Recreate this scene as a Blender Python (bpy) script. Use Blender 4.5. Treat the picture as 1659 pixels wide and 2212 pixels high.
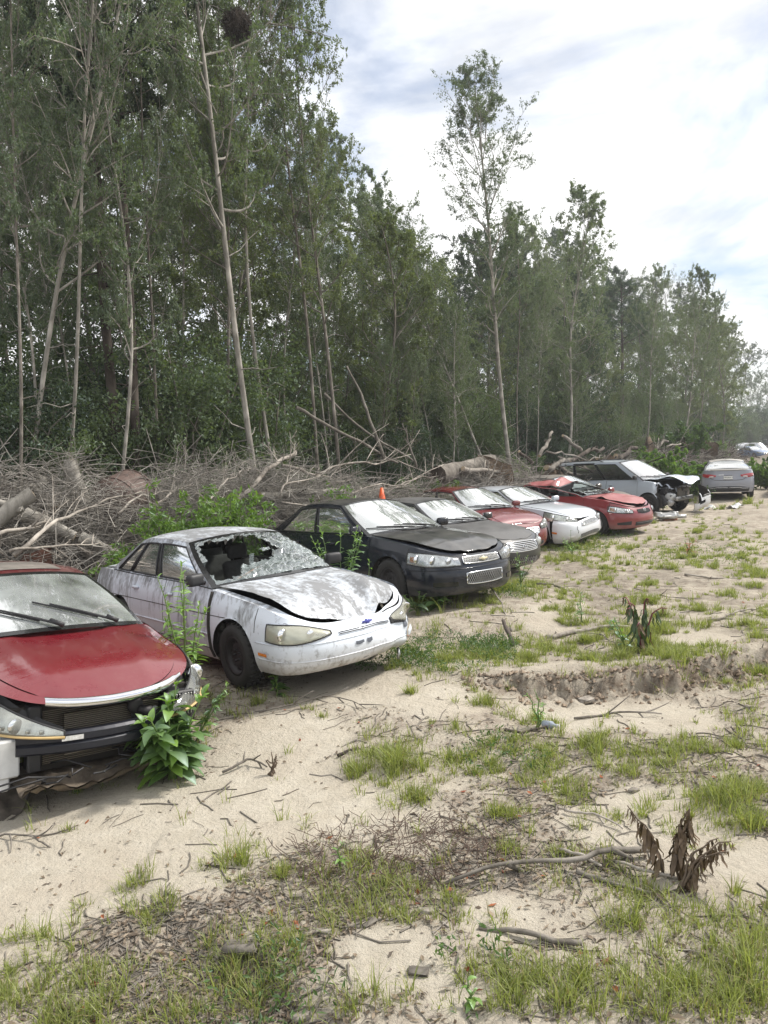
import bpy, bmesh, math, random
import numpy as np
from mathutils import Vector, Matrix

for o in list(bpy.data.objects):
    bpy.data.objects.remove(o, do_unlink=True)
SC = bpy.context.scene
COL = SC.collection
R = math.radians

# ------------------------------------------------------------------ camera
CAM_H, FPX, HOR, ROLL = 2.30, 1602.0, 985.9, 2.775     # metres, focal in 1659x2212 px, horizon row, roll
PITCH = math.atan((1106.0 - HOR) / FPX)
cam = bpy.data.objects.new('camera', bpy.data.cameras.new('camera'))
COL.objects.link(cam)
cam.data.sensor_fit = 'VERTICAL'
cam.data.sensor_height = 36.0
cam.data.lens = 36.0 * FPX / 2212.0
cam.data.clip_start = 0.05
cam.data.clip_end = 2000.0
CAM_M = (Matrix.Translation((0, 0, CAM_H)) @ Matrix.Rotation(math.pi / 2 - PITCH, 4, 'X')
         @ Matrix.Rotation(-R(ROLL), 4, 'Z'))
cam.matrix_world = CAM_M
SC.camera = cam

# ------------------------------------------------------------------ sky
SUN_AZ, SUN_EL = 68.0, 48.0            # degrees to the right of the view direction, above the horizon
world = bpy.data.worlds.new('World')
SC.world = world
world.use_nodes = True
wn, wl = world.node_tree.nodes, world.node_tree.links
wn.clear()
w_out = wn.new('ShaderNodeOutputWorld')
w_bg = wn.new('ShaderNodeBackground')
w_bg.inputs['Strength'].default_value = 0.11
sky = wn.new('ShaderNodeTexSky')
sky.sky_type = 'NISHITA'
sky.sun_disc = False
sky.sun_elevation = R(SUN_EL)
sky.sun_rotation = R(SUN_AZ)
sky.dust_density = 1.6
w_tc = wn.new('ShaderNodeTexCoord')
w_sep = wn.new('ShaderNodeSeparateXYZ')
wl.new(w_tc.outputs['Generated'], w_sep.inputs[0])
# project the view direction on a cloud layer: (x, y) / (z + c)
w_zc = wn.new('ShaderNodeMath'); w_zc.operation = 'MAXIMUM'; w_zc.inputs[1].default_value = 0.0
wl.new(w_sep.outputs['Z'], w_zc.inputs[0])
w_z = wn.new('ShaderNodeMath'); w_z.operation = 'ADD'; w_z.inputs[1].default_value = 0.22
wl.new(w_zc.outputs[0], w_z.inputs[0])
w_dx = wn.new('ShaderNodeMath'); w_dx.operation = 'DIVIDE'
w_dy = wn.new('ShaderNodeMath'); w_dy.operation = 'DIVIDE'
wl.new(w_sep.outputs['X'], w_dx.inputs[0]); wl.new(w_z.outputs[0], w_dx.inputs[1])
wl.new(w_sep.outputs['Y'], w_dy.inputs[0]); wl.new(w_z.outputs[0], w_dy.inputs[1])
w_cmb = wn.new('ShaderNodeCombineXYZ')
wl.new(w_dx.outputs[0], w_cmb.inputs['X']); wl.new(w_dy.outputs[0], w_cmb.inputs['Y'])
w_map = wn.new('ShaderNodeMapping')
w_map.inputs['Location'].default_value = (7.3, 2.1, 0.0)
wl.new(w_cmb.outputs[0], w_map.inputs[0])
w_n1 = wn.new('ShaderNodeTexNoise')
w_n1.inputs['Scale'].default_value = 1.25
w_n1.inputs['Detail'].default_value = 9.0
w_n1.inputs['Roughness'].default_value = 0.56
w_n1.inputs['Distortion'].default_value = 0.35
wl.new(w_map.outputs[0], w_n1.inputs['Vector'])
w_cov = wn.new('ShaderNodeMapRange')
w_cov.inputs['From Min'].default_value = 0.36
w_cov.inputs['From Max'].default_value = 0.52
wl.new(w_n1.outputs['Fac'], w_cov.inputs['Value'])
w_n2 = wn.new('ShaderNodeTexNoise')
w_n2.inputs['Scale'].default_value = 2.6
w_n2.inputs['Detail'].default_value = 6.0
wl.new(w_map.outputs[0], w_n2.inputs['Vector'])
w_cr = wn.new('ShaderNodeValToRGB')
w_cr.color_ramp.elements[0].position = 0.38
w_cr.color_ramp.elements[0].color = (7.0, 7.05, 7.1, 1)
w_cr.color_ramp.elements[1].position = 0.56
w_cr.color_ramp.elements[1].color = (10.0, 10.0, 10.0, 1)
wl.new(w_n2.outputs['Fac'], w_cr.inputs[0])
w_mix = wn.new('ShaderNodeMix')
w_mix.data_type = 'RGBA'
wl.new(w_cov.outputs[0], w_mix.inputs[0])
wl.new(sky.outputs[0], w_mix.inputs[6])
wl.new(w_cr.outputs[0], w_mix.inputs[7])
wl.new(w_mix.outputs[2], w_bg.inputs['Color'])
wl.new(w_bg.outputs[0], w_out.inputs['Surface'])

# ------------------------------------------------------------------ sun
sun = bpy.data.objects.new('sun', bpy.data.lights.new('sun', 'SUN'))
sun.data.energy = 3.9
sun.data.angle = R(7.0)
sun.data.color = (1.0, 0.95, 0.875)
sd = Vector((math.sin(R(SUN_AZ)) * math.cos(R(SUN_EL)), math.cos(R(SUN_AZ)) * math.cos(R(SUN_EL)), math.sin(R(SUN_EL))))
sun.rotation_euler = sd.to_track_quat('Z', 'Y').to_euler()
sun.location = sd * 60
COL.objects.link(sun)

# ------------------------------------------------------------------ exposure
vs = SC.view_settings
vs.view_transform = 'Standard'
vs.look = 'None'
vs.exposure = 0.42
vs.gamma = 1.0
vs.use_curve_mapping = False
SC.render.engine = 'CYCLES'
SC.cycles.max_bounces = 5
SC.cycles.diffuse_bounces = 3
SC.cycles.glossy_bounces = 3
SC.cycles.transparent_max_bounces = 16
SC.cycles.caustics_reflective = False
SC.cycles.caustics_refractive = False


# ------------------------------------------------------------------ helpers
def tag(o, label=None, cat=None, group=None, kind=None):
    if label: o['label'] = label
    if cat: o['category'] = cat
    if group: o['group'] = group
    if kind: o['kind'] = kind
    return o


def np_mesh(name, V, F, mats=None, smooth=True, fmat=None):
    """V (n,3); F array (m,k) or list of such arrays; fmat material index per face."""
    V = np.asarray(V, np.float32).reshape(-1, 3)
    Fs = F if isinstance(F, list) else [F]
    Fs = [np.asarray(f, np.int32) for f in Fs if len(f)]
    me = bpy.data.meshes.new(name)
    me.vertices.add(len(V))
    me.vertices.foreach_set('co', V.ravel())
    nl = sum(f.size for f in Fs); npoly = sum(len(f) for f in Fs)
    me.loops.add(nl)
    me.polygons.add(npoly)
    me.loops.foreach_set('vertex_index', np.concatenate([f.ravel() for f in Fs]) if Fs else np.zeros(0, np.int32))
    tot = np.concatenate([np.full(len(f), f.shape[1], np.int32) for f in Fs])
    st = np.concatenate([[0], np.cumsum(tot)[:-1]]).astype(np.int32)
    me.polygons.foreach_set('loop_start', st)
    me.polygons.foreach_set('loop_total', tot)
    me.polygons.foreach_set('use_smooth', np.full(npoly, smooth, bool))
    if fmat is not None:
        me.polygons.foreach_set('material_index', np.asarray(fmat, np.int32))
    me.update(calc_edges=True)
    for m in (mats if isinstance(mats, (list, tuple)) else [mats]):
        if m: me.materials.append(m)
    return me


def link(name, me, parent=None):
    o = bpy.data.objects.new(name, me)
    COL.objects.link(o)
    if parent: o.parent = parent
    return o


def empty(name, loc=(0, 0, 0), rz=0.0):
    o = bpy.data.objects.new(name, None)
    o.location = loc
    o.rotation_euler = (0, 0, rz)
    o.empty_display_size = 0.3
    COL.objects.link(o)
    return o


def copy_tree(o, parent=None):
    c = o.copy()
    COL.objects.link(c)
    c.parent = parent
    for ch in list(o.children):
        copy_tree(ch, c)
    return c


class MB:
    """collects vertices and faces of one part"""
    def __init__(s):
        s.v = []; s.f3 = []; s.f4 = []; s.n = 0

    def add(s, V, F):
        V = np.asarray(V, float).reshape(-1, 3)
        for f in (F if isinstance(F, list) else [F]):
            f = np.asarray(f, int)
            if f.size == 0: continue
            (s.f3 if f.shape[1] == 3 else s.f4).append(f + s.n)
        s.v.append(V); s.n += len(V)
        return s

    def mesh(s, name, mat, smooth=True):
        F = []
        if s.f3: F.append(np.concatenate(s.f3))
        if s.f4: F.append(np.concatenate(s.f4))
        return np_mesh(name, np.concatenate(s.v), F, mat, smooth)

    def tube(s, path, rad, sides=6, caps=True):
        s.add(*tube(path, rad, sides, caps)); return s

    def box(s, c, d, rot=None):
        d = np.array(d) / 2
        V = np.array([(x, y, z) for x in (-1, 1) for y in (-1, 1) for z in (-1, 1)]) * d
        if rot is not None: V = V @ np.array(rot).T
        F = np.array([(0, 1, 3, 2), (4, 6, 7, 5), (0, 4, 5, 1), (2, 3, 7, 6), (0, 2, 6, 4), (1, 5, 7, 3)])
        s.add(V + np.array(c), F); return s

    def sphere(s, c, r, nu=10, nv=6, scale=(1, 1, 1)):
        u = np.linspace(0, 2 * np.pi, nu, endpoint=False); v = np.linspace(0.001, np.pi - .001, nv)
        V = np.array([[math.sin(b) * math.cos(a), math.sin(b) * math.sin(a), math.cos(b)] for b in v for a in u])
        F = np.array([(i * nu + j, (i + 1) * nu + j, (i + 1) * nu + (j + 1) % nu, i * nu + (j + 1) % nu) for i in range(nv - 1) for j in range(nu)])
        s.add(V * r * np.array(scale) + np.array(c), F); return s


def tube(path, rad, sides=6, caps=True):
    P = np.asarray(path, float); n = len(P)
    r = np.broadcast_to(np.asarray(rad, float), (n,))
    T = np.gradient(P, axis=0)
    T /= np.linalg.norm(T, axis=1, keepdims=True) + 1e-9
    ref = np.array([0, 0, 1.0]) if abs(T[:, 2]).mean() < .8 else np.array([1.0, 0, 0])
    U = np.cross(T, ref); U /= np.linalg.norm(U, axis=1, keepdims=True) + 1e-9
    W = np.cross(T, U)
    a = np.arange(sides) * 2 * np.pi / sides
    V = P[:, None] + r[:, None, None] * (np.cos(a)[None, :, None] * U[:, None] + np.sin(a)[None, :, None] * W[:, None])
    i, j = np.meshgrid(np.arange(n - 1), np.arange(sides), indexing='ij')
    F = np.stack([i * sides + j, i * sides + (j + 1) % sides, (i + 1) * sides + (j + 1) % sides, (i + 1) * sides + j], -1).reshape(-1, 4)
    V = V.reshape(-1, 3)
    if not caps: return V, F
    k = len(V)
    V = np.concatenate([V, P[[0]], P[[-1]]])
    j = np.arange(sides)
    c0 = np.stack([np.full(sides, k), (j + 1) % sides, j], 1)
    c1 = np.stack([np.full(sides, k + 1), (n - 1) * sides + j, (n - 1) * sides + (j + 1) % sides], 1)
    return V, [F, np.concatenate([c0, c1])]


def batch_tubes(P, rad, S=3):
    """P (M,K,3), rad (M,K) -> V, F"""
    M, K, _ = P.shape
    if M == 0: return np.zeros((0, 3)), np.zeros((0, 4), int)
    T = P[:, -1] - P[:, 0]
    T = T / (np.linalg.norm(T, axis=1, keepdims=True) + 1e-9)
    ref = np.where(np.abs(T[:, 2:3]) < .8, np.array([[0, 0, 1.0]]), np.array([[1.0, 0, 0]]))
    U = np.cross(T, ref); U /= np.linalg.norm(U, axis=1, keepdims=True) + 1e-9
    W = np.cross(T, U)
    a = np.arange(S) * 2 * np.pi / S
    D = np.cos(a)[None, :, None] * U[:, None] + np.sin(a)[None, :, None] * W[:, None]      # M,S,3
    V = P[:, :, None] + rad[:, :, None, None] * D[:, None]
    m, i, j = np.meshgrid(np.arange(M), np.arange(K - 1), np.arange(S), indexing='ij')
    b = m * K * S
    F = np.stack([b + i * S + j, b + i * S + (j + 1) % S, b + (i + 1) * S + (j + 1) % S, b + (i + 1) * S + j], -1).reshape(-1, 4)
    return V.reshape(-1, 3), F


def rounded_box(c, d, r=.05, seg=3, rot=None):
    bm = bmesh.new()
    bmesh.ops.create_cube(bm, size=1.0)
    bmesh.ops.scale(bm, vec=d, verts=bm.verts)
    bmesh.ops.bevel(bm, geom=list(bm.edges), offset=min(r, min(d) * .48), segments=seg, profile=.6, affect='EDGES')
    bm.verts.ensure_lookup_table()
    bmesh.ops.triangulate(bm, faces=[f for f in bm.faces if len(f.verts) > 4])
    V = np.array([v.co[:] for v in bm.verts])
    F3 = np.array([[v.index for v in f.verts] for f in bm.faces if len(f.verts) == 3], int).reshape(-1, 3)
    F4 = np.array([[v.index for v in f.verts] for f in bm.faces if len(f.verts) == 4], int).reshape(-1, 4)
    bm.free()
    if rot is not None: V = V @ np.array(rot).T
    return V + np.array(c), [F3, F4]


def grid_faces(nu, nv, flip=False):
    i, j = np.meshgrid(np.arange(nu - 1), np.arange(nv - 1), indexing='ij')
    F = np.stack([i * nv + j, (i + 1) * nv + j, (i + 1) * nv + j + 1, i * nv + j + 1], -1).reshape(-1, 4)
    return F[:, ::-1] if flip else F


def pchip(pts):
    """smooth monotone curve through (x, y) points"""
    pts = sorted(pts); x = np.array([p[0] for p in pts], float); y = np.array([p[1] for p in pts], float)
    h = np.diff(x); d = np.diff(y) / h
    m = np.zeros(len(x)); m[0] = d[0]; m[-1] = d[-1]
    for i in range(1, len(x) - 1):
        if d[i - 1] * d[i] > 0:
            w1 = 2 * h[i] + h[i - 1]; w2 = h[i] + 2 * h[i - 1]
            m[i] = (w1 + w2) / (w1 / d[i - 1] + w2 / d[i])

    def f(q):
        q = np.clip(np.asarray(q, float), x[0], x[-1])
        i = np.clip(np.searchsorted(x, q) - 1, 0, len(x) - 2)
        t = (q - x[i]) / h[i]
        return ((1 + 2 * t) * (1 - t) ** 2 * y[i] + t * (1 - t) ** 2 * h[i] * m[i]
                + t * t * (3 - 2 * t) * y[i + 1] + t * t * (t - 1) * h[i] * m[i + 1])
    return f


def sstep(a, b, x):
    t = np.clip((np.asarray(x, float) - a) / (b - a), 0, 1)
    return t * t * (3 - 2 * t)


_rs = np.random.RandomState(7)
_LAT = _rs.rand(256, 256)


def vnoise(x, y, scale=1.0, oct=4, seed=0):
    """value noise 0..1 on numpy arrays"""
    x = np.asarray(x, float) * scale + 17.3 * seed; y = np.asarray(y, float) * scale + 9.7 * seed
    out = 0.0; amp = 1.0; tot = 0.0
    for _ in range(oct):
        xi = np.floor(x).astype(int); yi = np.floor(y).astype(int)
        fx = x - xi; fy = y - yi
        fx = fx * fx * (3 - 2 * fx); fy = fy * fy * (3 - 2 * fy)
        a = _LAT[xi % 256, yi % 256]; b = _LAT[(xi + 1) % 256, yi % 256]
        c = _LAT[xi % 256, (yi + 1) % 256]; d = _LAT[(xi + 1) % 256, (yi + 1) % 256]
        out = out + amp * ((a * (1 - fx) + b * fx) * (1 - fy) + (c * (1 - fx) + d * fx) * fy)
        tot += amp; amp *= .5; x = x * 2.03 + 5.1; y = y * 2.03 + 3.3
    return out / tot


def ray(px, py):
    """direction in the world of a point of the photograph (1659 x 2212 px)"""
    d = CAM_M.to_3x3() @ Vector(((px - 829.5) / FPX, -(py - 1106.0) / FPX, -1.0))
    return d


def at_depth(px, py, y):
    d = ray(px, py); t = y / d.y
    return Vector((d.x * t, y, CAM_H + d.z * t))


def on_ground(px, py, z=0.0):
    d = ray(px, py); t = (z - CAM_H) / d.z
    return Vector((d.x * t, d.y * t, z))


# ------------------------------------------------------------------ materials
class NT:
    """small node helper"""
    def __init__(s, name):
        s.m = bpy.data.materials.new(name); s.m.use_nodes = True
        s.t = s.m.node_tree; s.t.nodes.clear()
        s.out = s.n('ShaderNodeOutputMaterial')

    def n(s, typ, **kw):
        nd = s.t.nodes.new(typ)
        for k, v in kw.items():
            if k.startswith('_'): setattr(nd, k[1:], v)
            else:
                key = k.replace('__', ' ')
                nd.inputs[key].default_value = v
        return nd

    def l(s, a, b): s.t.links.new(a, b)

    def noise(s, scale, detail=4, rough=.55, vec=None, dist=0.0):
        nd = s.n('ShaderNodeTexNoise', Scale=scale, Detail=detail, Roughness=rough, Distortion=dist)
        if vec is not None: s.l(vec, nd.inputs['Vector'])
        return nd.outputs['Fac']

    def ramp(s, fac, a, b, c0=(0, 0, 0, 1), c1=(1, 1, 1, 1)):
        nd = s.n('ShaderNodeValToRGB')
        nd.color_ramp.elements[0].position = a; nd.color_ramp.elements[1].position = b
        nd.color_ramp.elements[0].color = c0; nd.color_ramp.elements[1].color = c1
        s.l(fac, nd.inputs[0]); return nd.outputs[0]

    def mix(s, fac, a, b, blend='MIX'):
        nd = s.n('ShaderNodeMix', _data_type='RGBA', _blend_type=blend)
        for sock, v in ((nd.inputs[0], fac), (nd.inputs[6], a), (nd.inputs[7], b)):
            if hasattr(v, 'is_linked') or hasattr(v, 'links'): s.l(v, sock)
            elif isinstance(v, (int, float)): sock.default_value = v
            else: sock.default_value = tuple(v) + ((1,) if len(v) == 3 else ())
        return nd.outputs[2]

    def math(s, op, a, b=0.0):
        nd = s.n('ShaderNodeMath', _operation=op)
        for i, v in enumerate((a, b)):
            if hasattr(v, 'links'): s.l(v, nd.inputs[i])
            else: nd.inputs[i].default_value = v
        return nd.outputs[0]

    def bump(s, h, strength=.3, dist=.01):
        nd = s.n('ShaderNodeBump', Strength=strength, Distance=dist)
        s.l(h, nd.inputs['Height']); return nd.outputs[0]

    def bsdf(s, color, rough=.5, metal=0.0, coat=0.0, normal=None, spec=.5, coat_rough=.06):
        b = s.n('ShaderNodeBsdfPrincipled')
        for k, v in (('Base Color', color), ('Roughness', rough), ('Metallic', metal), ('Coat Weight', coat), ('Specular IOR Level', spec), ('Coat Roughness', coat_rough)):
            if hasattr(v, 'links'): s.l(v, b.inputs[k])
            elif k == 'Base Color': b.inputs[k].default_value = tuple(v) + ((1,) if len(v) == 3 else ())
            else: b.inputs[k].default_value = v
        if normal is not None: s.l(normal, b.inputs['Normal'])
        return b.outputs[0]

    def done(s, sh):
        s.l(sh, s.out.inputs['Surface']); return s.m

    def obj(s): return s.n('ShaderNodeTexCoord').outputs['Object']

    def scale(s, vec, sc):
        nd = s.n('ShaderNodeMapping'); nd.inputs['Scale'].default_value = sc
        s.l(vec, nd.inputs[0]); return nd.outputs[0]


def m_simple(name, col, rough=.5, metal=0.0, coat=0.0, var=.18, nscale=6.0, bump=0.0):
    t = NT(name); v = t.obj()
    n = t.noise(nscale, 5, .6, v)
    c0 = tuple(c * (1 - var) for c in col) + (1,); c1 = tuple(min(1, c * (1 + var)) for c in col) + (1,)
    c = t.ramp(n, .3, .7, c0, c1)
    nor = t.bump(t.noise(nscale * 8, 3, .6, v), bump, .01) if bump else None
    return t.done(t.bsdf(c, rough, metal, coat, nor))


def m_paint(name, col, dust=.25, dustcol=(.34, .31, .26), rough=.32, coat=1.0, metal=0.0, low_mud=.5, seed=0.0, spec=.5, coat_rough=.05):
    """car paint with a film of dust, blotches and mud splashed near the ground"""
    t = NT(name); tc = t.obj()
    sep = t.n('ShaderNodeSeparateXYZ'); t.l(tc, sep.inputs[0])
    mp = t.n('ShaderNodeMapping'); mp.inputs['Location'].default_value = (seed, seed * 1.7, 0); t.l(tc, mp.inputs[0])
    n1 = t.noise(3.1, 7, .62, mp.outputs[0]); n2 = t.noise(28, 4, .6, mp.outputs[0])
    f = t.math('MULTIPLY', t.ramp(n1, .35, .75), dust)
    f = t.math('ADD', f, t.math('MULTIPLY', t.ramp(n2, .5, .8), dust * .5))
    mr = t.n('ShaderNodeMapRange'); mr.inputs['From Min'].default_value = .40; mr.inputs['From Max'].default_value = .16
    t.l(sep.outputs['Z'], mr.inputs['Value'])
    mud = t.math('MULTIPLY', t.math('MULTIPLY', mr.outputs[0], t.ramp(n1, .3, .62)), low_mud)
    f = t.math('MINIMUM', t.math('ADD', f, mud), .92)
    c = t.mix(f, col, dustcol)
    rg = t.math('ADD', t.math('MULTIPLY', f, .6), rough)
    cw = t.math('MULTIPLY', t.math('SUBTRACT', 1.0, f), coat)
    return t.done(t.bsdf(c, rg, metal, cw, None, spec, coat_rough))


def m_mildew(name, amount, streak=False, paint=(.68, .73, .80), dark=(.125, .121, .116)):
    """chalky white paint under dark mildew; streak: runs down the side"""
    t = NT(name); tc = t.obj()
    sep = t.n('ShaderNodeSeparateXYZ'); t.l(tc, sep.inputs[0])
    big = t.noise(1.5, 6, .6, tc, .4)
    fine = t.noise(24, 6, .7, t.scale(tc, (1, 1, 1) if not streak else (1, 1, .28)))
    mid = t.noise(6.0, 6, .65, t.scale(tc, (.8, 2.2, 1) if not streak else (1.6, 1, .35)))
    s = t.math('ADD', t.math('MULTIPLY', big, .5), t.math('ADD', t.math('MULTIPLY', fine, .33), t.math('MULTIPLY', mid, .5)))
    if streak:     # heavier just under the window line, thinning downwards
        mr = t.n('ShaderNodeMapRange'); mr.inputs['From Min'].default_value = .55; mr.inputs['From Max'].default_value = 1.0
        t.l(sep.outputs['Z'], mr.inputs['Value'])
        mrx = t.n('ShaderNodeMapRange'); mrx.inputs['From Min'].default_value = -1.2; mrx.inputs['From Max'].default_value = -3.6
        t.l(sep.outputs['X'], mrx.inputs['Value'])
        s = t.math('ADD', s, t.math('ADD', t.math('MULTIPLY', mr.outputs[0], .12), t.math('MULTIPLY', mrx.outputs[0], .10)))
    f = t.math('MULTIPLY', t.ramp(s, .76 - amount * .22, .88 - amount * .17), .84)
    mrz = t.n('ShaderNodeMapRange'); mrz.inputs['From Min'].default_value = .5; mrz.inputs['From Max'].default_value = .2
    t.l(sep.outputs['Z'], mrz.inputs['Value'])
    mud = t.math('MULTIPLY', t.math('MULTIPLY', mrz.outputs[0], t.ramp(big, .35, .6)), .55)
    c = t.mix(f, paint, dark)
    c = t.mix(mud, c, (.36, .27, .17))
    chips = t.ramp(t.noise(5.5, 3, .5, t.scale(tc, (1, 1, 2.2))), .70, .715)
    c = t.mix(t.math('MULTIPLY', chips, .8), c, (.16, .17, .20))
    return t.done(t.bsdf(c, t.math('ADD', .42, t.math('MULTIPLY', f, .4)), 0, t.math('MULTIPLY', t.math('SUBTRACT', 1, f), .35)))


def m_glass(name, tint=(.62, .70, .68), dirt=.22, dirtcol=(.45, .46, .44), boost=1.0):
    t = NT(name); tc = t.obj()
    tr = t.n('ShaderNodeBsdfTransparent'); tr.inputs['Color'].default_value = tint + (1,)
    gl = t.n('ShaderNodeBsdfGlossy', Roughness=.045); gl.inputs['Color'].default_value = (1, 1, 1, 1)
    df = t.n('ShaderNodeBsdfDiffuse'); df.inputs['Color'].default_value = dirtcol + (1,)
    fr = t.n('ShaderNodeFresnel', IOR=1.6)
    m1 = t.n('ShaderNodeMixShader'); t.l(t.math('MINIMUM', t.math('MULTIPLY', fr.outputs[0], boost), 1.0), m1.inputs[0]); t.l(tr.outputs[0], m1.inputs[1]); t.l(gl.outputs[0], m1.inputs[2])
    m2 = t.n('ShaderNodeMixShader')
    nz = t.ramp(t.noise(2.2, 5, .55, tc), .15, .9)
    t.l(t.math('MULTIPLY', nz, dirt * 1.6), m2.inputs[0]); t.l(m1.outputs[0], m2.inputs[1]); t.l(df.outputs[0], m2.inputs[2])
    return t.done(m2.outputs[0])


def m_leaf(name, c0, c1, trans=.35, gloss=.12):
    """leaf: colour varies from leaf to leaf (face attribute) and from tree to tree"""
    t = NT(name)
    at = t.n('ShaderNodeAttribute', _attribute_name='vary')
    oi = t.n('ShaderNodeObjectInfo')
    f = t.math('ADD', t.math('MULTIPLY', at.outputs['Fac'], .75), t.math('MULTIPLY', oi.outputs['Random'], .25))
    c = t.ramp(f, .08, .95, tuple(c0) + (1,), tuple(c1) + (1,))
    d = t.n('ShaderNodeBsdfDiffuse'); t.l(c, d.inputs['Color'])
    tl = t.n('ShaderNodeBsdfTranslucent'); t.l(t.mix(1.0, c, (1.25, 1.35, .6), 'MULTIPLY'), tl.inputs['Color'])
    a = t.n('ShaderNodeMixShader', Fac=trans); t.l(d.outputs[0], a.inputs[1]); t.l(tl.outputs[0], a.inputs[2])
    g = t.n('ShaderNodeBsdfGlossy', Roughness=.5); g.inputs['Color'].default_value = (.8, .9, 1, 1)
    b = t.n('ShaderNodeMixShader', Fac=gloss * .35); t.l(a.outputs[0], b.inputs[1]); t.l(g.outputs[0], b.inputs[2])
    return t.done(b.outputs[0])


def m_bark(name, c0, c1, scale=9.0, bump=.6):
    t = NT(name); tc = t.obj()
    v = t.scale(tc, (1, 1, .35))
    n = t.noise(scale, 7, .65, v); n2 = t.noise(2.3, 3, .5, tc)
    c = t.ramp(n, .32, .68, tuple(c0) + (1,), tuple(c1) + (1,))
    c = t.mix(t.ramp(n2, .5, .72), c, tuple(min(1, x * 1.35 + .02) for x in c1))
    return t.done(t.bsdf(c, .9, 0, 0, t.bump(n, bump, .02), .2))


MAT = {}
MAT['tyre'] = m_simple('tyre_rubber', (.025, .024, .023), .85, bump=.2, nscale=14)
MAT['rim_dark'] = m_simple('dark_steel_rim', (.032, .03, .032), .6, .3)
MAT['rim_grey'] = m_simple('grey_alloy_rim', (.28, .28, .28), .45, .6)
MAT['black_plastic'] = m_simple('black_plastic', (.022, .022, .024), .55)
MAT['gloss_black'] = m_simple('gloss_black_trim', (.012, .012, .013), .2, 0, .5)
MAT['under'] = m_simple('dusty_underbody', (.03, .026, .022), .9)
MAT['chrome'] = m_simple('chrome_trim', (.78, .79, .80), .12, 1.0, var=.05)
MAT['dull_metal'] = m_simple('dull_aluminium', (.45, .45, .44), .42, .9)
MAT['amber'] = m_simple('amber_lens', (.75, .22, .02), .2, 0, 1)
MAT['red_lens'] = m_simple('red_lens', (.30, .012, .018), .18, 0, 1)
MAT['white_lens'] = m_simple('white_lens', (.62, .60, .58), .2, 0, 1)
MAT['reflector'] = m_simple('lamp_reflector', (.72, .73, .74), .22, .85, var=.3, nscale=16)
MAT['lens_clear'] = m_glass('clear_lens', (.86, .88, .88), .16, (.6, .6, .56), 1.3)
MAT['lens_hazed'] = m_glass('hazed_lens', (.86, .88, .84), .24, (.60, .60, .54), 1.3)
MAT['lens_yellowed'] = m_glass('yellowed_lens', (.84, .85, .76), .50, (.62, .61, .50), 1.2)
MAT['windscreen'] = m_glass('dusty_windscreen', (.50, .57, .55), .34, (.60, .64, .64), 6.5)
MAT['side_glass'] = m_glass('side_window_glass', (.42, .47, .45), .16, (.36, .38, .36), 1.6)
MAT['tint_glass'] = m_glass('tinted_glass', (.10, .11, .11), .12, (.2, .2, .2), 1.6)
MAT['rear_glass'] = m_glass('dusty_rear_glass', (.40, .44, .43), .30, (.42, .44, .42), 3.2)
MAT['frit'] = MAT['gloss_black']
MAT['seat_grey'] = m_simple('grey_seat_cloth', (.085, .082, .08), .95, nscale=20)
MAT['seat_tan'] = m_simple('tan_seat_cloth', (.20, .185, .165), .95, nscale=20)
MAT['interior'] = m_simple('dark_cabin_plastic', (.06, .06, .062), .8)
MAT['cabin_light'] = m_simple('light_cabin_plastic', (.26, .25, .23), .85)

# where each car stands: x, y, z of the front axle on the ground, heading, nose-down and sideways tilt (degrees)
POSE = dict(red=(-2.61, 5.84, -.05, -49.0, -.2, -5.0), white=(-.89, 7.88, .06, -48.2, -.9, .1), black=(.72, 11.2, .13, -50.2, -1.8, -1.0),
            grey=(1.95, 14.4, -.08, -49.0, -.1, -.9), niss=(2.74, 16.8, -.07, -58.0, .6, -.9), lex=(4.3, 18.3, -.05, -49.5, -1.0, -.2),
            cor=(6.15, 19.8, -.03, -49.7, -.6, 0), dark=(6.55, 22.1, 0, -49.4, -.4, .4), van=(9.06, 23.9, .05, -50.0, -.7, -.3),
            chry=(14.27, 31.08, .03, 67.9, 1.0, .3), behind=(10.2, 29.5, .05, -52, 0, 0), edge=(17.6, 31.0, .05, 60, 0, 0),
            far1=(48.2, 100.0, -.2, -82, 0, 0), far2=(56.0, 112.0, .2, -80, 0, 0), far3=(52.6, 102.0, -.1, -84, 0, 0), far4=(48.7, 95.5, -.2, -78, 0, 0))
# ================================================================== ground
RIDGE = np.array([(-16, 5.5), (-9, 10.2), (-5.2, 12.9), (-1.7, 15.8), (2.0, 20.2), (6.2, 26.0), (12.0, 34.0), (20.0, 45.0), (34.0, 66.0), (52.0, 95.0)])
ROWD = np.array([.565, .825])                 # direction of the row of cars and of the wood's edge
EDGE0 = np.array([-3.0, 17.8])                # a point on the wood's edge


def seg_dist(x, y, P):
    best = np.full(np.shape(x), 1e9)
    for (ax, ay), (bx, by) in zip(P[:-1], P[1:]):
        dx, dy = bx - ax, by - ay
        t = np.clip(((x - ax) * dx + (y - ay) * dy) / (dx * dx + dy * dy), 0, 1)
        best = np.minimum(best, np.hypot(x - ax - t * dx, y - ay - t * dy))
    return best


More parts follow.
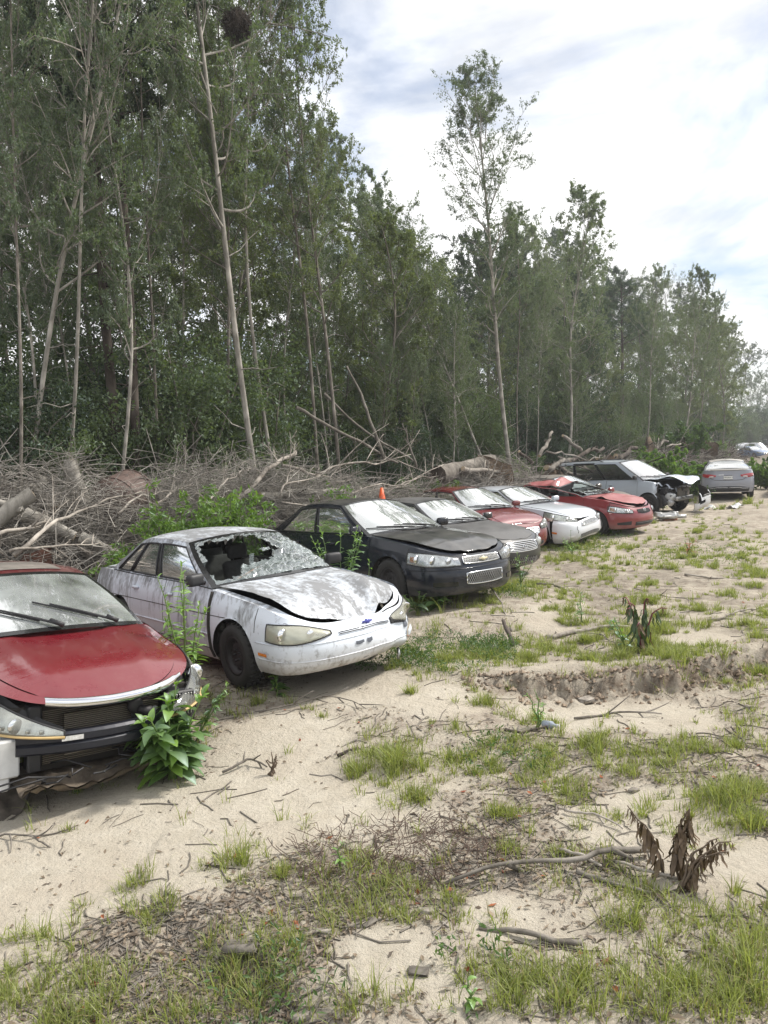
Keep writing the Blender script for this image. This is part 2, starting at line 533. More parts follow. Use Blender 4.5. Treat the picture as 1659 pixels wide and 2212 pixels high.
_gl = [on_ground(*p) for p in ((930, 1475), (1040, 1478), (1150, 1474), (1290, 1462), (1420, 1452), (1560, 1432), (1659, 1418), (1900, 1385))]
GULLY = pchip([(p.x, p.y) for p in _gl])
GX0 = _gl[0].x
_nb = np.array([tuple(on_ground(*p))[:2] for p in ((280, 1915), (330, 1985), (430, 2060), (560, 2130), (660, 2215), (740, 2320))])
CLEAN = [(*tuple(on_ground(px, py))[:2], r) for px, py, r in
         ((120, 1790, 1.0), (330, 1790, .9), (560, 1730, .85), (700, 1740, .6), (620, 1600, .6), (150, 1880, .7), (90, 1960, .45), (840, 1790, .4), (1270, 1520, .75), (1400, 1530, .6),
          (960, 1520, .5), (1200, 1340, .6), (1500, 1370, .5), (1560, 1880, .45), (1330, 1790, .35), (760, 1500, .6), (1080, 2000, .2), (850, 2090, .3), (1000, 2150, .18), (1420, 1750, .4))]


def clean_mask(x, y):
    m = np.zeros(np.shape(x))
    n = (vnoise(x, y, 1.7, 4, 3) - .5) * .9
    for cx, cy, r in CLEAN:
        d = np.hypot((x - cx), (y - cy)) / r + n
        m = np.maximum(m, 1 - sstep(.75, 1.25, d))
    return m


def ground_h(x, y):
    x = np.asarray(x, float); y = np.asarray(y, float)
    h = (vnoise(x, y, .35, 3, 1) - .5) * .16
    c = clean_mask(x, y)
    near = 1 - sstep(14, 40, y)
    h = h + (vnoise(x, y, 2.6, 4, 2) - .5) * .085 * (1 - .75 * c) * near + (vnoise(x, y, 11, 3, 5) - .5) * .028 * (1 - .8 * c) * near
    # eroded bank
    e = GULLY(x) + (vnoise(x, x * 0 + 3, 1.6, 4, 8) - .5) * .75
    d = e - y
    f = sstep(GX0, GX0 + 1.1, x)
    rough = (vnoise(x, y, 7, 3, 9) - .5)
    flute = np.abs(vnoise(x, y * .25, 5.5, 3, 31) - .5) * 2
    h = h - f * .15 * sstep(0, .10, d + rough * .22 - flute * .10) * (1 - sstep(.45, 1.5, d)) + f * .05 * np.exp(-((d + .25) / .35) ** 2)
    h = h + f * np.exp(-((d - .12) / .3) ** 2) * (vnoise(x, y, 12, 4, 32) - .5) * .20
    # low edge of the littered bank in the foreground
    dn = seg_dist(x, y, _nb)
    side = (x - np.interp(y, _nb[::-1, 1], _nb[::-1, 0])) > 0
    nearz = (y < 4.6)
    h = h + np.where(side & nearz, .055 * sstep(0, .16, dn + rough * .1), 0)
    # bank of earth under the brush
    r = seg_dist(x, y, RIDGE)
    h = h + .75 * np.exp(-(r / 1.5) ** 2) * (.65 + .7 * vnoise(x, y, .6, 3, 4))
    # level ground under each car
    for cx, cy, cz, yw, _, _ in POSE.values():
        c_, s_ = math.cos(R(yw)), math.sin(R(yw))
        w = 1 - sstep(1.1, 2.3, seg_dist(x, y, np.array([(cx + .3 * c_, cy + .3 * s_), (cx - 3 * c_, cy - 3 * s_)])))
        h = h * (1 - w) + (cz + (h - h * 0) * .25) * w
    return h


def gz(x, y): return float(ground_h(np.array([x]), np.array([y]))[0])


def axis(dense0, dense1, step, lo, hi, grow=1.13, cap=30.0):
    a = list(np.arange(dense0, dense1 + 1e-6, step))
    s_ = step; v = a[-1]
    while v < hi: s_ = min(s_ * grow, cap); v += s_; a.append(v)
    s_ = step; v = a[0]; b = []
    while v > lo: s_ = min(s_ * grow, cap); v -= s_; b.append(v)
    return np.array(b[::-1] + a)


gx = axis(-3.6, 6.0, .034, -420, 420, 1.05); gy = axis(2.2, 9.5, .034, -60, 620, 1.035)
GXX, GYY = np.meshgrid(gx, gy, indexing='ij')
GZZ = ground_h(GXX, GYY)
V = np.stack([GXX, GYY, GZZ], -1).reshape(-1, 3)

t = NT('sandy_ground')
tc = t.obj()
at_l = t.n('ShaderNodeAttribute', _attribute_name='litter')
n_big = t.noise(.9, 5, .6, tc); n_mid = t.noise(5.5, 6, .65, tc); n_fin = t.noise(38, 5, .7, tc); n_gr = t.noise(150, 3, .7, tc)
sand = t.ramp(n_mid, .3, .7, (.47, .425, .345, 1), (.575, .53, .445, 1))
sand = t.mix(t.ramp(n_big, .48, .70), sand, (.485, .43, .35))
sand = t.mix(t.math('MULTIPLY', t.ramp(n_gr, .45, .75), .35), sand, (.33, .25, .16))
lit = t.ramp(n_fin, .34, .66, (.135, .112, .092, 1), (.38, .32, .255, 1))
lf = t.math('ADD', t.math('MULTIPLY', n_mid, .55), t.math('MULTIPLY', n_fin, .45))
lmask = t.math('MULTIPLY', t.ramp(lf, .42, .58), at_l.outputs['Fac'])
col = t.mix(lmask, sand, lit)
at_c = t.n('ShaderNodeAttribute', _attribute_name='clay_shade')
col = t.mix(t.math('MULTIPLY', at_c.outputs['Fac'], t.ramp(n_mid, .3, .66)), col, (.15, .112, .08))  # dark bank soil, deepened to paint in the overhang's shadow
at_w = t.n('ShaderNodeAttribute', _attribute_name='duff')
col = t.mix(at_w.outputs['Fac'], col, (.055, .042, .03))
hgt = t.math('ADD', t.math('ADD', t.math('MULTIPLY', n_fin, .6), t.math('MULTIPLY', n_gr, .25)), t.math('MULTIPLY', t.noise(11, 4, .6, tc), .9))
MAT['ground'] = t.done(t.bsdf(col, .95, 0, 0, t.bump(hgt, .9, .045), .15))

ground = link('ground', np_mesh('ground', V, grid_faces(len(gx), len(gy)), MAT['ground']))
tag(ground, kind='structure')
rd = seg_dist(GXX, GYY, RIDGE)
lit_v = (1 - clean_mask(GXX, GYY)) * (.55 + .45 * sstep(.38, .56, vnoise(GXX, GYY, .9, 4, 6)))
ee = GULLY(GXX) - GYY
farsoil = sstep(7.2, 9.5, GYY) * sstep(.5, 2.5, GXX) * sstep(.36, .55, vnoise(GXX, GYY, .55, 4, 41))
lit_v = np.clip(lit_v + .5 * farsoil, 0, 1)
clay_shade = sstep(GX0, GX0 + 1.1, GXX) * np.exp(-((ee - .12) / .25) ** 2)
nrm = np.array([-ROWD[1], ROWD[0]])
offw = (GXX - EDGE0[0]) * nrm[0] + (GYY - EDGE0[1]) * nrm[1]
duff = np.maximum(sstep(-3.2, -1.0, offw + (vnoise(GXX, GYY, .8, 3, 2) - .5) * 2), .75 * np.exp(-(rd / 1.4) ** 2))
duff = np.maximum(duff, .30 * farsoil * sstep(.42, .6, vnoise(GXX, GYY, 1.9, 4, 43)))
for nm, a in (('litter', lit_v), ('clay_shade', clay_shade), ('duff', duff)):
    at = ground.data.attributes.new(nm, 'FLOAT', 'POINT')
    at.data.foreach_set('value', np.clip(a, 0, 1).astype(np.float32).ravel())

# ================================================================== trees
MAT['leaf'] = m_leaf('oak_leaf', (.055, .088, .038), (.165, .215, .092))
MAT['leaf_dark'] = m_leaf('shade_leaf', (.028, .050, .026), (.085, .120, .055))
MAT['leaf_grey'] = m_leaf('greyish_leaf', (.068, .100, .054), (.185, .23, .125))
MAT['leaf_yellow'] = m_leaf('yellowish_leaf', (.090, .120, .044), (.22, .26, .100))
MAT['leaf_bright'] = m_leaf('bright_weed_leaf', (.075, .15, .020), (.20, .31, .055), .4)
MAT['leaf_mid'] = m_leaf('bush_leaf', (.045, .085, .018), (.12, .20, .045), .38)
MAT['needle'] = m_leaf('pine_needle', (.022, .045, .020), (.05, .085, .035))
MAT['bark'] = m_bark('grey_bark', (.085, .075, .062), (.21, .19, .165))
MAT['bark_pale'] = m_bark('pale_bark', (.15, .14, .12), (.33, .31, .275))
MAT['bark_dark'] = m_bark('dark_pine_bark', (.030, .024, .020), (.095, .078, .065))
MAT['deadwood'] = m_bark('grey_deadwood', (.15, .13, .11), (.38, .345, .30), 14)
MAT['twig'] = m_bark('dry_twigs', (.15, .137, .12), (.36, .338, .305), 10, .2)
MAT['cut_wood'] = m_simple('sawn_wood', (.46, .36, .24), .9, nscale=20)


def leaf_quads(rng, C, ln, wd, droop=.25, up=.55):
    """diamond leaves at centres C -> V, F, vary"""
    n = len(C)
    d = rng.normal(size=(n, 3)); d[:, 2] -= droop; d /= np.linalg.norm(d, axis=1, keepdims=True)
    nr = rng.normal(size=(n, 3)); nr[:, 2] += up; w = np.cross(d, nr); w /= np.linalg.norm(w, axis=1, keepdims=True) + 1e-9
    L = ln * rng.uniform(.6, 1.25, n)[:, None]; W = wd * rng.uniform(.7, 1.2, n)[:, None]
    fold = np.cross(w, d) * W * .25
    V = np.stack([C - d * L * .5, C + w * W * .5 + fold, C + d * L * .5, C - w * W * .5 + fold], 1).reshape(-1, 3)
    F = np.arange(4 * n).reshape(n, 4)
    return V, F, rng.uniform(0, 1, n)


def leaf_mesh(name, V, F, vary, mat):
    me = np_mesh(name, V, F, mat, False)
    a = me.attributes.new('vary', 'FLOAT', 'FACE')
    a.data.foreach_set('value', np.asarray(vary, np.float32))
    return me


def spawn(rng, P, n, t0, t1, lf, ang, K, up=0.0, wob=.06, plen=None):
    """children of the paths P (M,Kp,3)"""
    M, Kp, _ = P.shape
    tt = (np.arange(n)[None] + rng.uniform(0, 1, (M, n))) / n * (t1 - t0) + t0
    f = tt * (Kp - 1); i = np.clip(f.astype(int), 0, Kp - 2); fr = (f - i)[..., None]
    mi = np.arange(M)[:, None]
    base = P[mi, i] * (1 - fr) + P[mi, i + 1] * fr
    dr = P[mi, i + 1] - P[mi, i]; dr = dr / (np.linalg.norm(dr, axis=-1, keepdims=True) + 1e-9)
    rv = rng.normal(size=(M, n, 3)); pe = rv - (rv * dr).sum(-1, keepdims=True) * dr
    pe /= np.linalg.norm(pe, axis=-1, keepdims=True) + 1e-9
    a = np.radians(rng.uniform(ang * .65, ang * 1.3, (M, n)))[..., None]
    d = dr * np.cos(a) + pe * np.sin(a); d[..., 2] += up; d /= np.linalg.norm(d, axis=-1, keepdims=True)
    if plen is None: plen = np.linalg.norm(P[:, -1] - P[:, 0], axis=1)
    L = plen[:, None] * lf * rng.uniform(.6, 1.2, (M, n)) * (1.15 - .5 * tt)
    base = base.reshape(-1, 3); d = d.reshape(-1, 3); L = L.reshape(-1)
    s_ = np.linspace(0, 1, K)
    wv = rng.normal(size=(len(L), 3)) * wob
    path = base[:, None] + d[:, None] * (L[:, None] * s_)[..., None] + wv[:, None] * (L[:, None] * s_ ** 2)[..., None]
    path[..., 2] += up * .35 * (L[:, None] * s_ ** 2)
    return path, L


def make_tree(seed, H=14.0, r0=.15, cb=.42, spread=.20, n1=26, nleaf=22000, leaf=(.098, .044), mat='leaf', bark='bark', n2=6, n3=5, crook=.02, el=(20, 62), peak=.45, dead=6):
    """trunk-with-limbs mesh and crown mesh of one tree standing at the origin"""
    rng = np.random.RandomState(seed)
    K = 16; s_ = np.linspace(0, 1, K)
    ph = rng.uniform(0, 6.28, 4)
    ox = H * crook * (np.sin(s_ * 3.1 + ph[0]) - np.sin(ph[0]) + .5 * np.sin(s_ * 8 + ph[1]) - .5 * np.sin(ph[1]))
    oy = H * crook * (np.sin(s_ * 3.4 + ph[2]) - np.sin(ph[2]) + .5 * np.sin(s_ * 7 + ph[3]) - .5 * np.sin(ph[3]))
    tr = np.stack([ox, oy, s_ * H], 1)
    r0 = r0 * .47
    rad = r0 * (1 - s_) ** .75 + .012 + r0 * .35 * np.exp(-s_ * 26)
    b = MB().tube(tr, rad, 9)
    # limbs
    t = np.sort(cb + (np.arange(n1) + rng.uniform(0, 1, n1)) / n1 * (.97 - cb))
    az = np.arange(n1) * 2.4 + rng.uniform(-.5, .5, n1)
    q = (t - cb) / (1 - cb)
    prof = np.where(q < peak, .45 + .55 * q / peak, 1 - .75 * ((q - peak) / (1 - peak)) ** 1.3)
    L = spread * H * prof * rng.uniform(.65, 1.2, n1)
    e = np.radians(el[0] + (el[1] - el[0]) * q + rng.uniform(-12, 12, n1))
    base = np.stack([np.interp(t, s_, tr[:, 0]), np.interp(t, s_, tr[:, 1]), t * H], 1)
    d = np.stack([np.cos(az) * np.cos(e), np.sin(az) * np.cos(e), np.sin(e)], 1)
    k = np.linspace(0, 1, 7)
    wv = rng.normal(size=(n1, 3)) * .16
    P1 = base[:, None] + d[:, None] * (L[:, None] * k)[..., None] + wv[:, None] * (L[:, None] * np.sin(k * 3.1))[..., None]
    P1[..., 2] += .22 * L[:, None] * k ** 2
    rb = np.interp(t, s_, rad) * .5
    r1 = rb[:, None] * (1 - .8 * k)
    b.add(*batch_tubes(P1, r1, 5))
    # dead stubs on the bare stem
    if dead:
        td = rng.uniform(.12, cb, dead); ad = rng.uniform(0, 6.28, dead); Ld = rng.uniform(.4, 1.6, dead)
        bd = np.stack([np.interp(td, s_, tr[:, 0]), np.interp(td, s_, tr[:, 1]), td * H], 1)
        dd = np.stack([np.cos(ad), np.sin(ad), rng.uniform(-.2, .5, dead)], 1)
        Pd = bd[:, None] + dd[:, None] * (Ld[:, None] * np.linspace(0, 1, 4))[..., None] + rng.normal(size=(dead, 4, 3)) * .05
        b.add(*batch_tubes(Pd, np.repeat([[.018, .013, .009, .004]], dead, 0), 3))
    P2, L2 = spawn(rng, P1, n2, .25, 1.0, .5, 42, 5, .12, .14, L)
    b.add(*batch_tubes(P2, np.clip(L2[:, None] * .011, .006, .04) * (1 - .75 * np.linspace(0, 1, 5)), 3))
    P3, L3 = spawn(rng, P2, n3, .2, 1.0, .55, 45, 4, .05, .16, L2)
    b.add(*batch_tubes(P3, np.full((len(P3), 4), .006) * np.array([1, .9, .7, .4]), 3))
    bark_me = b.mesh('trunk', MAT[bark])
    # leaves along the outer twigs
    m = max(1, nleaf // len(P3))
    tw = rng.uniform(.15, 1.05, (len(P3), m)); f = np.clip(tw, 0, .999) * 3; i = f.astype(int); fr = (f - i)[..., None]
    mi = np.arange(len(P3))[:, None]
    C = P3[mi, i] * (1 - fr) + P3[mi, i + 1] * fr + rng.normal(size=(len(P3), m, 3)) * np.minimum(.11, .12 * np.maximum(L3, .3))[:, None, None]
    C = C.reshape(-1, 3)
    V, F, va = leaf_quads(rng, C, *leaf)
    # lighter and darker sprays
    cl = vnoise(C[:, 0] + C[:, 2] * .7, C[:, 1] - C[:, 2] * .4, .8, 3, seed)
    va = np.clip(.55 * va + .9 * (cl - .28), 0, 1)
    return bark_me, leaf_mesh('crown', V, F, va, MAT[mat])


def make_shrub(seed, H=3.4, rad=1.5, nleaf=9000, leaf=(.10, .05), mat='leaf_dark', stems=9, bark='bark'):
    rng = np.random.RandomState(seed)
    az = rng.uniform(0, 6.28, stems); sp = rng.uniform(.1, 1, stems) * rad
    k = np.linspace(0, 1, 7)
    P1 = np.stack([np.cos(az)[:, None] * sp[:, None] * k ** 1.3, np.sin(az)[:, None] * sp[:, None] * k ** 1.3, (H * rng.uniform(.6, 1.0, stems))[:, None] * k], -1)
    P1[:, 1:] += rng.normal(size=(stems, 6, 3)) * .05 * H / 3
    b = MB().add(*batch_tubes(P1, np.repeat((.030 * H / 3.4 * (1 - .8 * k))[None], stems, 0), 4))
    L = np.full(stems, H)
    P2, L2 = spawn(rng, P1, 9, .12, 1, .30, 55, 5, .05, .15, L)
    b.add(*batch_tubes(P2, np.full((len(P2), 5), .008) * (1 - .7 * np.linspace(0, 1, 5)), 3))
    P3, L3 = spawn(rng, P2, 4, .15, 1, .55, 50, 4, .0, .15, L2)
    m = max(1, nleaf // len(P3))
    tw = rng.uniform(.05, 1.0, (len(P3), m)); f = np.clip(tw, 0, .999) * 3; i = f.astype(int); fr = (f - i)[..., None]
    mi = np.arange(len(P3))[:, None]
    C = (P3[mi, i] * (1 - fr) + P3[mi, i + 1] * fr + rng.normal(size=(len(P3), m, 3)) * .07 * H / 3.4).reshape(-1, 3)
    V, F, va = leaf_quads(rng, C, *leaf)
    cl = vnoise(C[:, 0] + C[:, 2] * .7, C[:, 1] - C[:, 2] * .4, 1.3, 3, seed)
    va = np.clip(.6 * va + .8 * (cl - .28), 0, 1)
    return b.mesh('stems', MAT[bark]), leaf_mesh('foliage', V, F, va, MAT[mat])


def make_pine(seed, H=15.0):
    rng = np.random.RandomState(seed)
    s_ = np.linspace(0, 1, 12)
    tr = np.stack([.15 * np.sin(s_ * 4), .15 * np.sin(s_ * 3 + 1), s_ * H], 1)
    b = MB().tube(tr, .17 * (1 - s_) ** .8 + .015, 9)
    n1 = 34; t = .62 + .37 * np.sort(rng.uniform(0, 1, n1)); az = np.arange(n1) * 2.4
    L = H * .16 * (1 - ((t - .62) / .38) ** 1.5 * .7) * rng.uniform(.6, 1.1, n1)
    e = np.radians(rng.uniform(5, 40, n1)); k = np.linspace(0, 1, 5)
    base = np.stack([np.interp(t, s_, tr[:, 0]), np.interp(t, s_, tr[:, 1]), t * H], 1)
    d = np.stack([np.cos(az) * np.cos(e), np.sin(az) * np.cos(e), np.sin(e)], 1)
    P1 = base[:, None] + d[:, None] * (L[:, None] * k)[..., None]; P1[..., 2] += .2 * L[:, None] * k ** 2
    b.add(*batch_tubes(P1, np.repeat((.04 * (1 - .8 * k))[None], n1, 0), 4))
    P2, L2 = spawn(rng, P1, 7, .3, 1, .4, 45, 3, .15, .1, L)
    b.add(*batch_tubes(P2, np.full((len(P2), 3), .012), 3))
    tips = np.concatenate([P2[:, -1], P2[:, 1]]); m = 60
    C = np.repeat(tips, m, 0); dd = rng.normal(size=C.shape); dd /= np.linalg.norm(dd, axis=1, keepdims=True)
    w = np.cross(dd, rng.normal(size=C.shape)); w /= np.linalg.norm(w, axis=1, keepdims=True)
    ln = rng.uniform(.18, .30, len(C))[:, None]
    V = np.stack([C, C + dd * ln * .5 + w * .009, C + dd * ln, C + dd * ln * .5 - w * .009], 1).reshape(-1, 3)
    return b.mesh('trunk', MAT['bark_dark']), leaf_mesh('crown', V, np.arange(len(V)).reshape(-1, 4), rng.uniform(0, 1, len(C)), MAT['needle'])


SLIM = [make_tree(11, 15, .15, .40, .17, 30, 17500, mat='leaf_yellow'),
        make_tree(12, 15, .13, .48, .19, 28, 16500, mat='leaf_grey', bark='bark_pale', crook=.028),
        make_tree(13, 15, .16, .36, .20, 32, 18500, mat='leaf', bark='bark_pale'),
        make_tree(14, 15, .12, .52, .16, 26, 15500, mat='leaf_grey', bark='bark')]
FULL = [make_tree(21, 11, .15, .16, .27, 36, 38000, mat='leaf', el=(12, 58), dead=2, crook=.03),
        make_tree(22, 11, .16, .12, .30, 38, 38000, mat='leaf_dark', el=(8, 55), dead=2, crook=.03),
        make_tree(23, 11, .13, .20, .24, 34, 34000, mat='leaf_yellow', el=(15, 60), dead=3, crook=.035)]
LONE = make_tree(31, 18, .20, .40, .150, 38, 27000, (.095, .042), mat='leaf_grey', bark='bark_pale', el=(38, 70), peak=.55, crook=.022, dead=8, n2=6, n3=5)
AIRY = make_tree(33, 13, .14, .36, .22, 30, 19000, (.11, .05), mat='leaf_grey', bark='bark_pale', el=(25, 65), crook=.035, n2=5, n3=5)
DARKPINE = make_tree(35, 15, .20, .55, .17, 26, 28000, (.10, .045), mat='leaf_dark', bark='bark_dark', crook=.006, dead=10)
PINE = make_pine(41)
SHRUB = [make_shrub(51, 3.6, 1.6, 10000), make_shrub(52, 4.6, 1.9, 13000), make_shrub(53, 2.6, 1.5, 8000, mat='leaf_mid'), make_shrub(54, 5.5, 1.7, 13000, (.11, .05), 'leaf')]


def plant_tree(pair, name, label, loc, scale, rz, lean=(0, 0), group=None, cat='tree', parts=('trunk', 'crown')):
    """lean: degrees to the right of the picture, degrees towards the viewer"""
    o = empty(name, loc)
    o.matrix_world = (Matrix.Translation(loc) @ Matrix.Rotation(R(lean[0]), 4, 'Y') @ Matrix.Rotation(R(lean[1]), 4, 'X') @ Matrix.Rotation(rz, 4, 'Z') @ Matrix.Diagonal((scale[0], scale[0], scale[1], 1)))
    tag(o, label, cat, group)
    for nm, me in zip(parts, pair): link(nm, me, o)
    return o


def wood_pt(px, off=0.0):
    """point on the wood's edge (moved back by off metres) behind picture column px"""
    d = ray(px, HOR); b = d.x / d.y
    e = EDGE0 + np.array([-ROWD[1], ROWD[0]]) * off
    tt = (b * e[1] - e[0]) / (ROWD[0] - b * ROWD[1])
    return e + ROWD * tt


_gs = 'trees of the wood behind the brush pile'
HERO = [  # pair, name, label, px, off, height m, girth, rz, lean
    (SLIM[2], 'oak_tree', 'mottled grey tree leaning to the right at the left edge of the photo', 8, .8, 14.5, .62, .4, (13, 0)),
    (SLIM[1], 'oak_tree', 'slender pale tree leaning right, second trunk from the left edge', 104, .3, 14.0, .6, 1.9, (7, 2)),
    (DARKPINE, 'pine_tree', 'straight tree with dark bark, left one of the dark pair behind the rusty tank', 262, 1.2, 17, 1.05, .3, (1, 0)),
    (DARKPINE, 'pine_tree', 'straight tree with dark bark, right one of the dark pair behind the rusty tank', 287, .6, 16.5, .95, 2.6, (-.5, 0)),
    (SLIM[3], 'young_tree', 'thin dark sapling between the dark-barked pair and the broad pale trunk', 347, .3, 12.5, .65, 1.1, (2, 0)),
    (SLIM[0], 'oak_tree', 'thin brown tree just left of the broad pale trunk', 500, .5, 13.5, .7, 4.1, (1, 0)),
    (SLIM[2], 'oak_tree', 'tall tree with the broadest pale trunk, rising behind the white sedan', 562, -1.2, 17.5, .68, 2.2, (-1.5, 0)),
    (SLIM[1], 'oak_tree', 'tall slender pale tree right beside the broadest trunk', 600, -.6, 16.5, .62, 3.3, (-1.5, 0)),
    (SLIM[3], 'oak_tree', 'straight slim tree behind the tangle, left one of two upright stems above the black sedan', 692, -.6, 14.6, .75, .2, (-1.5, 0)),
    (SLIM[0], 'oak_tree', 'straight slim tree behind the tangle, right one of two upright stems above the black sedan', 738, -1.0, 13.4, .7, 5.2, (-2.0, 0)),
    (LONE, 'lone_tree', 'tallest tree with an airy crown standing free against the white sky', 1108, -1.0, 15.5, .98, 1.2, (-.2, 0)),
    (SLIM[3], 'young_tree', 'slender pale stem growing right beside the tallest airy tree', 1122, -.4, 11.5, .7, 2.2, (2.0, 0)),
    (AIRY, 'leaning_tree', 'bare-stemmed tree leaning far to the left beside the tallest tree', 1092, -.8, 13.0, .75, .7, (-25, 0)),
    (AIRY, 'oak_tree', 'sparse tree with forked airy crown right of the tallest tree', 1215, .2, 13.6, .9, 3.0, (2, 0)),
    (AIRY, 'oak_tree', 'sparse tree with pale twigs beyond the forked airy crown', 1262, 3.0, 14.2, .9, 4.6, (3, 0)),
    (PINE, 'pine_tree', 'needle-leaved pine whose round top stands above the far treeline', 1338, 5.0, 16.0, 1.0, 0, (2, 0)),
    (SLIM[1], 'oak_tree', 'pale slim tree above the silver minivan, left one of three', 1382, -.8, 11.6, .85, .9, (4, 0)),
    (AIRY, 'oak_tree', 'pale slim tree above the silver minivan, middle one of three', 1455, -.6, 13.0, .75, 2.2, (5, 0)),
    (SLIM[3], 'oak_tree', 'pale slim tree above the silver minivan, right one of three', 1490, -.6, 13.0, .8, 5.0, (8, 0)),
    (FULL[2], 'oak_tree', 'leafy tree at the far end of the near treeline, above the parked silver sedan', 1556, 0, 13.0, .9, 1.2, (4, 0)),
    (AIRY, 'far_tree', 'distant tree with open crown at the right edge of the photo', 1655, 18, 21.5, .9, 2.0, (0, 0)),
]
for pair, nm, lb, px, off, Hh, g, rz, ln in HERO:
    p = wood_pt(px, off)
    h0 = {id(LONE): 18, id(AIRY): 13, id(PINE): 15}.get(id(pair), 11 if any(pair is q for q in FULL) else 15)
    plant_tree(pair, nm, lb, (p[0], p[1], gz(*p) - .1), (Hh / h0 * g, Hh / h0), rz, ln)

ZONES = ((250, 'at the left end of the wood'), (620, 'behind the white sedan'), (1000, 'behind the black sedan'), (1300, 'near the tallest airy tree'), (1520, 'above the silver minivan'), (9999, 'at the far right end of the wood'))


def zone(px): return next(z for a, z in ZONES if px < a)


# skyline of the wood in the photograph: column -> row of the tree tops
SKYL = pchip([(-400, -160), (0, -200), (400, -260), (600, -90), (650, 20), (700, 150), (745, 280), (800, 360), (850, 420), (950, 455), (1050, 470), (1120, 470), (1200, 430), (1290, 520), (1330, 600), (1450, 620), (1540, 660), (1580, 730), (1620, 790), (1660, 790), (1900, 820)])
rng = np.random.RandomState(5)
used = [tuple(wood_pt(h[3], h[4])) for h in HERO]
nw = 0
for k in range(1500):
    px = rng.uniform(-330, 1700) if k % 3 else rng.uniform(600, 1690)
    off = rng.uniform(.6, 17) ** 1.0
    p = wood_pt(px, off)
    if px > 1572:        # the wood's edge steps back at the far end
        d = ray(px, HOR); yy = rng.uniform(128, 165); p = np.array([d.x / d.y * yy, yy])
    elif p[1] > 110 or p[1] < 6: continue
    if any((p[0] - q[0]) ** 2 + (p[1] - q[1]) ** 2 < (1.7 + .05 * p[1]) ** 2 for q in used): continue
    full = rng.rand() < (.55 if px < 760 else .66)
    d = ray(px, SKYL(px) + (420 if full else 60) * float(1 - sstep(660, 840, px))); Hmax = CAM_H + d.z / math.hypot(d.x, d.y) * math.hypot(*p)
    Hh = min(Hmax * rng.uniform(.74, 1.0), 24)
    if Hh < 4: continue
    used.append(tuple(p)); nw += 1
    pair = FULL[rng.randint(3)] if full else (SLIM + [AIRY])[rng.randint(5)]
    plant_tree(pair, 'oak_tree' if full else 'slim_tree', ('broad leafy tree in the crowd ' if full else 'slender tall tree in the crowd ') + zone(px), (p[0], p[1], gz(*p) - .1),
               (Hh / (11 if full else 13 if pair is AIRY else 15) * (rng.uniform(.85, 1.15) if full else .8), Hh / (11 if full else 13 if pair is AIRY else 15)), rng.uniform(0, 6.28), (rng.uniform(-4, 5), rng.uniform(-4, 4)), 'trees ' + zone(px))
    if nw >= 150: break
# understorey along the edge
# slim pale stems standing at the very edge
ne = 0
for k in range(400):
    px = rng.uniform(-60, 1560); p = wood_pt(px, rng.uniform(-.6, 2.2))
    if p[1] < 6 or any((p[0] - q[0]) ** 2 + (p[1] - q[1]) ** 2 < (.75 + .018 * p[1]) ** 2 for q in used): continue
    d = ray(px, SKYL(px) + 90 + 200 * rng.rand()); Hh = min(CAM_H + d.z / math.hypot(d.x, d.y) * math.hypot(*p), 17) * rng.uniform(.75, 1.0)
    if Hh < 4: continue
    used.append(tuple(p)); ne += 1
    pair = (SLIM[1], SLIM[2], SLIM[3], AIRY)[rng.randint(4)]; h0 = 13 if pair is AIRY else 15
    plant_tree(pair, 'slim_tree', 'slim bare-stemmed tree at the edge of the wood ' + zone(px).replace('of the wood', ''), (p[0], p[1], gz(*p) - .1), (Hh / h0 * rng.uniform(.5, .8), Hh / h0), rng.uniform(0, 6.28), (rng.uniform(-5, 7), rng.uniform(-3, 3)), 'edge trees ' + zone(px))
    if ne >= 46: break
nu = 0; used2 = []
for k in range(2600):
    px = rng.uniform(-250, 1690); off = rng.uniform(1.6, 11) if rng.rand() < .85 else rng.uniform(.3, 2)
    p = wood_pt(px, off)
    if px > 1572:
        d = ray(px, HOR); yy = rng.uniform(120, 140); p = np.array([d.x / d.y * yy, yy])
    elif p[1] > 110 or p[1] < 6: continue
    if any((p[0] - q[0]) ** 2 + (p[1] - q[1]) ** 2 < (.85 + .022 * p[1]) ** 2 for q in used2): continue
    used2.append(tuple(p)); nu += 1
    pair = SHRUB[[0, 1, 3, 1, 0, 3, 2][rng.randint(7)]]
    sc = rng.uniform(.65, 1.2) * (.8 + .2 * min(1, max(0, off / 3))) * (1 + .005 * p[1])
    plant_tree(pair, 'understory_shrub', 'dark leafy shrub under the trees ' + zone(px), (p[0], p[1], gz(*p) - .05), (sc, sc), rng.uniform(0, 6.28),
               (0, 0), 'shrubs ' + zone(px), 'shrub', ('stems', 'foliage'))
    if nu >= 210: break
print('wood', nw, 'shrubs', nu)
# ================================================================== brush pile
def ridge_depth(px):
    d = ray(px, HOR); b = d.x / d.y
    for (ax, ay), (bx, by) in zip(RIDGE[:-1], RIDGE[1:]):
        fa, fb = ax - b * ay, bx - b * by
        if fa * fb <= 0 and fa != fb:
            t_ = fa / (fa - fb); y = ay + (by - ay) * t_
            if y > 3: return y
    return 14.0


def rp(px, py, dd=0.0):
    """point of the brush pile: picture column/row at the ridge's distance plus dd"""
    return np.array(at_depth(px, py, ridge_depth(px) + dd))


def wobble(rng, P, n, amp):
    P = np.asarray(P, float)
    k = np.linspace(0, 1, len(P)); q = np.linspace(0, 1, n)
    Q = np.stack([np.interp(q, k, P[:, i]) for i in range(3)], 1)
    L = np.linalg.norm(P[-1] - P[0])
    w = rng.normal(size=(n, 3)); w = (w + np.roll(w, 1, 0) + np.roll(w, -1, 0)) / 3; w[0] = 0
    return Q + w * amp * L


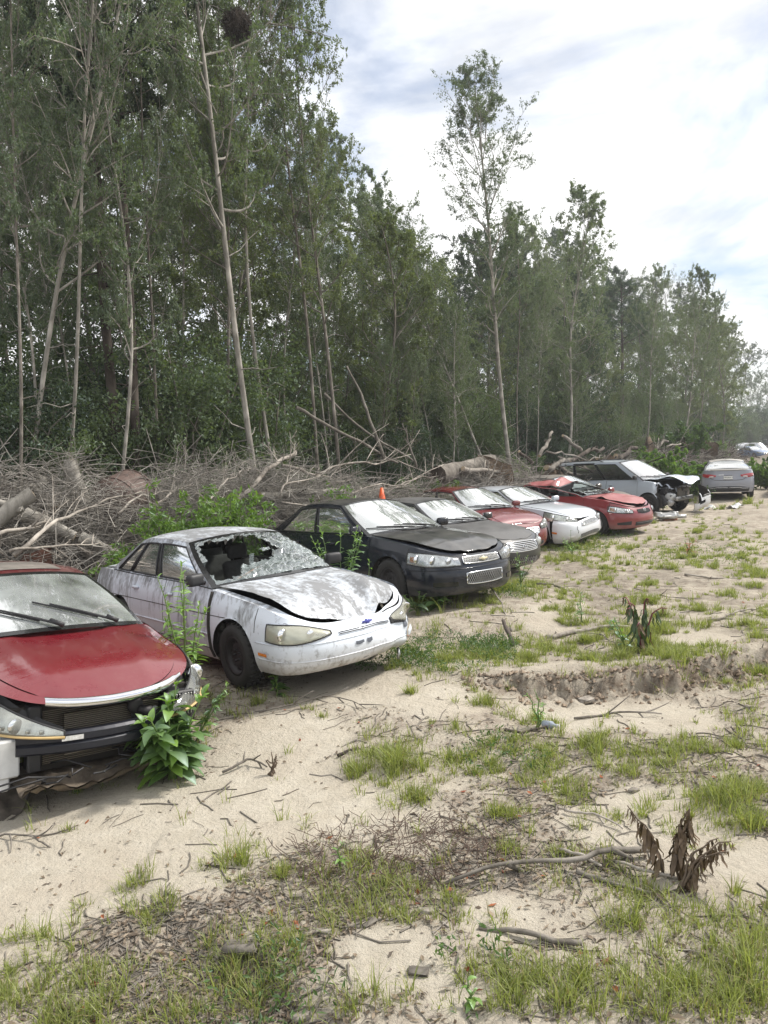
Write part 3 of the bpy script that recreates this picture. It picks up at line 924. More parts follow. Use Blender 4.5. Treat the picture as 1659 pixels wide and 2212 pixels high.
# loose twigs: nobody could count them
rng = np.random.RandomState(61)
seg = np.diff(RIDGE, axis=0); cum = np.concatenate([[0], np.cumsum(np.hypot(seg[:, 0], seg[:, 1]))])


def ridge_xy(l):
    return np.stack([np.interp(l, cum, RIDGE[:, 0]), np.interp(l, cum, RIDGE[:, 1])], -1)


def twigs(n, l0, l1, hmax, lmin, lmax, rmin, rmax, across=1.0, K=5, S=3, flat=.35):
    l = rng.uniform(l0, l1, n); c = ridge_xy(l)
    o = rng.normal(size=n) * across * .55
    x = c[:, 0] - ROWD[1] * o + rng.normal(size=n) * .1; y = c[:, 1] + ROWD[0] * o
    hh = hmax * np.exp(-(o / (across * 1.05)) ** 2) * (.45 + .75 * vnoise(x, y, .8, 3, 12))
    z = ground_h(x, y) + rng.uniform(0, 1, n) ** 1.1 * hh
    d = rng.normal(size=(n, 3)); d[:, 2] *= flat; d[:, 2] += .12; d /= np.linalg.norm(d, axis=1, keepdims=True)
    L = rng.uniform(lmin, lmax, n); k = np.linspace(-.5, .5, K)
    P = np.stack([x, y, z], 1)[:, None] + d[:, None] * (L[:, None] * k)[..., None]
    w = rng.normal(size=(n, 3)) * .16; P = P + w[:, None] * (L[:, None] * (k * 2) ** 2)[..., None] + rng.normal(size=(n, K, 3)) * .02 * L[:, None, None]
    P[..., 2] = np.maximum(P[..., 2], ground_h(P[..., 0], P[..., 1]) + .01)
    r = rng.uniform(rmin, rmax, n)[:, None] * (1 - .7 * (k + .5))
    return batch_tubes(P, r, S)


b = MB()
b.add(*twigs(17000, 6.5, 27.0, 2.0, .5, 1.7, .004, .010, 1.5))
b.add(*twigs(3500, 26.0, 60.0, 1.3, .6, 2.0, .006, .014, 1.3))
b.add(*twigs(12000, 6.5, 27.0, 1.7, .25, .7, .003, .006, 1.5, 4))
tag(link('brush_twigs', b.mesh('brush_twigs', MAT['twig'])), 'tangle of dry grey twigs heaped along the edge of the wood', 'brush', kind='stuff')
b = MB()
b.add(*twigs(1500, 8.0, 26.0, .8, .3, 1.2, .006, .02, 1.4, 4))
b.add(*twigs(1300, 24.0, 62.0, 1.5, .4, 1.6, .012, .045, 1.4, 4))
tag(link('brush_debris', b.mesh('brush_debris', MAT['bark_dark'])), 'dark rotten sticks and bark low in the brush pile', 'brush', kind='stuff')


def limb(name, label, pts, r0, r1, forks=5, seed=0, mat='deadwood', amp=.035, group=None, sub=2, flen=.3, up=.1, cat='branch'):
    """dead limb: main stem and its side branches, each a part"""
    rg = np.random.RandomState(seed)
    r0, r1 = r0 * .62, r1 * .6
    P = wobble(rg, pts, 12, amp)
    base = P[0].copy()
    o = empty(name, base); tag(o, label, cat, group)
    link('stem', MB().tube(P - base, np.linspace(r0, r1, 12) * (1 + rg.normal(size=12) * .06), 9).mesh('stem', MAT[mat]), o)
    L = np.linalg.norm(P[-1] - P[0])
    if forks:
        P2, L2 = spawn(rg, (P - base)[None], forks, .2, .98, flen, 40, 6, up * .3, .12, np.array([L]))
        for q, l_ in zip(P2, L2):
            bb = MB().tube(q, np.clip(r1 * 1.1, .005, .018) * np.linspace(1, .25, 6) + .002, 5)
            if sub:
                P3, L3 = spawn(rg, q[None], sub + 5, .2, 1, .45, 38, 5, 0, .14, np.array([l_]))
                bb.add(*batch_tubes(P3, np.full((len(P3), 5), max(.003, r1 * .3)) * (1 - .7 * np.linspace(0, 1, 5)), 4))
            link('side_branch', bb.mesh('side_branch', MAT[mat]), o)
    return o


def log(name, label, a, b_, r0, r1, seed=0, mat='bark_pale', knots=1, amp=.02, cat='log', group=None, cut=True):
    rg = np.random.RandomState(seed)
    P = wobble(rg, [a, b_], 8, amp)
    o = empty(name, P[0]); tag(o, label, cat, group)
    Q = P - P[0]
    rr = np.linspace(r0, r1, 8) * (1 + rg.normal(size=8) * .05)
    V_, F_ = tube(Q, rr, 12, False)
    link('bark', np_mesh('bark', V_, F_, MAT[mat]), o)
    for e, i in ((0, 0), (1, -1)):
        T_ = Q[1] - Q[0] if e == 0 else Q[-1] - Q[-2]
        T_ = T_ / np.linalg.norm(T_) * (-1 if e == 0 else 1)
        u = np.cross(T_, [0, 0, 1.0]); u = u / (np.linalg.norm(u) + 1e-6) if np.linalg.norm(u) > .05 else np.array([1.0, 0, 0]); w = np.cross(T_, u)
        a_ = np.arange(12) * np.pi / 6
        ring = Q[i] + rr[i] * .97 * (np.cos(a_)[:, None] * u + np.sin(a_)[:, None] * w)
        Vc = np.concatenate([ring, [Q[i] + T_ * .012]])
        link('cut_end', np_mesh('cut_end', Vc, np.array([(j, (j + 1) % 12, 12) for j in range(12)]), MAT['cut_wood' if cut else 'bark_dark'], False), o)
    for k in range(knots):
        f = rg.uniform(.3, .9); p = Q[int(f * 7)]; d = rg.normal(size=3); d[2] = abs(d[2]); d /= np.linalg.norm(d)
        link('branch_stub', MB().tube([p, p + d * r0 * 1.7, p + d * r0 * 2.1], [r0 * .5, r0 * .38, r0 * .34], 7).mesh('branch_stub', MAT[mat]), o)
    return o


# cut logs standing out of the left end of the pile
log('cut_log', 'pale cut log standing upright with a stub near its top', rp(186, 1105), rp(148, 993, .2), .15, .115, 1, knots=0, amp=.03)
_o = log('cut_log', 'mottled log leaning up left of the upright stub log', rp(128, 1095, .3), rp(84, 1040, .5), .16, .13, 2)
log('cut_log', 'mottled log lying behind the rotten stump', rp(118, 1098, 0), rp(58, 1058, .3), .15, .14, 3)
log('cut_log', 'broken pale log pointing up left at the left edge', rp(-30, 1140, -.9), rp(70, 1064, -1.0), .13, .12, 4, knots=2)
log('cut_log', 'thick rough-barked log butt at the far left of the pile', rp(-40, 1130, .5), rp(18, 1050, .6), .36, .30, 5, 'bark_dark', 0)
log('cut_log', 'long pale log sloping down to the right below the tangle', rp(55, 1112, -.6), rp(160, 1160, -.9), .12, .09, 6)
log('cut_log', 'short pale log half buried behind the white sedan', rp(175, 1160, -1.0), rp(262, 1205, -1.3), .10, .08, 7)
log('cut_log', 'long level log lying right of the rusty tank', rp(335, 1070, .6), rp(560, 1068, .5), .10, .085, 8)
log('cut_log', 'level grey log under the brush behind the black sedan', rp(690, 1080, 0), rp(815, 1082, 0), .075, .065, 9)
log('cut_log', 'grey log on the ground between the brush and the black sedan roof', rp(560, 1072, -.4), rp(735, 1060, -.2), .085, .07, 10)
log('fallen_log', 'fallen trunk with a dark sawn end lying before the upturned roots', rp(945, 1027, .2), rp(1062, 1000, .6), .26, .24, 11, 'bark', 1, .01, cut=False)
log('cut_log', 'thin log jutting out to the right of the fallen trunk', rp(1000, 1012, -.5), rp(1082, 1020, -.8), .07, .05, 12, 'deadwood', 0)
for k, (ax, ay, bx, by, r_, lb) in enumerate((
        (1165, 985, 1195, 935, .13, 'leaning split log at the left of the stump heap'),
        (1232, 1000, 1310, 962, .16, 'pale log lying across the heap above the minivan roof'),
        (1255, 972, 1215, 945, .14, 'short log poking up left in the stump heap'),
        (1330, 985, 1375, 968, .22, 'barkless pale log on top of the heap behind the minivan'),
        (1180, 1010, 1235, 990, .20, 'round dark log end in the stump heap near the roots'),
        (1290, 990, 1345, 990, .15, 'level log low in the heap behind the minivan'),
        (1395, 975, 1440, 958, .15, 'grey log at the right end of the stump heap'),
        (1150, 1000, 1120, 975, .12, 'short log sticking up right of the upturned roots'))):
    log('cut_log', lb, rp(ax, ay, .2), rp(bx, by, .6), r_ * .5, r_ * .4, 20 + k, 'bark_dark' if k % 2 else 'bark', 3, .04)

# larger dead limbs in the tangle
for k, (nm, lb, pts, r0, r1, fk) in enumerate((
        ('dead_limb', 'long pale barkless limb rising to the right out of the tangle', [rp(508, 1090, -.6), rp(560, 1040, -.4), rp(612, 990, .1), rp(640, 975, .3)], .085, .055, 4),
        ('dead_limb', 'bleached limb reaching right along the top of the tangle', [rp(610, 1005, -.1), rp(700, 1012, .2), rp(800, 1000, .5), rp(880, 985, .8)], .055, .018, 9),
        ('dead_limb', 'thin pale limb rising from behind the black sedan to the crest', [rp(728, 1108, -1.2), rp(760, 1066, -.8), rp(850, 1040, -.4), rp(940, 1012, 0)], .045, .014, 8),
        ('dead_limb', 'slender dark stem standing up before the broadest trunk', [rp(605, 1075, -1.1), rp(628, 1010, -.9), rp(632, 930, -.8)], .03, .008, 5),
        ('dead_limb', 'forked grey branch sprawling right of the rusty tank', [rp(330, 1090, -.8), rp(390, 1052, -.5), rp(440, 1040, -.4)], .045, .014, 8),
        ('dead_limb', 'curved silver branch in front of the rusty tank', [rp(255, 1110, -1.0), rp(300, 1072, -.8), rp(345, 1060, -.7), rp(395, 1070, -.9)], .035, .012, 8),
        ('dead_limb', 'long bare branch sweeping up from the red sedan roof', [rp(30, 1200, -2.2), rp(120, 1130, -1.8), rp(215, 1080, -1.4), rp(300, 1050, -1.2)], .055, .014, 9),
        ('dead_limb', 'pale bent branch at the left edge above the red sedan', [rp(-30, 1160, -1.9), rp(60, 1140, -1.7), rp(105, 1130, -1.6)], .05, .03, 4),
        ('dead_limb', 'weathered branch lying low left of the white sedan', [rp(20, 1190, -2.4), rp(120, 1180, -2.2), rp(215, 1172, -2.0)], .035, .012, 6),
        ('dead_limb', 'thin leaning dead stem propped against the wood', [rp(830, 992, .8), rp(790, 880, 1.6), rp(750, 790, 2.4)], .075, .045, 0),
        ('dead_limb', 'long fallen pole slanting through the trees to the right', [rp(640, 880, 2.0), rp(740, 935, 1.5), rp(860, 1000, .9)], .07, .05, 1),
        ('dead_limb', 'second fallen pole slanting behind the first', [rp(700, 850, 3.2), rp(800, 940, 2.4), rp(900, 1000, 1.2)], .06, .04, 1),
        ('dead_limb', 'crooked dead branch standing left of the fallen trunk', [rp(900, 1010, 0), rp(880, 950, .4), rp(868, 915, .6)], .055, .02, 4),
        ('dead_limb', 'forked bare sapling before the upturned roots', [rp(1052, 1048, -1.4), rp(1068, 1010, -1.3), rp(1080, 985, -1.2)], .035, .010, 5),
        ('dead_limb', 'tangled branch over the crest above the black sedan', [rp(820, 1060, -.6), rp(900, 1030, -.2), rp(985, 1015, .2)], .04, .012, 9),
        ('dead_limb', 'dead branch arching across the middle of the tangle', [rp(600, 1060, -.8), rp(690, 1030, -.6), rp(760, 1040, -.6)], .035, .010, 9),
        ('dead_limb', 'pale branch lying along the foot of the tangle', [rp(610, 1085, -1.2), rp(700, 1095, -1.2), rp(770, 1085, -1.0)], .03, .010, 7),
        ('dead_limb', 'broken branch with splayed twigs above the white sedan roof', [rp(430, 1100, -1.2), rp(480, 1050, -.8), rp(520, 1020, -.4)], .04, .012, 8),
        ('dead_limb', 'grey branch poking up between the tank and the sapling', [rp(385, 1065, 0), rp(400, 1000, .3), rp(398, 960, .5)], .03, .012, 3),
        ('dead_limb', 'reddish dead branch standing above the crest', [rp(455, 1050, 0), rp(445, 1000, .2), rp(440, 975, .3)], .03, .012, 4),
        ('dead_limb', 'splintered branch lying over the stump heap', [rp(1180, 975, -.3), rp(1260, 985, 0), rp(1340, 970, .4)], .06, .02, 6),
        ('dead_limb', 'bare branch at the right end of the heap near the silver sedan', [rp(1440, 965, 0), rp(1480, 955, .5), rp(1530, 955, 1)], .08, .03, 5))):
    limb(nm, lb, pts, r0, r1, fk, 100 + k, 'bark' if k in (9, 10, 11, 12, 13, 18, 19, 20) else 'deadwood', .012 if k in (9, 10, 11) else .03)
# smaller nameless branches lying through the tangle
rb_ = np.random.RandomState(9)
for k in range(46):
    l = rb_.uniform(8.5, 30) if k < 34 else rb_.uniform(30, 55)
    c = ridge_xy(np.array([l]))[0]; o = rb_.normal() * .7
    x, y = c[0] - ROWD[1] * o, c[1] + ROWD[0] * o
    z = gz(x, y) + rb_.uniform(.2, 1.0) * (1.25 - .4 * abs(o)); d = rb_.normal(size=3); d[2] = abs(d[2]) * .35; d /= np.linalg.norm(d)
    L = rb_.uniform(1.0, 2.4)
    limb('dead_branch', 'small dead branch caught in the grey brush ' + ('above the red sedan' if l < 12 else 'behind the white sedan' if l < 17 else 'behind the black sedan' if l < 23 else 'near the fallen trunk' if l < 31 else 'behind the minivan'), [np.array((x, y, z)), np.array((x, y, z)) + d * L * .5, np.array((x, y, z)) + d * L], rb_.uniform(.018, .04), .008, rb_.randint(4, 9), 200 + k, group='small branches in the brush ' + str(int(np.searchsorted((12, 17, 23, 31), l))), amp=.05)

# upturned root plate
MAT['root_soil'] = m_simple('rooty_soil', (.115, .082, .055), .95, var=.5, nscale=9, bump=.8)
MAT['rot_wood'] = m_simple('rotten_red_wood', (.10, .045, .030), .95, var=.5, nscale=14, bump=.6)


def root_plate(label, p, r, seed, lean=.2, mat='root_soil', nroots=26, h=1.0):
    rg = np.random.RandomState(seed)
    o = empty('upturned_stump', p); tag(o, label, 'stump')
    a = np.linspace(0, 2 * np.pi, 25)[:-1]; rr = np.linspace(.02, 1, 7)
    A, B = np.meshgrid(a, rr, indexing='ij')
    rad = r * B * (1 + .22 * np.sin(A * 3 + seed) + .12 * np.sin(A * 7 + 1))
    dep = .35 * r * (1 - B ** 2) + rg.normal(size=A.shape) * .05 * r
    V_ = np.stack([rad * np.cos(A), -dep, r * .85 + rad * np.sin(A) * h], -1).reshape(-1, 3)
    F_ = np.concatenate([grid_faces(24, 7), np.array([(23 * 7 + j, j, j + 1, 23 * 7 + j + 1) for j in range(6)])])
    V2 = V_.copy(); V2[:, 1] = -V2[:, 1] * .5 + .1
    link('soil', MB().add(V_, F_).add(V2, F_[:, ::-1]).mesh('soil', MAT[mat]), o)
    k = np.linspace(0, 1, 6)
    for i in range(nroots):
        an = rg.uniform(0, 6.28); l_ = r * rg.uniform(.5, 1.3); st = r * rg.uniform(0, .4)
        d = np.array([math.cos(an), rg.uniform(-.5, .1), math.sin(an)])
        P = np.array([0, -.3 * r, r * .85]) + d * st + d * (l_ * k)[:, None] + rg.normal(size=(6, 3)) * .05 * r
        link('root', MB().tube(P, np.linspace(r * .07, r * .012, 6) * rg.uniform(.5, 1.3), 6).mesh('root', MAT['deadwood' if i % 3 == 0 else 'bark']), o)
    return o


p = rp(1062, 1065, -.2); p[2] = gz(p[0], p[1]) - .1
o = root_plate('big upturned root plate with hanging roots behind the pale blue sedan', p, 1.1, 3); o.rotation_euler = (0, 0, -.35)
p = rp(62, 1150, -1.0); p[2] = gz(p[0], p[1])
o = root_plate('small rotten red-brown stump in the left end of the pile', p, .38, 5, mat='rot_wood', nroots=12)
for k, (px, r_) in enumerate(((1235, .55), (1290, .6), (1345, .5), (1200, .5), (1405, .6), (1475, .6), (1520, .7))):
    p = rp(px, 1000, .1 + .3 * (k % 2)); p[2] = gz(p[0], p[1]) + .25; r_ *= 1.25
    o = root_plate(('grey stump with splayed roots left in the heap behind the minivan', 'stump with upright roots above the middle of the minivan', 'low stump beside the barkless pale log', 'stump next to the big root plate', 'stump at the right of the minivan heap', 'far stump under the green bushes', 'last stump in the far brush near the silver sedan')[k], p, r_, 30 + k, nroots=16)
    o.rotation_euler = (0, 0, -.9 + .5 * k)

# rusty tank
MAT['rust_tank'] = m_simple('rusty_brown_paint', (.105, .070, .058), .75, var=.35, nscale=5, bump=.15)
c = rp(276, 1078, .2)
o = empty('storage_tank', (c[0], c[1], c[2] - .55)); tag(o, 'round rusty brown tank lying on the brush pile', 'tank')
prof = [(.02, -.52), (.22, -.50), (.40, -.42), (.50, -.30), (.52, -.2), (.52, .3), (.50, .37), (.4, .45), (.2, .5), (.02, .52)]
V_, F_ = lathe = None, None
a = np.arange(28) * 2 * np.pi / 28
pr = np.array(prof)
V_ = np.stack([pr[:, 0][:, None] * np.cos(a), np.repeat(pr[:, 1][:, None], 28, 1), .52 + pr[:, 0][:, None] * np.sin(a)], -1).reshape(-1, 3)
F_ = np.concatenate([np.stack([i * 28 + np.arange(28), (i + 1) * 28 + np.arange(28), (i + 1) * 28 + (np.arange(28) + 1) % 28, i * 28 + (np.arange(28) + 1) % 28], 1) for i in range(len(pr) - 1)])
link('shell', np_mesh('shell', V_, F_, MAT['rust_tank']), o)
for y in (-.2, .3):
    link('weld_ring', MB().tube(np.stack([.525 * np.cos(a), np.full(28, y), .52 + .525 * np.sin(a)], 1), .012, 5, False).mesh('weld_ring', MAT['rust_tank']), o)
o.rotation_euler = (.25, 0, -.35)

# traffic cones half hidden behind the cars
MAT['cone'] = m_simple('orange_cone', (.78, .11, .02), .5, nscale=8)


def cone(label, p, h=.5, tilt=0.0):
    o = empty('traffic_cone', p); tag(o, label, 'cone'); o.rotation_euler = (tilt, tilt * .6, .3)
    V_, F_ = tube([(0, 0, .02), (0, 0, h * .5), (0, 0, h)], [.14, .085, .03], 16)
    link('cone_body', np_mesh('cone_body', V_, F_, MAT['cone']), o)
    link('cone_foot', MB().add(*rounded_box((0, 0, .02), (.34, .34, .04), .015, 2)).mesh('cone_foot', MAT['cone']), o)


p = at_depth(826, 1090, 16.2); p.z -= .25
cone('orange cone standing behind the black sedan roof', p, .62)
p = at_depth(1004, 1058, 22.5); p.z -= .15
cone('toppled orange cone in the weeds behind the maroon sedan', p, .5, 1.1)

# ---- bushes
def bush(label, px, py, depth, size, seed, mat='leaf_mid', leaf=(.09, .045), n=6000, name='bush', stems=12):
    rad, H = size
    pair = make_shrub(seed, H, rad, n, leaf, mat, stems, 'bark')
    p = at_depth(px, py, depth); z = gz(p.x, p.y)
    return plant_tree(pair, name, label, (p.x, p.y, z), (1, 1), seed * 1.3, (0, 0), None, 'bush', ('stems', 'foliage'))


bush('bright green weedy bush spreading behind the white sedan roof', 470, 1128, 12.4, (1.2, 1.65), 71, 'leaf_bright', (.13, .042), 6500, stems=26)
bush('green weeds at the left foot of the bush behind the white sedan', 375, 1150, 11.8, (.7, 1.45), 72, 'leaf_bright', (.12, .04), 2600)
bush('sprigs of green weeds by the white sedan rear pillar', 270, 1185, 11.0, (.55, 1.05), 73, 'leaf_bright', (.11, .036), 1300)
bush('upright green shrub growing in the tangle above the black sedan', 722, 1098, 15.0, (.5, 1.5), 74, 'leaf_bright', (.12, .042), 1600, stems=14)
bush('rounded olive bush between the tangle and the fallen trunk', 905, 1066, 19.0, (.85, 1.5), 75, 'leaf_mid', (.10, .05), 4200)
bush('green growth under the fallen trunk end', 968, 1062, 21.0, (1.0, .9), 76, 'leaf_mid', (.10, .045), 3200)
bush('leafy weeds right of the upturned roots', 1110, 1040, 23.5, (.85, .9), 77, 'leaf_mid', (.13, .06), 3000)
bush('tall fine grass-green weed clump above the root plate', 1102, 985, 27.0, (.7, 1.6), 78, 'leaf_bright', (.14, .03), 2000)
bush('large rounded green bush beyond the minivan hood', 1478, 985, 40.0, (2.2, 2.3), 79, 'leaf_mid', (.16, .08), 9000)
bush('spreading green vines behind the minivan roof', 1400, 1000, 33.0, (2.6, 1.3), 80, 'leaf_bright', (.15, .08), 9000)
bush('green vines reaching down behind the minivan hood', 1462, 1020, 31.5, (2.4, 1.3), 81, 'leaf_bright', (.15, .08), 9000)
bush('green vines left of the parked silver sedan', 1500, 1035, 31.0, (1.4, 1.0), 82, 'leaf_bright', (.14, .07), 4000)
bush('tall weeds right of the parked silver sedan', 1655, 1050, 33.0, (1.6, 1.25), 83, 'leaf_bright', (.16, .05), 8000, stems=24)
bush('green shrub behind the silver sedan roof at the right', 1640, 1010, 42.0, (2.2, 1.1), 84, 'leaf_mid', (.15, .08), 7000)
bush('small bright shrub in front of the far brush', 1553, 985, 46.0, (.9, 1.4), 85, 'leaf_bright', (.15, .07), 2500)
bush('low green weeds behind the minivan rear', 1185, 1035, 25.5, (.9, .8), 86, 'leaf_mid', (.13, .06), 2600)
# ================================================================== vehicles
def rot_y(a):
    c, s = math.cos(a), math.sin(a)
    return np.array([[c, 0, s], [0, 1, 0], [-s, 0, c]])


def rot_z(a):
    c, s = math.cos(a), math.sin(a)
    return np.array([[c, -s, 0], [s, c, 0], [0, 0, 1]])


def lathe_y(prof, n=28):
    """profile (radius, y) turned about the y axis"""
    prof = np.array(prof, float)
    a = np.arange(n) * 2 * np.pi / n
    V = np.stack([prof[:, 0][:, None] * np.cos(a), np.repeat(prof[:, 1][:, None], n, 1), prof[:, 0][:, None] * np.sin(a)], -1).reshape(-1, 3)
    i, j = np.meshgrid(np.arange(len(prof) - 1), np.arange(n), indexing='ij')
    F = np.stack([i * n + j, (i + 1) * n + j, (i + 1) * n + (j + 1) % n, i * n + (j + 1) % n], -1).reshape(-1, 4)
    return V, F


_WH = {}


def wheel_meshes(r, style):
    k = (round(r, 3), style)
    if k in _WH: return _WH[k]
    w = .205; ri = r * .62
    V, F = lathe_y([(ri, -w / 2 + .015), (ri + .03, -w / 2), (r - .035, -w / 2 - .006), (r - .008, -w / 2 + .03), (r, -w / 4), (r, w / 4),
                    (r - .008, w / 2 - .03), (r - .035, w / 2 + .006), (ri + .03, w / 2), (ri, w / 2 - .015)], 36)
    b = MB().add(V, F)
    for k2 in range(36):          # tread blocks
        a = k2 * 2 * math.pi / 36
        Rm = np.array([[math.cos(a), 0, -math.sin(a)], [0, 1, 0], [math.sin(a), 0, math.cos(a)]])
        for y in (-.055, 0, .055):
            b.box(Rm @ np.array([r + .001, y + (.01 if k2 % 2 else -.01), 0]), (.012, .045, .034), Rm)
    ty = b.mesh('tyre', MAT['tyre'])
    # outer face towards +y
    if style == 'steel':
        V, F = lathe_y([(ri, -.06), (ri, .085), (ri - .02, .088), (ri - .035, .06), (ri - .05, .03), (.125, .045), (.095, .062), (.07, .05), (.001, .052)], 36)
        b = MB().add(V, F)
        for k2 in range(14):
            a = k2 * 2 * math.pi / 14
            b.sphere((math.cos(a) * .138, .043, math.sin(a) * .138), .014, 8, 4, (1, .5, 1))
        for k2 in range(5):
            a = k2 * 2 * math.pi / 5
            b.tube([(math.cos(a) * .055, .045, math.sin(a) * .055), (math.cos(a) * .055, .075, math.sin(a) * .055)], .011, 6)
        rm = b.mesh('rim', MAT['rim_dark'])
    else:
        V, F = lathe_y([(ri, -.06), (ri, .09), (ri - .018, .092), (ri - .03, .055), (ri - .05, .0), (.06, .0), (.055, .06), (.001, .068)], 36)
        b = MB().add(V, F)
        n = 7 if style == 'alloy' else 9
        for k2 in range(n):
            a = k2 * 2 * math.pi / n
            Rm = np.array([[math.cos(a), 0, -math.sin(a)], [0, 1, 0], [math.sin(a), 0, math.cos(a)]])
            b.box(Rm @ np.array([(ri + .03) / 2, .055, 0]), (ri - .05, .03, .05 if style == 'alloy' else .035), Rm)
        rm = b.mesh('rim', MAT['rim_grey'])
    _WH[k] = (ty, rm)
    return _WH[k]


_SEAT = {}


def seat_mesh(mat, kind):
    k = (mat, kind)
    if k in _SEAT: return _SEAT[k]
    b = MB()
    if kind == 'front':
        b.add(*rounded_box((0, 0, .08), (.52, .50, .16), .06))
        b.add(*rounded_box((-.30, 0, .36), (.16, .50, .60), .07, 3, rot_y(-.24)))
    elif kind == 'head':
        b.add(*rounded_box((0, 0, .10), (.11, .27, .19), .05))
        for y in (-.06, .06): b.tube([(0, y, -.06), (0, y, .04)], .007, 5)
    else:
        b.add(*rounded_box((0, 0, .08), (.55, 1.30, .18), .06))
        b.add(*rounded_box((-.32, 0, .36), (.16, 1.30, .56), .07, 3, rot_y(-.30)))
        for y in (-.42, .42): b.add(*rounded_box((-.42, y, .66), (.10, .30, .14), .045))
    _SEAT[k] = b.mesh(kind, MAT[mat])
    return _SEAT[k]


SEDAN = dict(fo=1.0, L=4.95, WB=2.78, hw=.915, H=1.50, rw=.325, nf=2.5, nr=3.0, fl=.95, rl=.75,
             zt=[(1.0, .70), (.75, .77), (.3, .86), (-.3, .93), (-.7, .97), (-2.4, .99), (-3.2, 1.02), (-3.95, .99)],
             zb=[(1.0, .20), (.4, .20), (-.3, .22), (-2.5, .22), (-3.2, .24), (-3.95, .30)],
             xA=-.55, xAt=-1.38, xCt=-2.72, xC=-3.30, rt=.68, crown=.06, hcrown=.055, tcrown=.03, bow0=.20, bow1=.10,
             zrail=[(0, -.075), (.35, -.045), (.65, -.05), (1, -.10)],     # below H
             wins=((.05, .47), (.505, .80), (.82, .93)), wv=(.05, .88),
             doors=(-.42, -1.52, -2.52), vs=.17, xbump=.40, vbr=.62, nose_in=(.13, .03, .0, .02, .11), tail_in=(.10, .02, .0, .02, .07),
             side_in=(.075, .015, 0.0, .02, .085), seats='seat_grey', wheel='alloy', handle='paint', mirror='paint', glass='windscreen', sglass='side_glass')


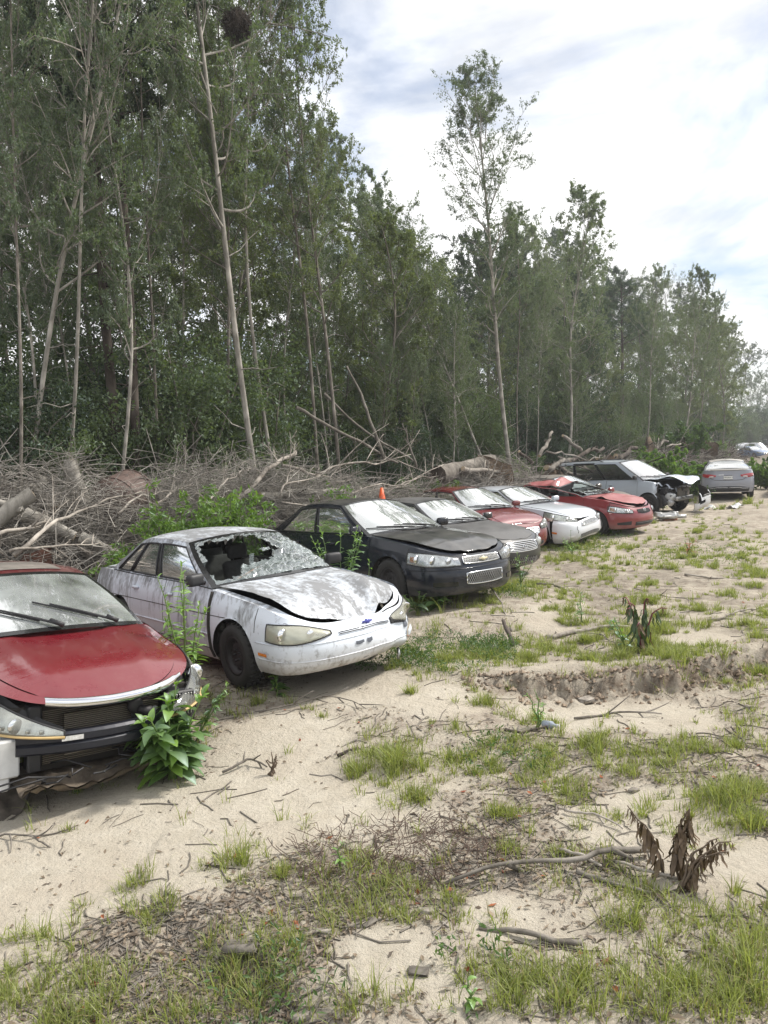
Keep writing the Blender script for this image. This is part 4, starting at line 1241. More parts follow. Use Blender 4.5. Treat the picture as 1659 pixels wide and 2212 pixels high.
class Car:
    def __init__(s, name, label, cat, group, paint, loc, yaw, pitch=0.0, roll=0.0, deform=None, skip=(), **kw):
        s.P = dict(SEDAN); s.P.update(kw)
        s.mp = paint if isinstance(paint, dict) else {'*': paint}
        s.deform = deform; s.skip = set(skip)
        s.root = empty(name, loc)
        s.root.rotation_mode = 'XYZ'
        s.root.matrix_world = (Matrix.Translation(loc) @ Matrix.Rotation(R(yaw), 4, 'Z') @ Matrix.Rotation(R(roll), 4, 'X') @ Matrix.Rotation(R(pitch), 4, 'Y'))
        tag(s.root, label, cat, group)
        s.curves()
        s.build()

    def paint(s, part): return s.mp.get(part, s.mp['*'])

    def put(s, name, V, F, mat, parent=None, smooth=True, part=None):
        if name in s.skip or (part and part in s.skip): return None
        V = np.array(V, float).reshape(-1, 3)
        Fl = [np.asarray(f, int) for f in (F if isinstance(F, list) else [F]) if len(f)]
        us = np.unique(np.concatenate([f.ravel() for f in Fl]))
        if len(us) < len(V):
            mp = np.full(len(V), -1); mp[us] = np.arange(len(us)); V = V[us]; Fl = [mp[f] for f in Fl]
        F = Fl
        if s.deform is not None: V = s.deform(part or name, V)
        return link(name, np_mesh(name, V, F, mat, smooth), parent or s.root)

    def putmb(s, name, b, mat, parent=None, smooth=True, part=None):
        F = []
        if b.f3: F.append(np.concatenate(b.f3))
        if b.f4: F.append(np.concatenate(b.f4))
        return s.put(name, np.concatenate(b.v), F, mat, parent, smooth, part)

    # ---- surfaces
    def curves(s):
        P = s.P
        fo, L, hw = P['fo'], P['L'], P['hw']
        xr = fo - L; s.xr = xr
        xa = fo - P['fl']; xb = xr + P['rl']
        th = np.linspace(np.pi / 2, 0, 90)
        fx = xa + P['fl'] * np.sin(th) ** (2 / P['nf']); fy = hw * np.cos(th) ** (2 / P['nf'])
        th = np.linspace(0, np.pi / 2, 80)
        rx = xb - P['rl'] * np.sin(th) ** (2 / P['nr']); ry = hw * np.cos(th) ** (2 / P['nr'])
        mx = np.linspace(xa, xb, 60)[1:-1]
        X = np.concatenate([fx, mx, rx]); Y = np.concatenate([fy, np.full(len(mx), hw), ry])
        Y = Y * (1 - .045 * sstep(-.6, fo, X) - .03 * sstep(xr + 1.6, xr, X))
        Y[0] = 0; Y[-1] = 0
        ds = np.hypot(np.diff(X), np.diff(Y)); S = np.concatenate([[0], np.cumsum(ds)])
        n = int(S[-1] / .05)
        s.S = np.linspace(0, S[-1], n)
        s.X = np.interp(s.S, S, X); s.Y = np.interp(s.S, S, Y)
        tx = np.gradient(s.X); ty = np.gradient(s.Y); l = np.hypot(tx, ty)
        s.NX = -ty / l * -1; s.NY = -tx / l
        s.NX[0] = 1; s.NY[0] = 0; s.NX[-1] = -1; s.NY[-1] = 0
        # smooth the normals a little
        for _ in range(2):
            s.NX[1:-1] = (s.NX[:-2] + s.NX[1:-1] * 2 + s.NX[2:]) / 4; s.NY[1:-1] = (s.NY[:-2] + s.NY[1:-1] * 2 + s.NY[2:]) / 4
        s.zt = pchip(P['zt']); s.zb = pchip(P['zb'])
        vv = (0, .16, .45, .75, 1)
        s.pn = pchip(list(zip(vv, P['nose_in']))); s.ps = pchip(list(zip(vv, P['side_in']))); s.pt = pchip(list(zip(vv, P['tail_in'])))
        s.zrail = pchip(P['zrail'])
        s.Ltot = s.S[-1]

    def T(s, sv, v):
        """tub surface; sv arc length from the nose (left +, right -), v 0 sill .. 1 belt"""
        sv = np.asarray(sv, float); v = np.asarray(v, float)
        sg = np.where(sv < 0, -1.0, 1.0); a = np.abs(sv)
        X = np.interp(a, s.S, s.X); Y = np.interp(a, s.S, s.Y); NX = np.interp(a, s.S, s.NX); NY = np.interp(a, s.S, s.NY)
        w = np.abs(NX) ** 1.4
        ins = s.ps(v) * (1 - w) + np.where(NX > 0, s.pn(v), s.pt(v)) * w
        z0, z1 = s.zb(X), s.zt(X)
        return np.stack([X - ins * NX, sg * np.maximum(Y - ins * NY, 0), z0 + (z1 - z0) * v], -1)

    def TZ(s, sv, z, off=0.0):
        """tub point by arc length and height, pushed out by off"""
        sv = np.asarray(sv, float)
        X = np.interp(np.abs(sv), s.S, s.X)
        v = (np.asarray(z, float) - s.zb(X)) / (s.zt(X) - s.zb(X))
        p = s.T(sv, np.clip(v, 0, 1))
        p[..., 2] = np.where((v < 0) | (v > 1), z, p[..., 2])
        NX = np.interp(np.abs(sv), s.S, s.NX); NY = np.interp(np.abs(sv), s.S, s.NY) * np.where(sv < 0, -1, 1)
        p[..., 0] += NX * off; p[..., 1] += NY * off
        return p

    def s_of_y(s, y):
        k = np.argmax(s.Y > s.P['hw'] * .93) or len(s.Y) // 2
        return float(np.interp(abs(y), s.Y[:k], s.S[:k])) * (1 if y >= 0 else -1)

    def s_of_yr(s, y):
        k = len(s.Y) - np.argmax(s.Y[::-1] > s.P['hw'] * .93)
        return float(np.interp(abs(y), s.Y[k:][::-1], s.S[k:][::-1])) * (1 if y >= 0 else -1)

    def s_of_x(s, x): return float(np.interp(-x, -s.X, s.S))

    def ytop(s, x):
        p = s.T(s.S, np.ones(len(s.S)))
        return np.interp(-np.asarray(x, float), -np.maximum.accumulate(p[::-1, 0])[::-1], p[:, 1])

    def Sd(s, u, v, side=1, off=0.0):
        """side of the cabin: u 0 A-pillar .. 1 C-pillar, v 0 belt .. 1 roof rail"""
        P = s.P
        u = np.asarray(u, float); v = np.asarray(v, float)
        xa = P['xA'] + (P['xAt'] - P['xA']) * v
        e = v ** 1.0
        xc = P['xC'] + (P['xCt'] - P['xC']) * (e * .55 + .45 * np.sin(e * np.pi / 2))
        x = xa + (xc - xa) * u
        zr = P['H'] - P['crown'] + s.zrail(u) + .045
        z = s.zt(x) + (zr - s.zt(x)) * v
        yb = s.ytop(x) - .03
        yr = P['hw'] * P['rt'] * (1 - .05 * (2 * u - 1) ** 2 - .04 * u)
        y = yb + (yr - yb) * (v * .8 + .2 * v * v) + .022 * np.sin(np.pi * v)
        return np.stack([x, side * (y + off), z], -1)

    def Wn(s, a, v, u0=0, off=0.0):
        """windscreen (u0=0) or rear window (u0=1)"""
        P = s.P
        a = np.asarray(a, float); v = np.asarray(v, float)
        sd = s.Sd(np.full_like(v, u0), v)
        b = P['bow0'] + (P['bow1'] - P['bow0']) * v
        c = (P['hcrown'] if u0 == 0 else P['tcrown']) * (1 - v) + P['crown'] * v
        f = 1 - np.abs(a) ** 2.2
        x = sd[..., 0] + (b * f if u0 == 0 else -b * .75 * f)
        z = sd[..., 2] + c * f
        return np.stack([x + off * (1 if u0 == 0 else -1), a * sd[..., 1], z + off], -1)

    def arch(s, V, F):
        """cut the wheel arches out of a tub grid"""
        P = s.P; Ra = P['rw'] + P.get('arch', .055)
        keep = np.ones(len(F), bool); V = V.copy()
        for cx in (0.0, -P['WB']):
            d = np.hypot(V[:, 0] - cx, V[:, 2] - P['rw'] * .97)
            ins = (d < Ra) & (np.abs(V[:, 1]) > P['hw'] * .55)
            keep &= ~ins[F].all(1)
            m = ins & (d > 1e-3)
            V[m, 0] = cx + (V[m, 0] - cx) * Ra / d[m]; V[m, 2] = P['rw'] * .97 + (V[m, 2] - P['rw'] * .97) * Ra / d[m]
        F = F[keep]
        us = np.unique(F); mp = np.full(len(V), -1); mp[us] = np.arange(len(us))
        return V[us], mp[F]

    def patch(s, cols, nv=6, off=.006, bulge=0.0, nu=None):
        """columns (s, zlow, zhigh) on the tub -> grid"""
        c = np.array(cols, float)
        n = nu or max(8, len(c) * 3)
        q = np.linspace(0, 1, n); k = np.linspace(0, 1, len(c))
        cs = np.interp(q, k, c[:, 0]); z0 = np.interp(q, k, c[:, 1]); z1 = np.interp(q, k, c[:, 2])
        v = np.linspace(0, 1, nv)
        SS = np.repeat(cs[:, None], nv, 1); ZZ = z0[:, None] + (z1 - z0)[:, None] * v
        B = bulge * np.sqrt(np.clip(np.sin(np.pi * q), 0, 1))[:, None] * np.sqrt(np.clip(np.sin(np.pi * v), 0, 1))[None]
        V = s.TZ(SS, ZZ, 0.0)
        sg = np.where(SS < 0, -1, 1)
        NX = np.interp(np.abs(SS), s.S, s.NX); NY = np.interp(np.abs(SS), s.S, s.NY) * sg
        V[..., 0] += NX * (off + B); V[..., 1] += NY * (off + B)
        fl = cs[-1] > cs[0]
        ring = np.concatenate([V[:, 0], V[-1, 1:], V[-2::-1, -1], V[0, -2::-1]])
        return V.reshape(-1, 3), grid_faces(n, nv, not fl), ring

    # ---- build
    def build(s):
        P = s.P
        nv = 15
        vl = np.linspace(0, 1, nv); vs = P['vs']
        k = np.argmin(np.abs(vl - vs)); vl[k] = vs
        d0, d1, d2 = P['doors']
        sd = [s.s_of_x(x) for x in (d0, d1, d2)]
        SL = s.S.copy()
        for q in sd + [s.s_of_x(P['xbump']), s.s_of_x(s.xr + .42)]:
            SL[np.argmin(np.abs(SL - q))] = q
        sb, srb = s.s_of_x(P['xbump']), s.s_of_x(s.xr + .42)
        full = np.concatenate([-SL[:0:-1], SL])
        SS, VV = np.meshgrid(full, vl, indexing='ij')
        V = s.T(SS, VV).reshape(-1, 3)
        F = grid_faces(len(full), nv, True)
        # weld the tail
        cs = np.abs((full[:-1] + full[1:]) / 2)
        col = np.repeat(cs, nv - 1); lev = np.tile((vl[:-1] + vl[1:]) / 2, len(cs))
        is_door = (col > sd[0]) & (col < sd[2]) & (lev > vs)
        is_fb = col < sb
        is_rb = (col > srb) & (lev < P['vbr'])
        Fb = F[~(is_door | is_fb | is_rb)]
        bv, bf = s.arch(V, Fb)
        s.body = s.put('body', bv, bf, s.paint('body'))
        v2, f2 = s.arch(V, F[is_fb])
        s.fb = s.put('front_bumper', v2, f2, s.paint('front_bumper'))
        v2, f2 = s.arch(V, F[is_rb])
        s.rb = s.put('rear_bumper', v2, f2, s.paint('rear_bumper'))
        # seams between bumpers and wings
        for q_, pr in ((sb, s.fb), (srb, s.rb)):
            if pr is None: continue
            for side in (1, -1):
                vv_ = np.linspace(.62 if q_ == sb else .1, .97 if q_ == sb else P['vbr'], 10)
                s.putmb('seam', MB().tube(s.T(np.full(10, q_ * side), vv_), .0045, 4, False), MAT['under'], pr, part='front_bumper' if q_ == sb else 'rear_bumper')
        # doors
        for side in (1, -1):
            for a, b in ((sd[0], sd[1]), (sd[1], sd[2])):
                g = np.linspace(a + .006, b - .006, 24); w = np.linspace(vs + .012, 1, 14)
                A, B = np.meshgrid(g * side, w, indexing='ij')
                v2, f2 = s.arch(s.T(A, B).reshape(-1, 3), grid_faces(24, 14, side > 0))
                dr = s.put('door', v2, f2, s.paint('door'))
                if dr is None: continue
                hx = s.X[np.argmin(np.abs(s.S - (b - .17)))]; hz = s.zt(hx) - .13
                p = s.TZ(np.array([(b - .24) * side, (b - .19) * side, (b - .14) * side, (b - .09) * side]), np.full(4, hz), .012)
                p[1:3, 1] += side * .022
                hb = MB().tube(p, [.012, .019, .019, .012], 8)
                s.putmb('handle', hb, s.paint('door') if P['handle'] == 'paint' else MAT['black_plastic'], dr, part='door')
        # inner dark shell and floor
        SS2, VV2 = np.meshgrid(full[::3], np.linspace(0, 1, 5), indexing='ij')
        V2 = s.T(SS2, VV2 * .97); c = V2.copy()
        V2[..., 0] -= .05 * np.sign(V2[..., 0] + P['WB'] / 2) * np.clip(np.abs(V2[..., 0] + P['WB'] / 2) / 2, 0, 1); V2[..., 1] *= .945
        v2, f2 = s.arch(V2.reshape(-1, 3), grid_faces(len(full[::3]), 5, True))
        xf = .30 if 'front_bumper' in s.skip else P['fo'] - .2
        f2 = f2[(v2[f2][..., 0] < xf + .3).all(1)] if 'front_bumper' in s.skip else f2
        if 'front_bumper' in s.skip: f2 = f2[(v2[f2][..., 0] < .42).all(1)]
        b = MB().add(v2, f2)
        xs = np.linspace(s.xr + .12, xf, 12)
        yy = np.interp(-xs, -s.X, s.Y) * .9
        FV = np.concatenate([np.stack([xs, yy, s.zb(xs) + .05], 1), np.stack([xs, -yy, s.zb(xs) + .05], 1)])
        b.add(FV, np.array([(i, i + 1, 12 + i + 1, 12 + i) for i in range(11)]))
        for cx in (0, -P['WB']):      # wheel wells
            for side in (1, -1):
                a = np.linspace(-.2, np.pi + .2, 14); Ra = P['rw'] + .05
                W0 = np.stack([cx + Ra * np.cos(a), np.full(14, side * (P['hw'] - .10)), P['rw'] + Ra * np.sin(a)], 1)
                W1 = W0.copy(); W1[:, 1] = side * (P['hw'] - .42)
                b.add(np.concatenate([W0, W1]), np.array([(i, i + 1, 15 + i, 14 + i) for i in range(13)]))
                b.add(np.concatenate([W1, [[cx, side * (P['hw'] - .42), P['rw']]]]), np.array([(i, i + 1, 14) for i in range(13)]))
        for cx in (0, -P['WB']): b.tube([(cx, -.7, P['rw'] - .02), (cx, .7, P['rw'] - .02)], .04, 6)
        s.putmb('underbody', b, MAT['under'], part='underbody')
        # caps: bonnet and boot lid
        top = s.T(SL, np.ones(len(SL)))
        for nm, sel in (('hood', top[:, 0] > P['xA'] - .02), ('trunk_lid', top[:, 0] < P['xC'] + .03)):
            st = top[sel]
            if len(st) < 3: continue
            crn = P['hcrown'] if nm == 'hood' else P['tcrown']
            hwid = P.get('fender', .10)
            wh = np.clip((st[:, 1] - hwid * sstep(0.1, .45, st[:, 1])) / np.maximum(st[:, 1], 1e-3), .05, 1.0)
            m = 19
            q = np.linspace(-1, 1, m)
            W = wh[:, None] * q[None]
            rise = sstep(0, .35, np.abs(st[:, 0] - (st[0, 0] if nm == 'hood' else st[-1, 0]))) * .75 + .25
            Z = st[:, 2][:, None] + crn * rise[:, None] * (1 - np.abs(W) ** 2.6) + .004
            hv = np.stack([np.repeat(st[:, 0][:, None], m, 1), W * st[:, 1][:, None], Z], -1)
            o = s.put(nm, hv.reshape(-1, 3), grid_faces(len(st), m, True), s.paint(nm))
            if nm == 'hood': s.hood = o
            else: s.trunk = o
            # wing tops beside the bonnet
            fb = MB()
            for side in (1, -1):
                w2 = np.stack([wh, (wh + 1) / 2, np.ones_like(wh)], 1)
                Z2 = st[:, 2][:, None] + crn * rise[:, None] * (1 - np.abs(w2) ** 2.6) - .004
                fv = np.stack([np.repeat(st[:, 0][:, None], 3, 1), side * w2 * st[:, 1][:, None], Z2], -1)
                fb.add(fv.reshape(-1, 3), grid_faces(len(st), 3, side < 0))
            s.putmb('fender_top', fb, s.paint('body'))
        s.cabin()
        s.inside()
        s.wheels()

    def cabin(s):
        P = s.P
        w0, w1 = P['wv']
        ul = sorted(set([0, 1] + [x for w in P['wins'] for x in w]))
        U = []
        for a, b in zip(ul[:-1], ul[1:]): U += list(np.linspace(a, b, max(2, int((b - a) / .045) + 1))[:-1])
        U = np.array(U + [1.0])
        Vv = np.concatenate([[0], np.linspace(w0, w1, 9), [(w1 + 1) / 2, 1]])
        for side in (1, -1):
            A, B = np.meshgrid(U, Vv, indexing='ij')
            G = s.Sd(A, B, side).reshape(-1, 3)
            F = grid_faces(len(U), len(Vv), side > 0)
            uc = np.repeat((U[:-1] + U[1:]) / 2, len(Vv) - 1); vc = np.tile((Vv[:-1] + Vv[1:]) / 2, len(U) - 1)
            inw = np.zeros(len(F), bool)
            for w in P['wins']: inw |= (uc > w[0]) & (uc < w[1]) & (vc > w0) & (vc < w1)
            pillar = (uc > P['wins'][0][1] - .001) & (uc < P['wins'][-1][0] + .001) & (vc > w0) & (vc < w1) & ~inw
            sf = s.put('side_frame', G, F[~inw & ~pillar], s.paint('side_frame'))
            G2 = G.copy(); G2[:, 1] -= side * .003
            if pillar.any(): s.put('pillar', G2, F[pillar], MAT['gloss_black'], sf, part='side_frame')
            for w in P['wins']:
                a = np.linspace(w[0], w[1], 12); b = np.linspace(w0, w1, 8)
                A, B = np.meshgrid(a, b, indexing='ij')
                s.put('window', s.Sd(A, B, side, -.012).reshape(-1, 3), grid_faces(12, 8, side > 0), MAT[P['sglass']], part='window_left' if side > 0 else 'window_right')
                ring = np.concatenate([s.Sd(a, np.full(12, w0), side), s.Sd(np.full(8, w[1]), b, side)[1:], s.Sd(a[::-1], np.full(12, w1), side)[1:], s.Sd(np.full(8, w[0]), b[::-1], side)[1:]])
                s.putmb('window_seal', MB().tube(ring, .010, 5, False), MAT['black_plastic'], sf, part='side_frame')
        for u0, nm in ((0, 'windshield'), (1, 'rear_window')):
            a = np.linspace(-.93, .93, 27); v = np.linspace(.05, .95, 13)
            A, B = np.meshgrid(a, v, indexing='ij')
            s.put(nm, s.Wn(A, B, u0).reshape(-1, 3), grid_faces(27, 13, u0 == 1), MAT[P['glass'] if u0 == 0 else P.get('rglass', P['glass'])])
            b = MB()
            for (a0, a1, v0, v1) in ((-1, 1, 0, .05), (-1, 1, .95, 1), (-1, -.93, .05, .95), (.93, 1, .05, .95)):
                aa = np.linspace(a0, a1, 21 if a1 - a0 > 1 else 2); vv = np.linspace(v0, v1, 2 if a1 - a0 > 1 else 10)
                A, B = np.meshgrid(aa, vv, indexing='ij')
                b.add(s.Wn(A, B, u0).reshape(-1, 3), grid_faces(len(aa), len(vv), u0 == 1))
            s.putmb(nm + '_surround', b, MAT['gloss_black'] if P.get('frit', True) else s.paint('side_frame'), part='surround')
        # roof
        u = np.linspace(0, 1, 18); a = np.linspace(-1, 1, 21)
        A, B = np.meshgrid(a, u, indexing='ij')
        sd = s.Sd(B, np.ones_like(B))
        f = 1 - np.abs(A) ** 2.2
        bow = P['bow1'] * (1 - B) - P['bow1'] * .75 * B
        Vr = np.stack([sd[..., 0] + bow * f, A * sd[..., 1], sd[..., 2] + P['crown'] * f + .002], -1)
        s.roof = s.put('roof', Vr.reshape(-1, 3), grid_faces(21, 18, False), s.paint('roof'))
        # headliner a little below the roof
        Vr2 = Vr.copy(); Vr2[..., 2] -= .03; Vr2[..., 1] *= .97
        s.put('headliner', Vr2.reshape(-1, 3), grid_faces(21, 18, True), MAT['cabin_light'], s.roof, part='roof')

    def inside(s):
        P = s.P
        zb = float(s.zb(-1.5))
        H = P['H']
        for y in (.36, -.36):
            x = P['xAt'] - .18
            o = link('front_seat', seat_mesh(P['seats'], 'front'), s.root); o.location = (x, y, zb + .16)
            h = link('headrest', seat_mesh(P['seats'], 'head'), o); h.location = (-.43, 0, .66)
        o = link('rear_seat', seat_mesh(P['seats'], 'rear'), s.root); o.location = (P['xCt'] + .32, 0, zb + .18)
        # dashboard
        x = np.linspace(P['xA'] + .12, P['xA'] - .45, 6); y = np.linspace(-.70, .70, 9)
        A, B = np.meshgrid(x, y, indexing='ij')
        zt = s.zt(P['xA'])
        Z = zt - .05 + .02 * np.cos(B * 2) - .05 * sstep(P['xA'] - .2, P['xA'] - .45, A)
        b = MB().add(np.stack([A, B, Z], -1).reshape(-1, 3), grid_faces(6, 9, True))
        b.box((P['xA'] - .40, 0, zt - .28), (.12, 1.38, .34))
        s.putmb('dashboard', b, MAT['interior'])
        a = np.linspace(0, 2 * np.pi, 25)
        c = np.array([P['xA'] - .58, .36, zt - .02])
        ring = np.stack([c[0] + .07 * np.sin(a), c[1] + .19 * np.cos(a), c[2] + .17 * np.sin(a)], 1)
        b = MB().tube(ring, .014, 6, False).box(c + np.array([.02, 0, -.01]), (.05, .16, .10)).tube([c, c + np.array([.22, 0, -.1])], .03, 6)
        s.putmb('steering_wheel', b, MAT['black_plastic'])
        b = MB().add(*rounded_box((s.Wn(0., .86)[0] - .10, 0, s.Wn(0., .86)[2] - .04), (.03, .24, .07), .012, 2))
        if 'mirror_in' not in s.skip: s.putmb('rear_view_mirror', b, MAT['black_plastic'])

    def wheels(s):
        P = s.P
        ty, rm = wheel_meshes(P['rw'], P['wheel'])
        for cx, steer in ((0.0, P.get('steer', 0.0)), (-P['WB'], 0.0)):
            for side in (1, -1):
                w = empty('wheel'); w.parent = s.root
                w.location = (cx, side * (P['hw'] - .125), P['rw'])
                w.rotation_euler = (0, 0, (0 if side > 0 else math.pi) + R(steer))
                link('tyre', ty, w); link('rim', rm, w)

    # ---- fittings
    def strip(s, name, pts, r, mat, parent=None, sides=6, closed=False, part=None):
        return s.putmb(name, MB().tube(pts, r, sides, not closed), mat, parent, part=part)

    def lamp(s, cols, lens='lens_clear', amber=None, bulbs=2, name='headlight', housing='reflector', bulge=.03, part='front_bumper', frame=None):
        """lamp on the tub: housing > reflector bowls, amber lens, clear lens"""
        V, F, ring = s.patch(cols, 6, .004)
        h = s.put(name, V, F, MAT[housing], part=part)
        if h is None: return None
        c = np.array(cols, float)
        for i in range(bulbs):
            q = (i + .8) / (bulbs + .6); k = np.linspace(0, 1, len(c))
            sv = np.interp(q, k, c[:, 0]); z0 = np.interp(q, k, c[:, 1]); z1 = np.interp(q, k, c[:, 2])
            p = s.TZ(np.array([sv]), np.array([(z0 + z1) / 2]), .008)[0]
            r = (z1 - z0) * .36
            s.putmb('reflector', MB().sphere(p, r, 12, 8, (.35, 1, 1)), MAT['chrome'], h, part=part)
        if amber:
            V2, F2, _ = s.patch(amber, 4, .012, .008)
            s.put('turn_signal', V2, F2, MAT['amber'], h, part=part)
        V3, F3, ring = s.patch(cols, 7, .010, bulge)
        s.put('lens', V3, F3, MAT[lens], h, part=part)
        s.strip('rim_seal', ring, .007, MAT[frame or 'black_plastic'], h, 5, True, part=part)
        return h

    def grille(s, cols, bars=4, frame='chrome', mesh=False, vertical=False, frame_r=.012, barmat='chrome', back='gloss_black', name='grille', part='front_bumper', bar_r=.008, off=.006):
        V, F, ring = s.patch(cols, 6, off, 0, 14)
        g = s.put(name, V, F, MAT[back], s.fb, part=part)
        if g is None: return None
        if frame: s.strip('grille_frame', np.concatenate([ring, ring[:1]]), frame_r, MAT[frame], g, 6, True, part=part)
        c = np.array(cols, float); k = np.linspace(0, 1, len(c))
        q = np.linspace(0, 1, 15)
        cs = np.interp(q, k, c[:, 0]); z0 = np.interp(q, k, c[:, 1]); z1 = np.interp(q, k, c[:, 2])
        b = MB()
        if mesh:
            n = bars
            wid = abs(c[-1, 0] - c[0, 0]); hei = np.mean(c[:, 2] - c[:, 1])
            dx = hei / wid * .62
            for i in np.arange(-dx, 1 + dx, 1.0 / n):
                for sg in (1, -1):
                    t = np.linspace(0, 1, 6); qq = i + sg * dx * (t - .5)
                    ok = (qq >= 0) & (qq <= 1)
                    if ok.sum() < 2: continue
                    tt = t[ok]; qq = qq[ok]
                    zz = np.interp(qq, k, c[:, 1]) * (1 - tt) + np.interp(qq, k, c[:, 2]) * tt
                    b.tube(s.TZ(np.interp(qq, k, c[:, 0]), zz, off + .008), bar_r, 4, False)
        else:
            for i in range(bars):
                t = (i + 1) / (bars + 1)
                b.tube(s.TZ(cs, z0 + (z1 - z0) * t, off + .008), bar_r, 5)
        if b.n: s.putmb('grille_bars', b, MAT[barmat], g, part=part)
        return g

    def plate_patch(s, name, cols, mat, off=.008, bulge=0.0, parent=None, part='front_bumper', nu=None):
        V, F, ring = s.patch(cols, 6, off, bulge, nu)
        return s.put(name, V, F, mat, parent, part=part)

    def mirrors(s, mat, sides=(1, -1), folded=False):
        P = s.P
        for side in sides:
            p = s.Sd(np.array(.035), np.array(.10), side)
            V, F = rounded_box(p + np.array([.02, side * .12, .045]), (.10, .20, .13), .045, 3, rot_z(side * -.2))
            m = s.put('side_mirror', V, F, mat)
            V, F = rounded_box(p + np.array([-.035, side * .125, .045]), (.012, .16, .10), .01, 2, rot_z(side * -.2))
            s.put('mirror_glass', V, F, MAT['chrome'], m, part='side_mirror')
            s.strip('mirror_arm', [p + np.array([.0, -side * .02, -.01]), p + np.array([.02, side * .1, .03])], .022, MAT['black_plastic'], m, 6, part='side_mirror')

    def wipers(s, poses=(((.55, .02), (-.20, .14)), ((-.05, .02), (-.75, .16)))):
        for (a0, v0), (a1, v1) in poses:
            t = np.linspace(0, 1, 7)
            A = a0 + (a1 - a0) * t; B = v0 + (v1 - v0) * t
            p = s.Wn(A, B, 0, .022)
            w = s.strip('wiper', p, np.linspace(.013, .008, 7), MAT['black_plastic'], None, 5)
            A = a0 + (a1 - a0) * (.30 + .95 * t); B = v0 + (v1 - v0) * (.30 + .95 * t)
            s.strip('wiper_blade', s.Wn(A, B - .012, 0, .010), .008, MAT['black_plastic'], w, 5, part='wiper')

    def emblem(s, kind, sv, z, size, off=.02, parent=None, mat='chrome'):
        """small badge lying on the tub at arc length sv and height z"""
        c = s.TZ(np.array([sv]), np.array([z]), off)[0]
        nx = float(np.interp(abs(sv), s.S, s.NX)); ny = float(np.interp(abs(sv), s.S, s.NY)) * (1 if sv >= 0 else -1)
        n = np.array([nx, ny, .15]); n /= np.linalg.norm(n)
        h = np.cross([0, 0, 1.0], n); h /= np.linalg.norm(h); up = np.cross(n, h)
        b = MB()

        def ell(rx, rz, dz=0, r=.006):
            a = np.linspace(0, 2 * np.pi, 21)
            b.tube(c + np.outer(np.cos(a) * rx, h) + np.outer(np.sin(a) * rz + dz, up), r, 5, False)
        if kind == 'bowtie':
            w, t = size, size * .32
            pts = [(-w, -t * .45), (-w * .36, -t * .45), (-w * .30, -t), (w * .42, -t), (w * .36, -t * .45), (w, -t * .45), (w * .92, t * .45), (w * .36, t * .45), (w * .30, t), (-w * .42, t), (-w * .36, t * .45), (-w * .92, t * .45)]
            F0 = np.array([c + h * x + up * y for x, y in pts]); F1 = F0 + n * .014
            b.add(np.concatenate([F0, F1, [c + n * .014]]), [np.array([(i, (i + 1) % 12, 12 + (i + 1) % 12, 12 + i) for i in range(12)]), np.array([(24, 12 + i, 12 + (i + 1) % 12) for i in range(12)])])
        elif kind == 'ring_bar':
            ell(size, size, 0, size * .13)
            b.box(c + n * .006, (.012, size * 2.5, size * .45), np.stack([n, h, up], 1))
        elif kind == 'ovals':
            ell(size * 1.25, size * .85, 0, size * .10); ell(size * .42, size * .8, 0, size * .09); ell(size * .85, size * .32, size * .42, size * .09)
        else:
            ell(size * 1.2, size * .85, 0, size * .10)
            b.tube([c + up * size * .5, c - up * size * .35, c - up * size * .35 + h * size * .6], size * .11, 5)
        return s.putmb('emblem', b, MAT[mat] if isinstance(mat, str) else mat, parent, part='front_bumper')
# ------------------------------------------------------------------ the cars themselves
MAT['red_paint'] = m_paint('maroon_metallic', (.165, .009, .017), .10, (.36, .28, .24), .26, 1.0, .1, .5, 1.0)
MAT['maroon_paint'] = m_paint('dusty_maroon', (.155, .008, .013), .05, (.36, .28, .24), .24, 1.0, .0, .6, 2.0)
MAT['faded_red'] = m_paint('faded_red', (.20, .012, .017), .09, (.40, .28, .25), .30, .8, 0, .6, 3.0)
MAT['faded_red_top'] = m_paint('chalky_red_top', (.25, .028, .032), .45, (.38, .24, .22), .48, .3, 0, 0, 3.0)
MAT['black_paint'] = m_paint('black_blue_paint', (.009, .012, .020), .012, (.30, .28, .25), .22, .55, 0, .22, 4.0, .25)
MAT['black_top'] = m_paint('dusty_black_top', (.014, .015, .017), .30, (.22, .205, .185), .34, .8, 0, 0, 4.0)
MAT['grey_paint'] = m_paint('dusty_charcoal', (.016, .017, .019), .16, (.20, .195, .185), .35, .6, 0, .6, 5.0)
MAT['grey_top'] = m_paint('matte_charcoal_top', (.055, .055, .056), .55, (.19, .186, .18), .55, .3, 0, 0, 5.5)
MAT['pearl_paint'] = m_paint('pale_blue_silver', (.62, .66, .72), .12, (.46, .44, .40), .3, .9, .3, .5, 6.0)
MAT['white_bumper'] = m_paint('white_bumper', (.72, .74, .77), .12, (.42, .38, .32), .36, .7, 0, .5, 6.5)
MAT['bronze_paint'] = m_paint('dusty_bronze', (.085, .076, .066), .45, (.25, .225, .19), .45, .5, .1, .5, 7.0)
MAT['bronze_top'] = m_paint('dusty_bronze_top', (.10, .09, .078), .75, (.24, .215, .185), .6, .2, 0, 0, 7.4)
MAT['silver_blue'] = m_paint('silver_blue_van', (.44, .49, .56), .15, (.40, .38, .34), .3, .9, .05, .6, 8.0)
MAT['silver_paint'] = m_paint('silver_sedan', (.23, .245, .29), .14, (.36, .33, .28), .3, .9, .08, .5, 9.0)
MAT['silver_top'] = m_paint('dusty_silver_top', (.30, .29, .28), .7, (.40, .37, .30), .5, .4, .1, 0, 9.3)
MAT['white_paint'] = m_paint('plain_white', (.70, .71, .73), .2, (.4, .37, .32), .35, .7, 0, .5, 10.0)
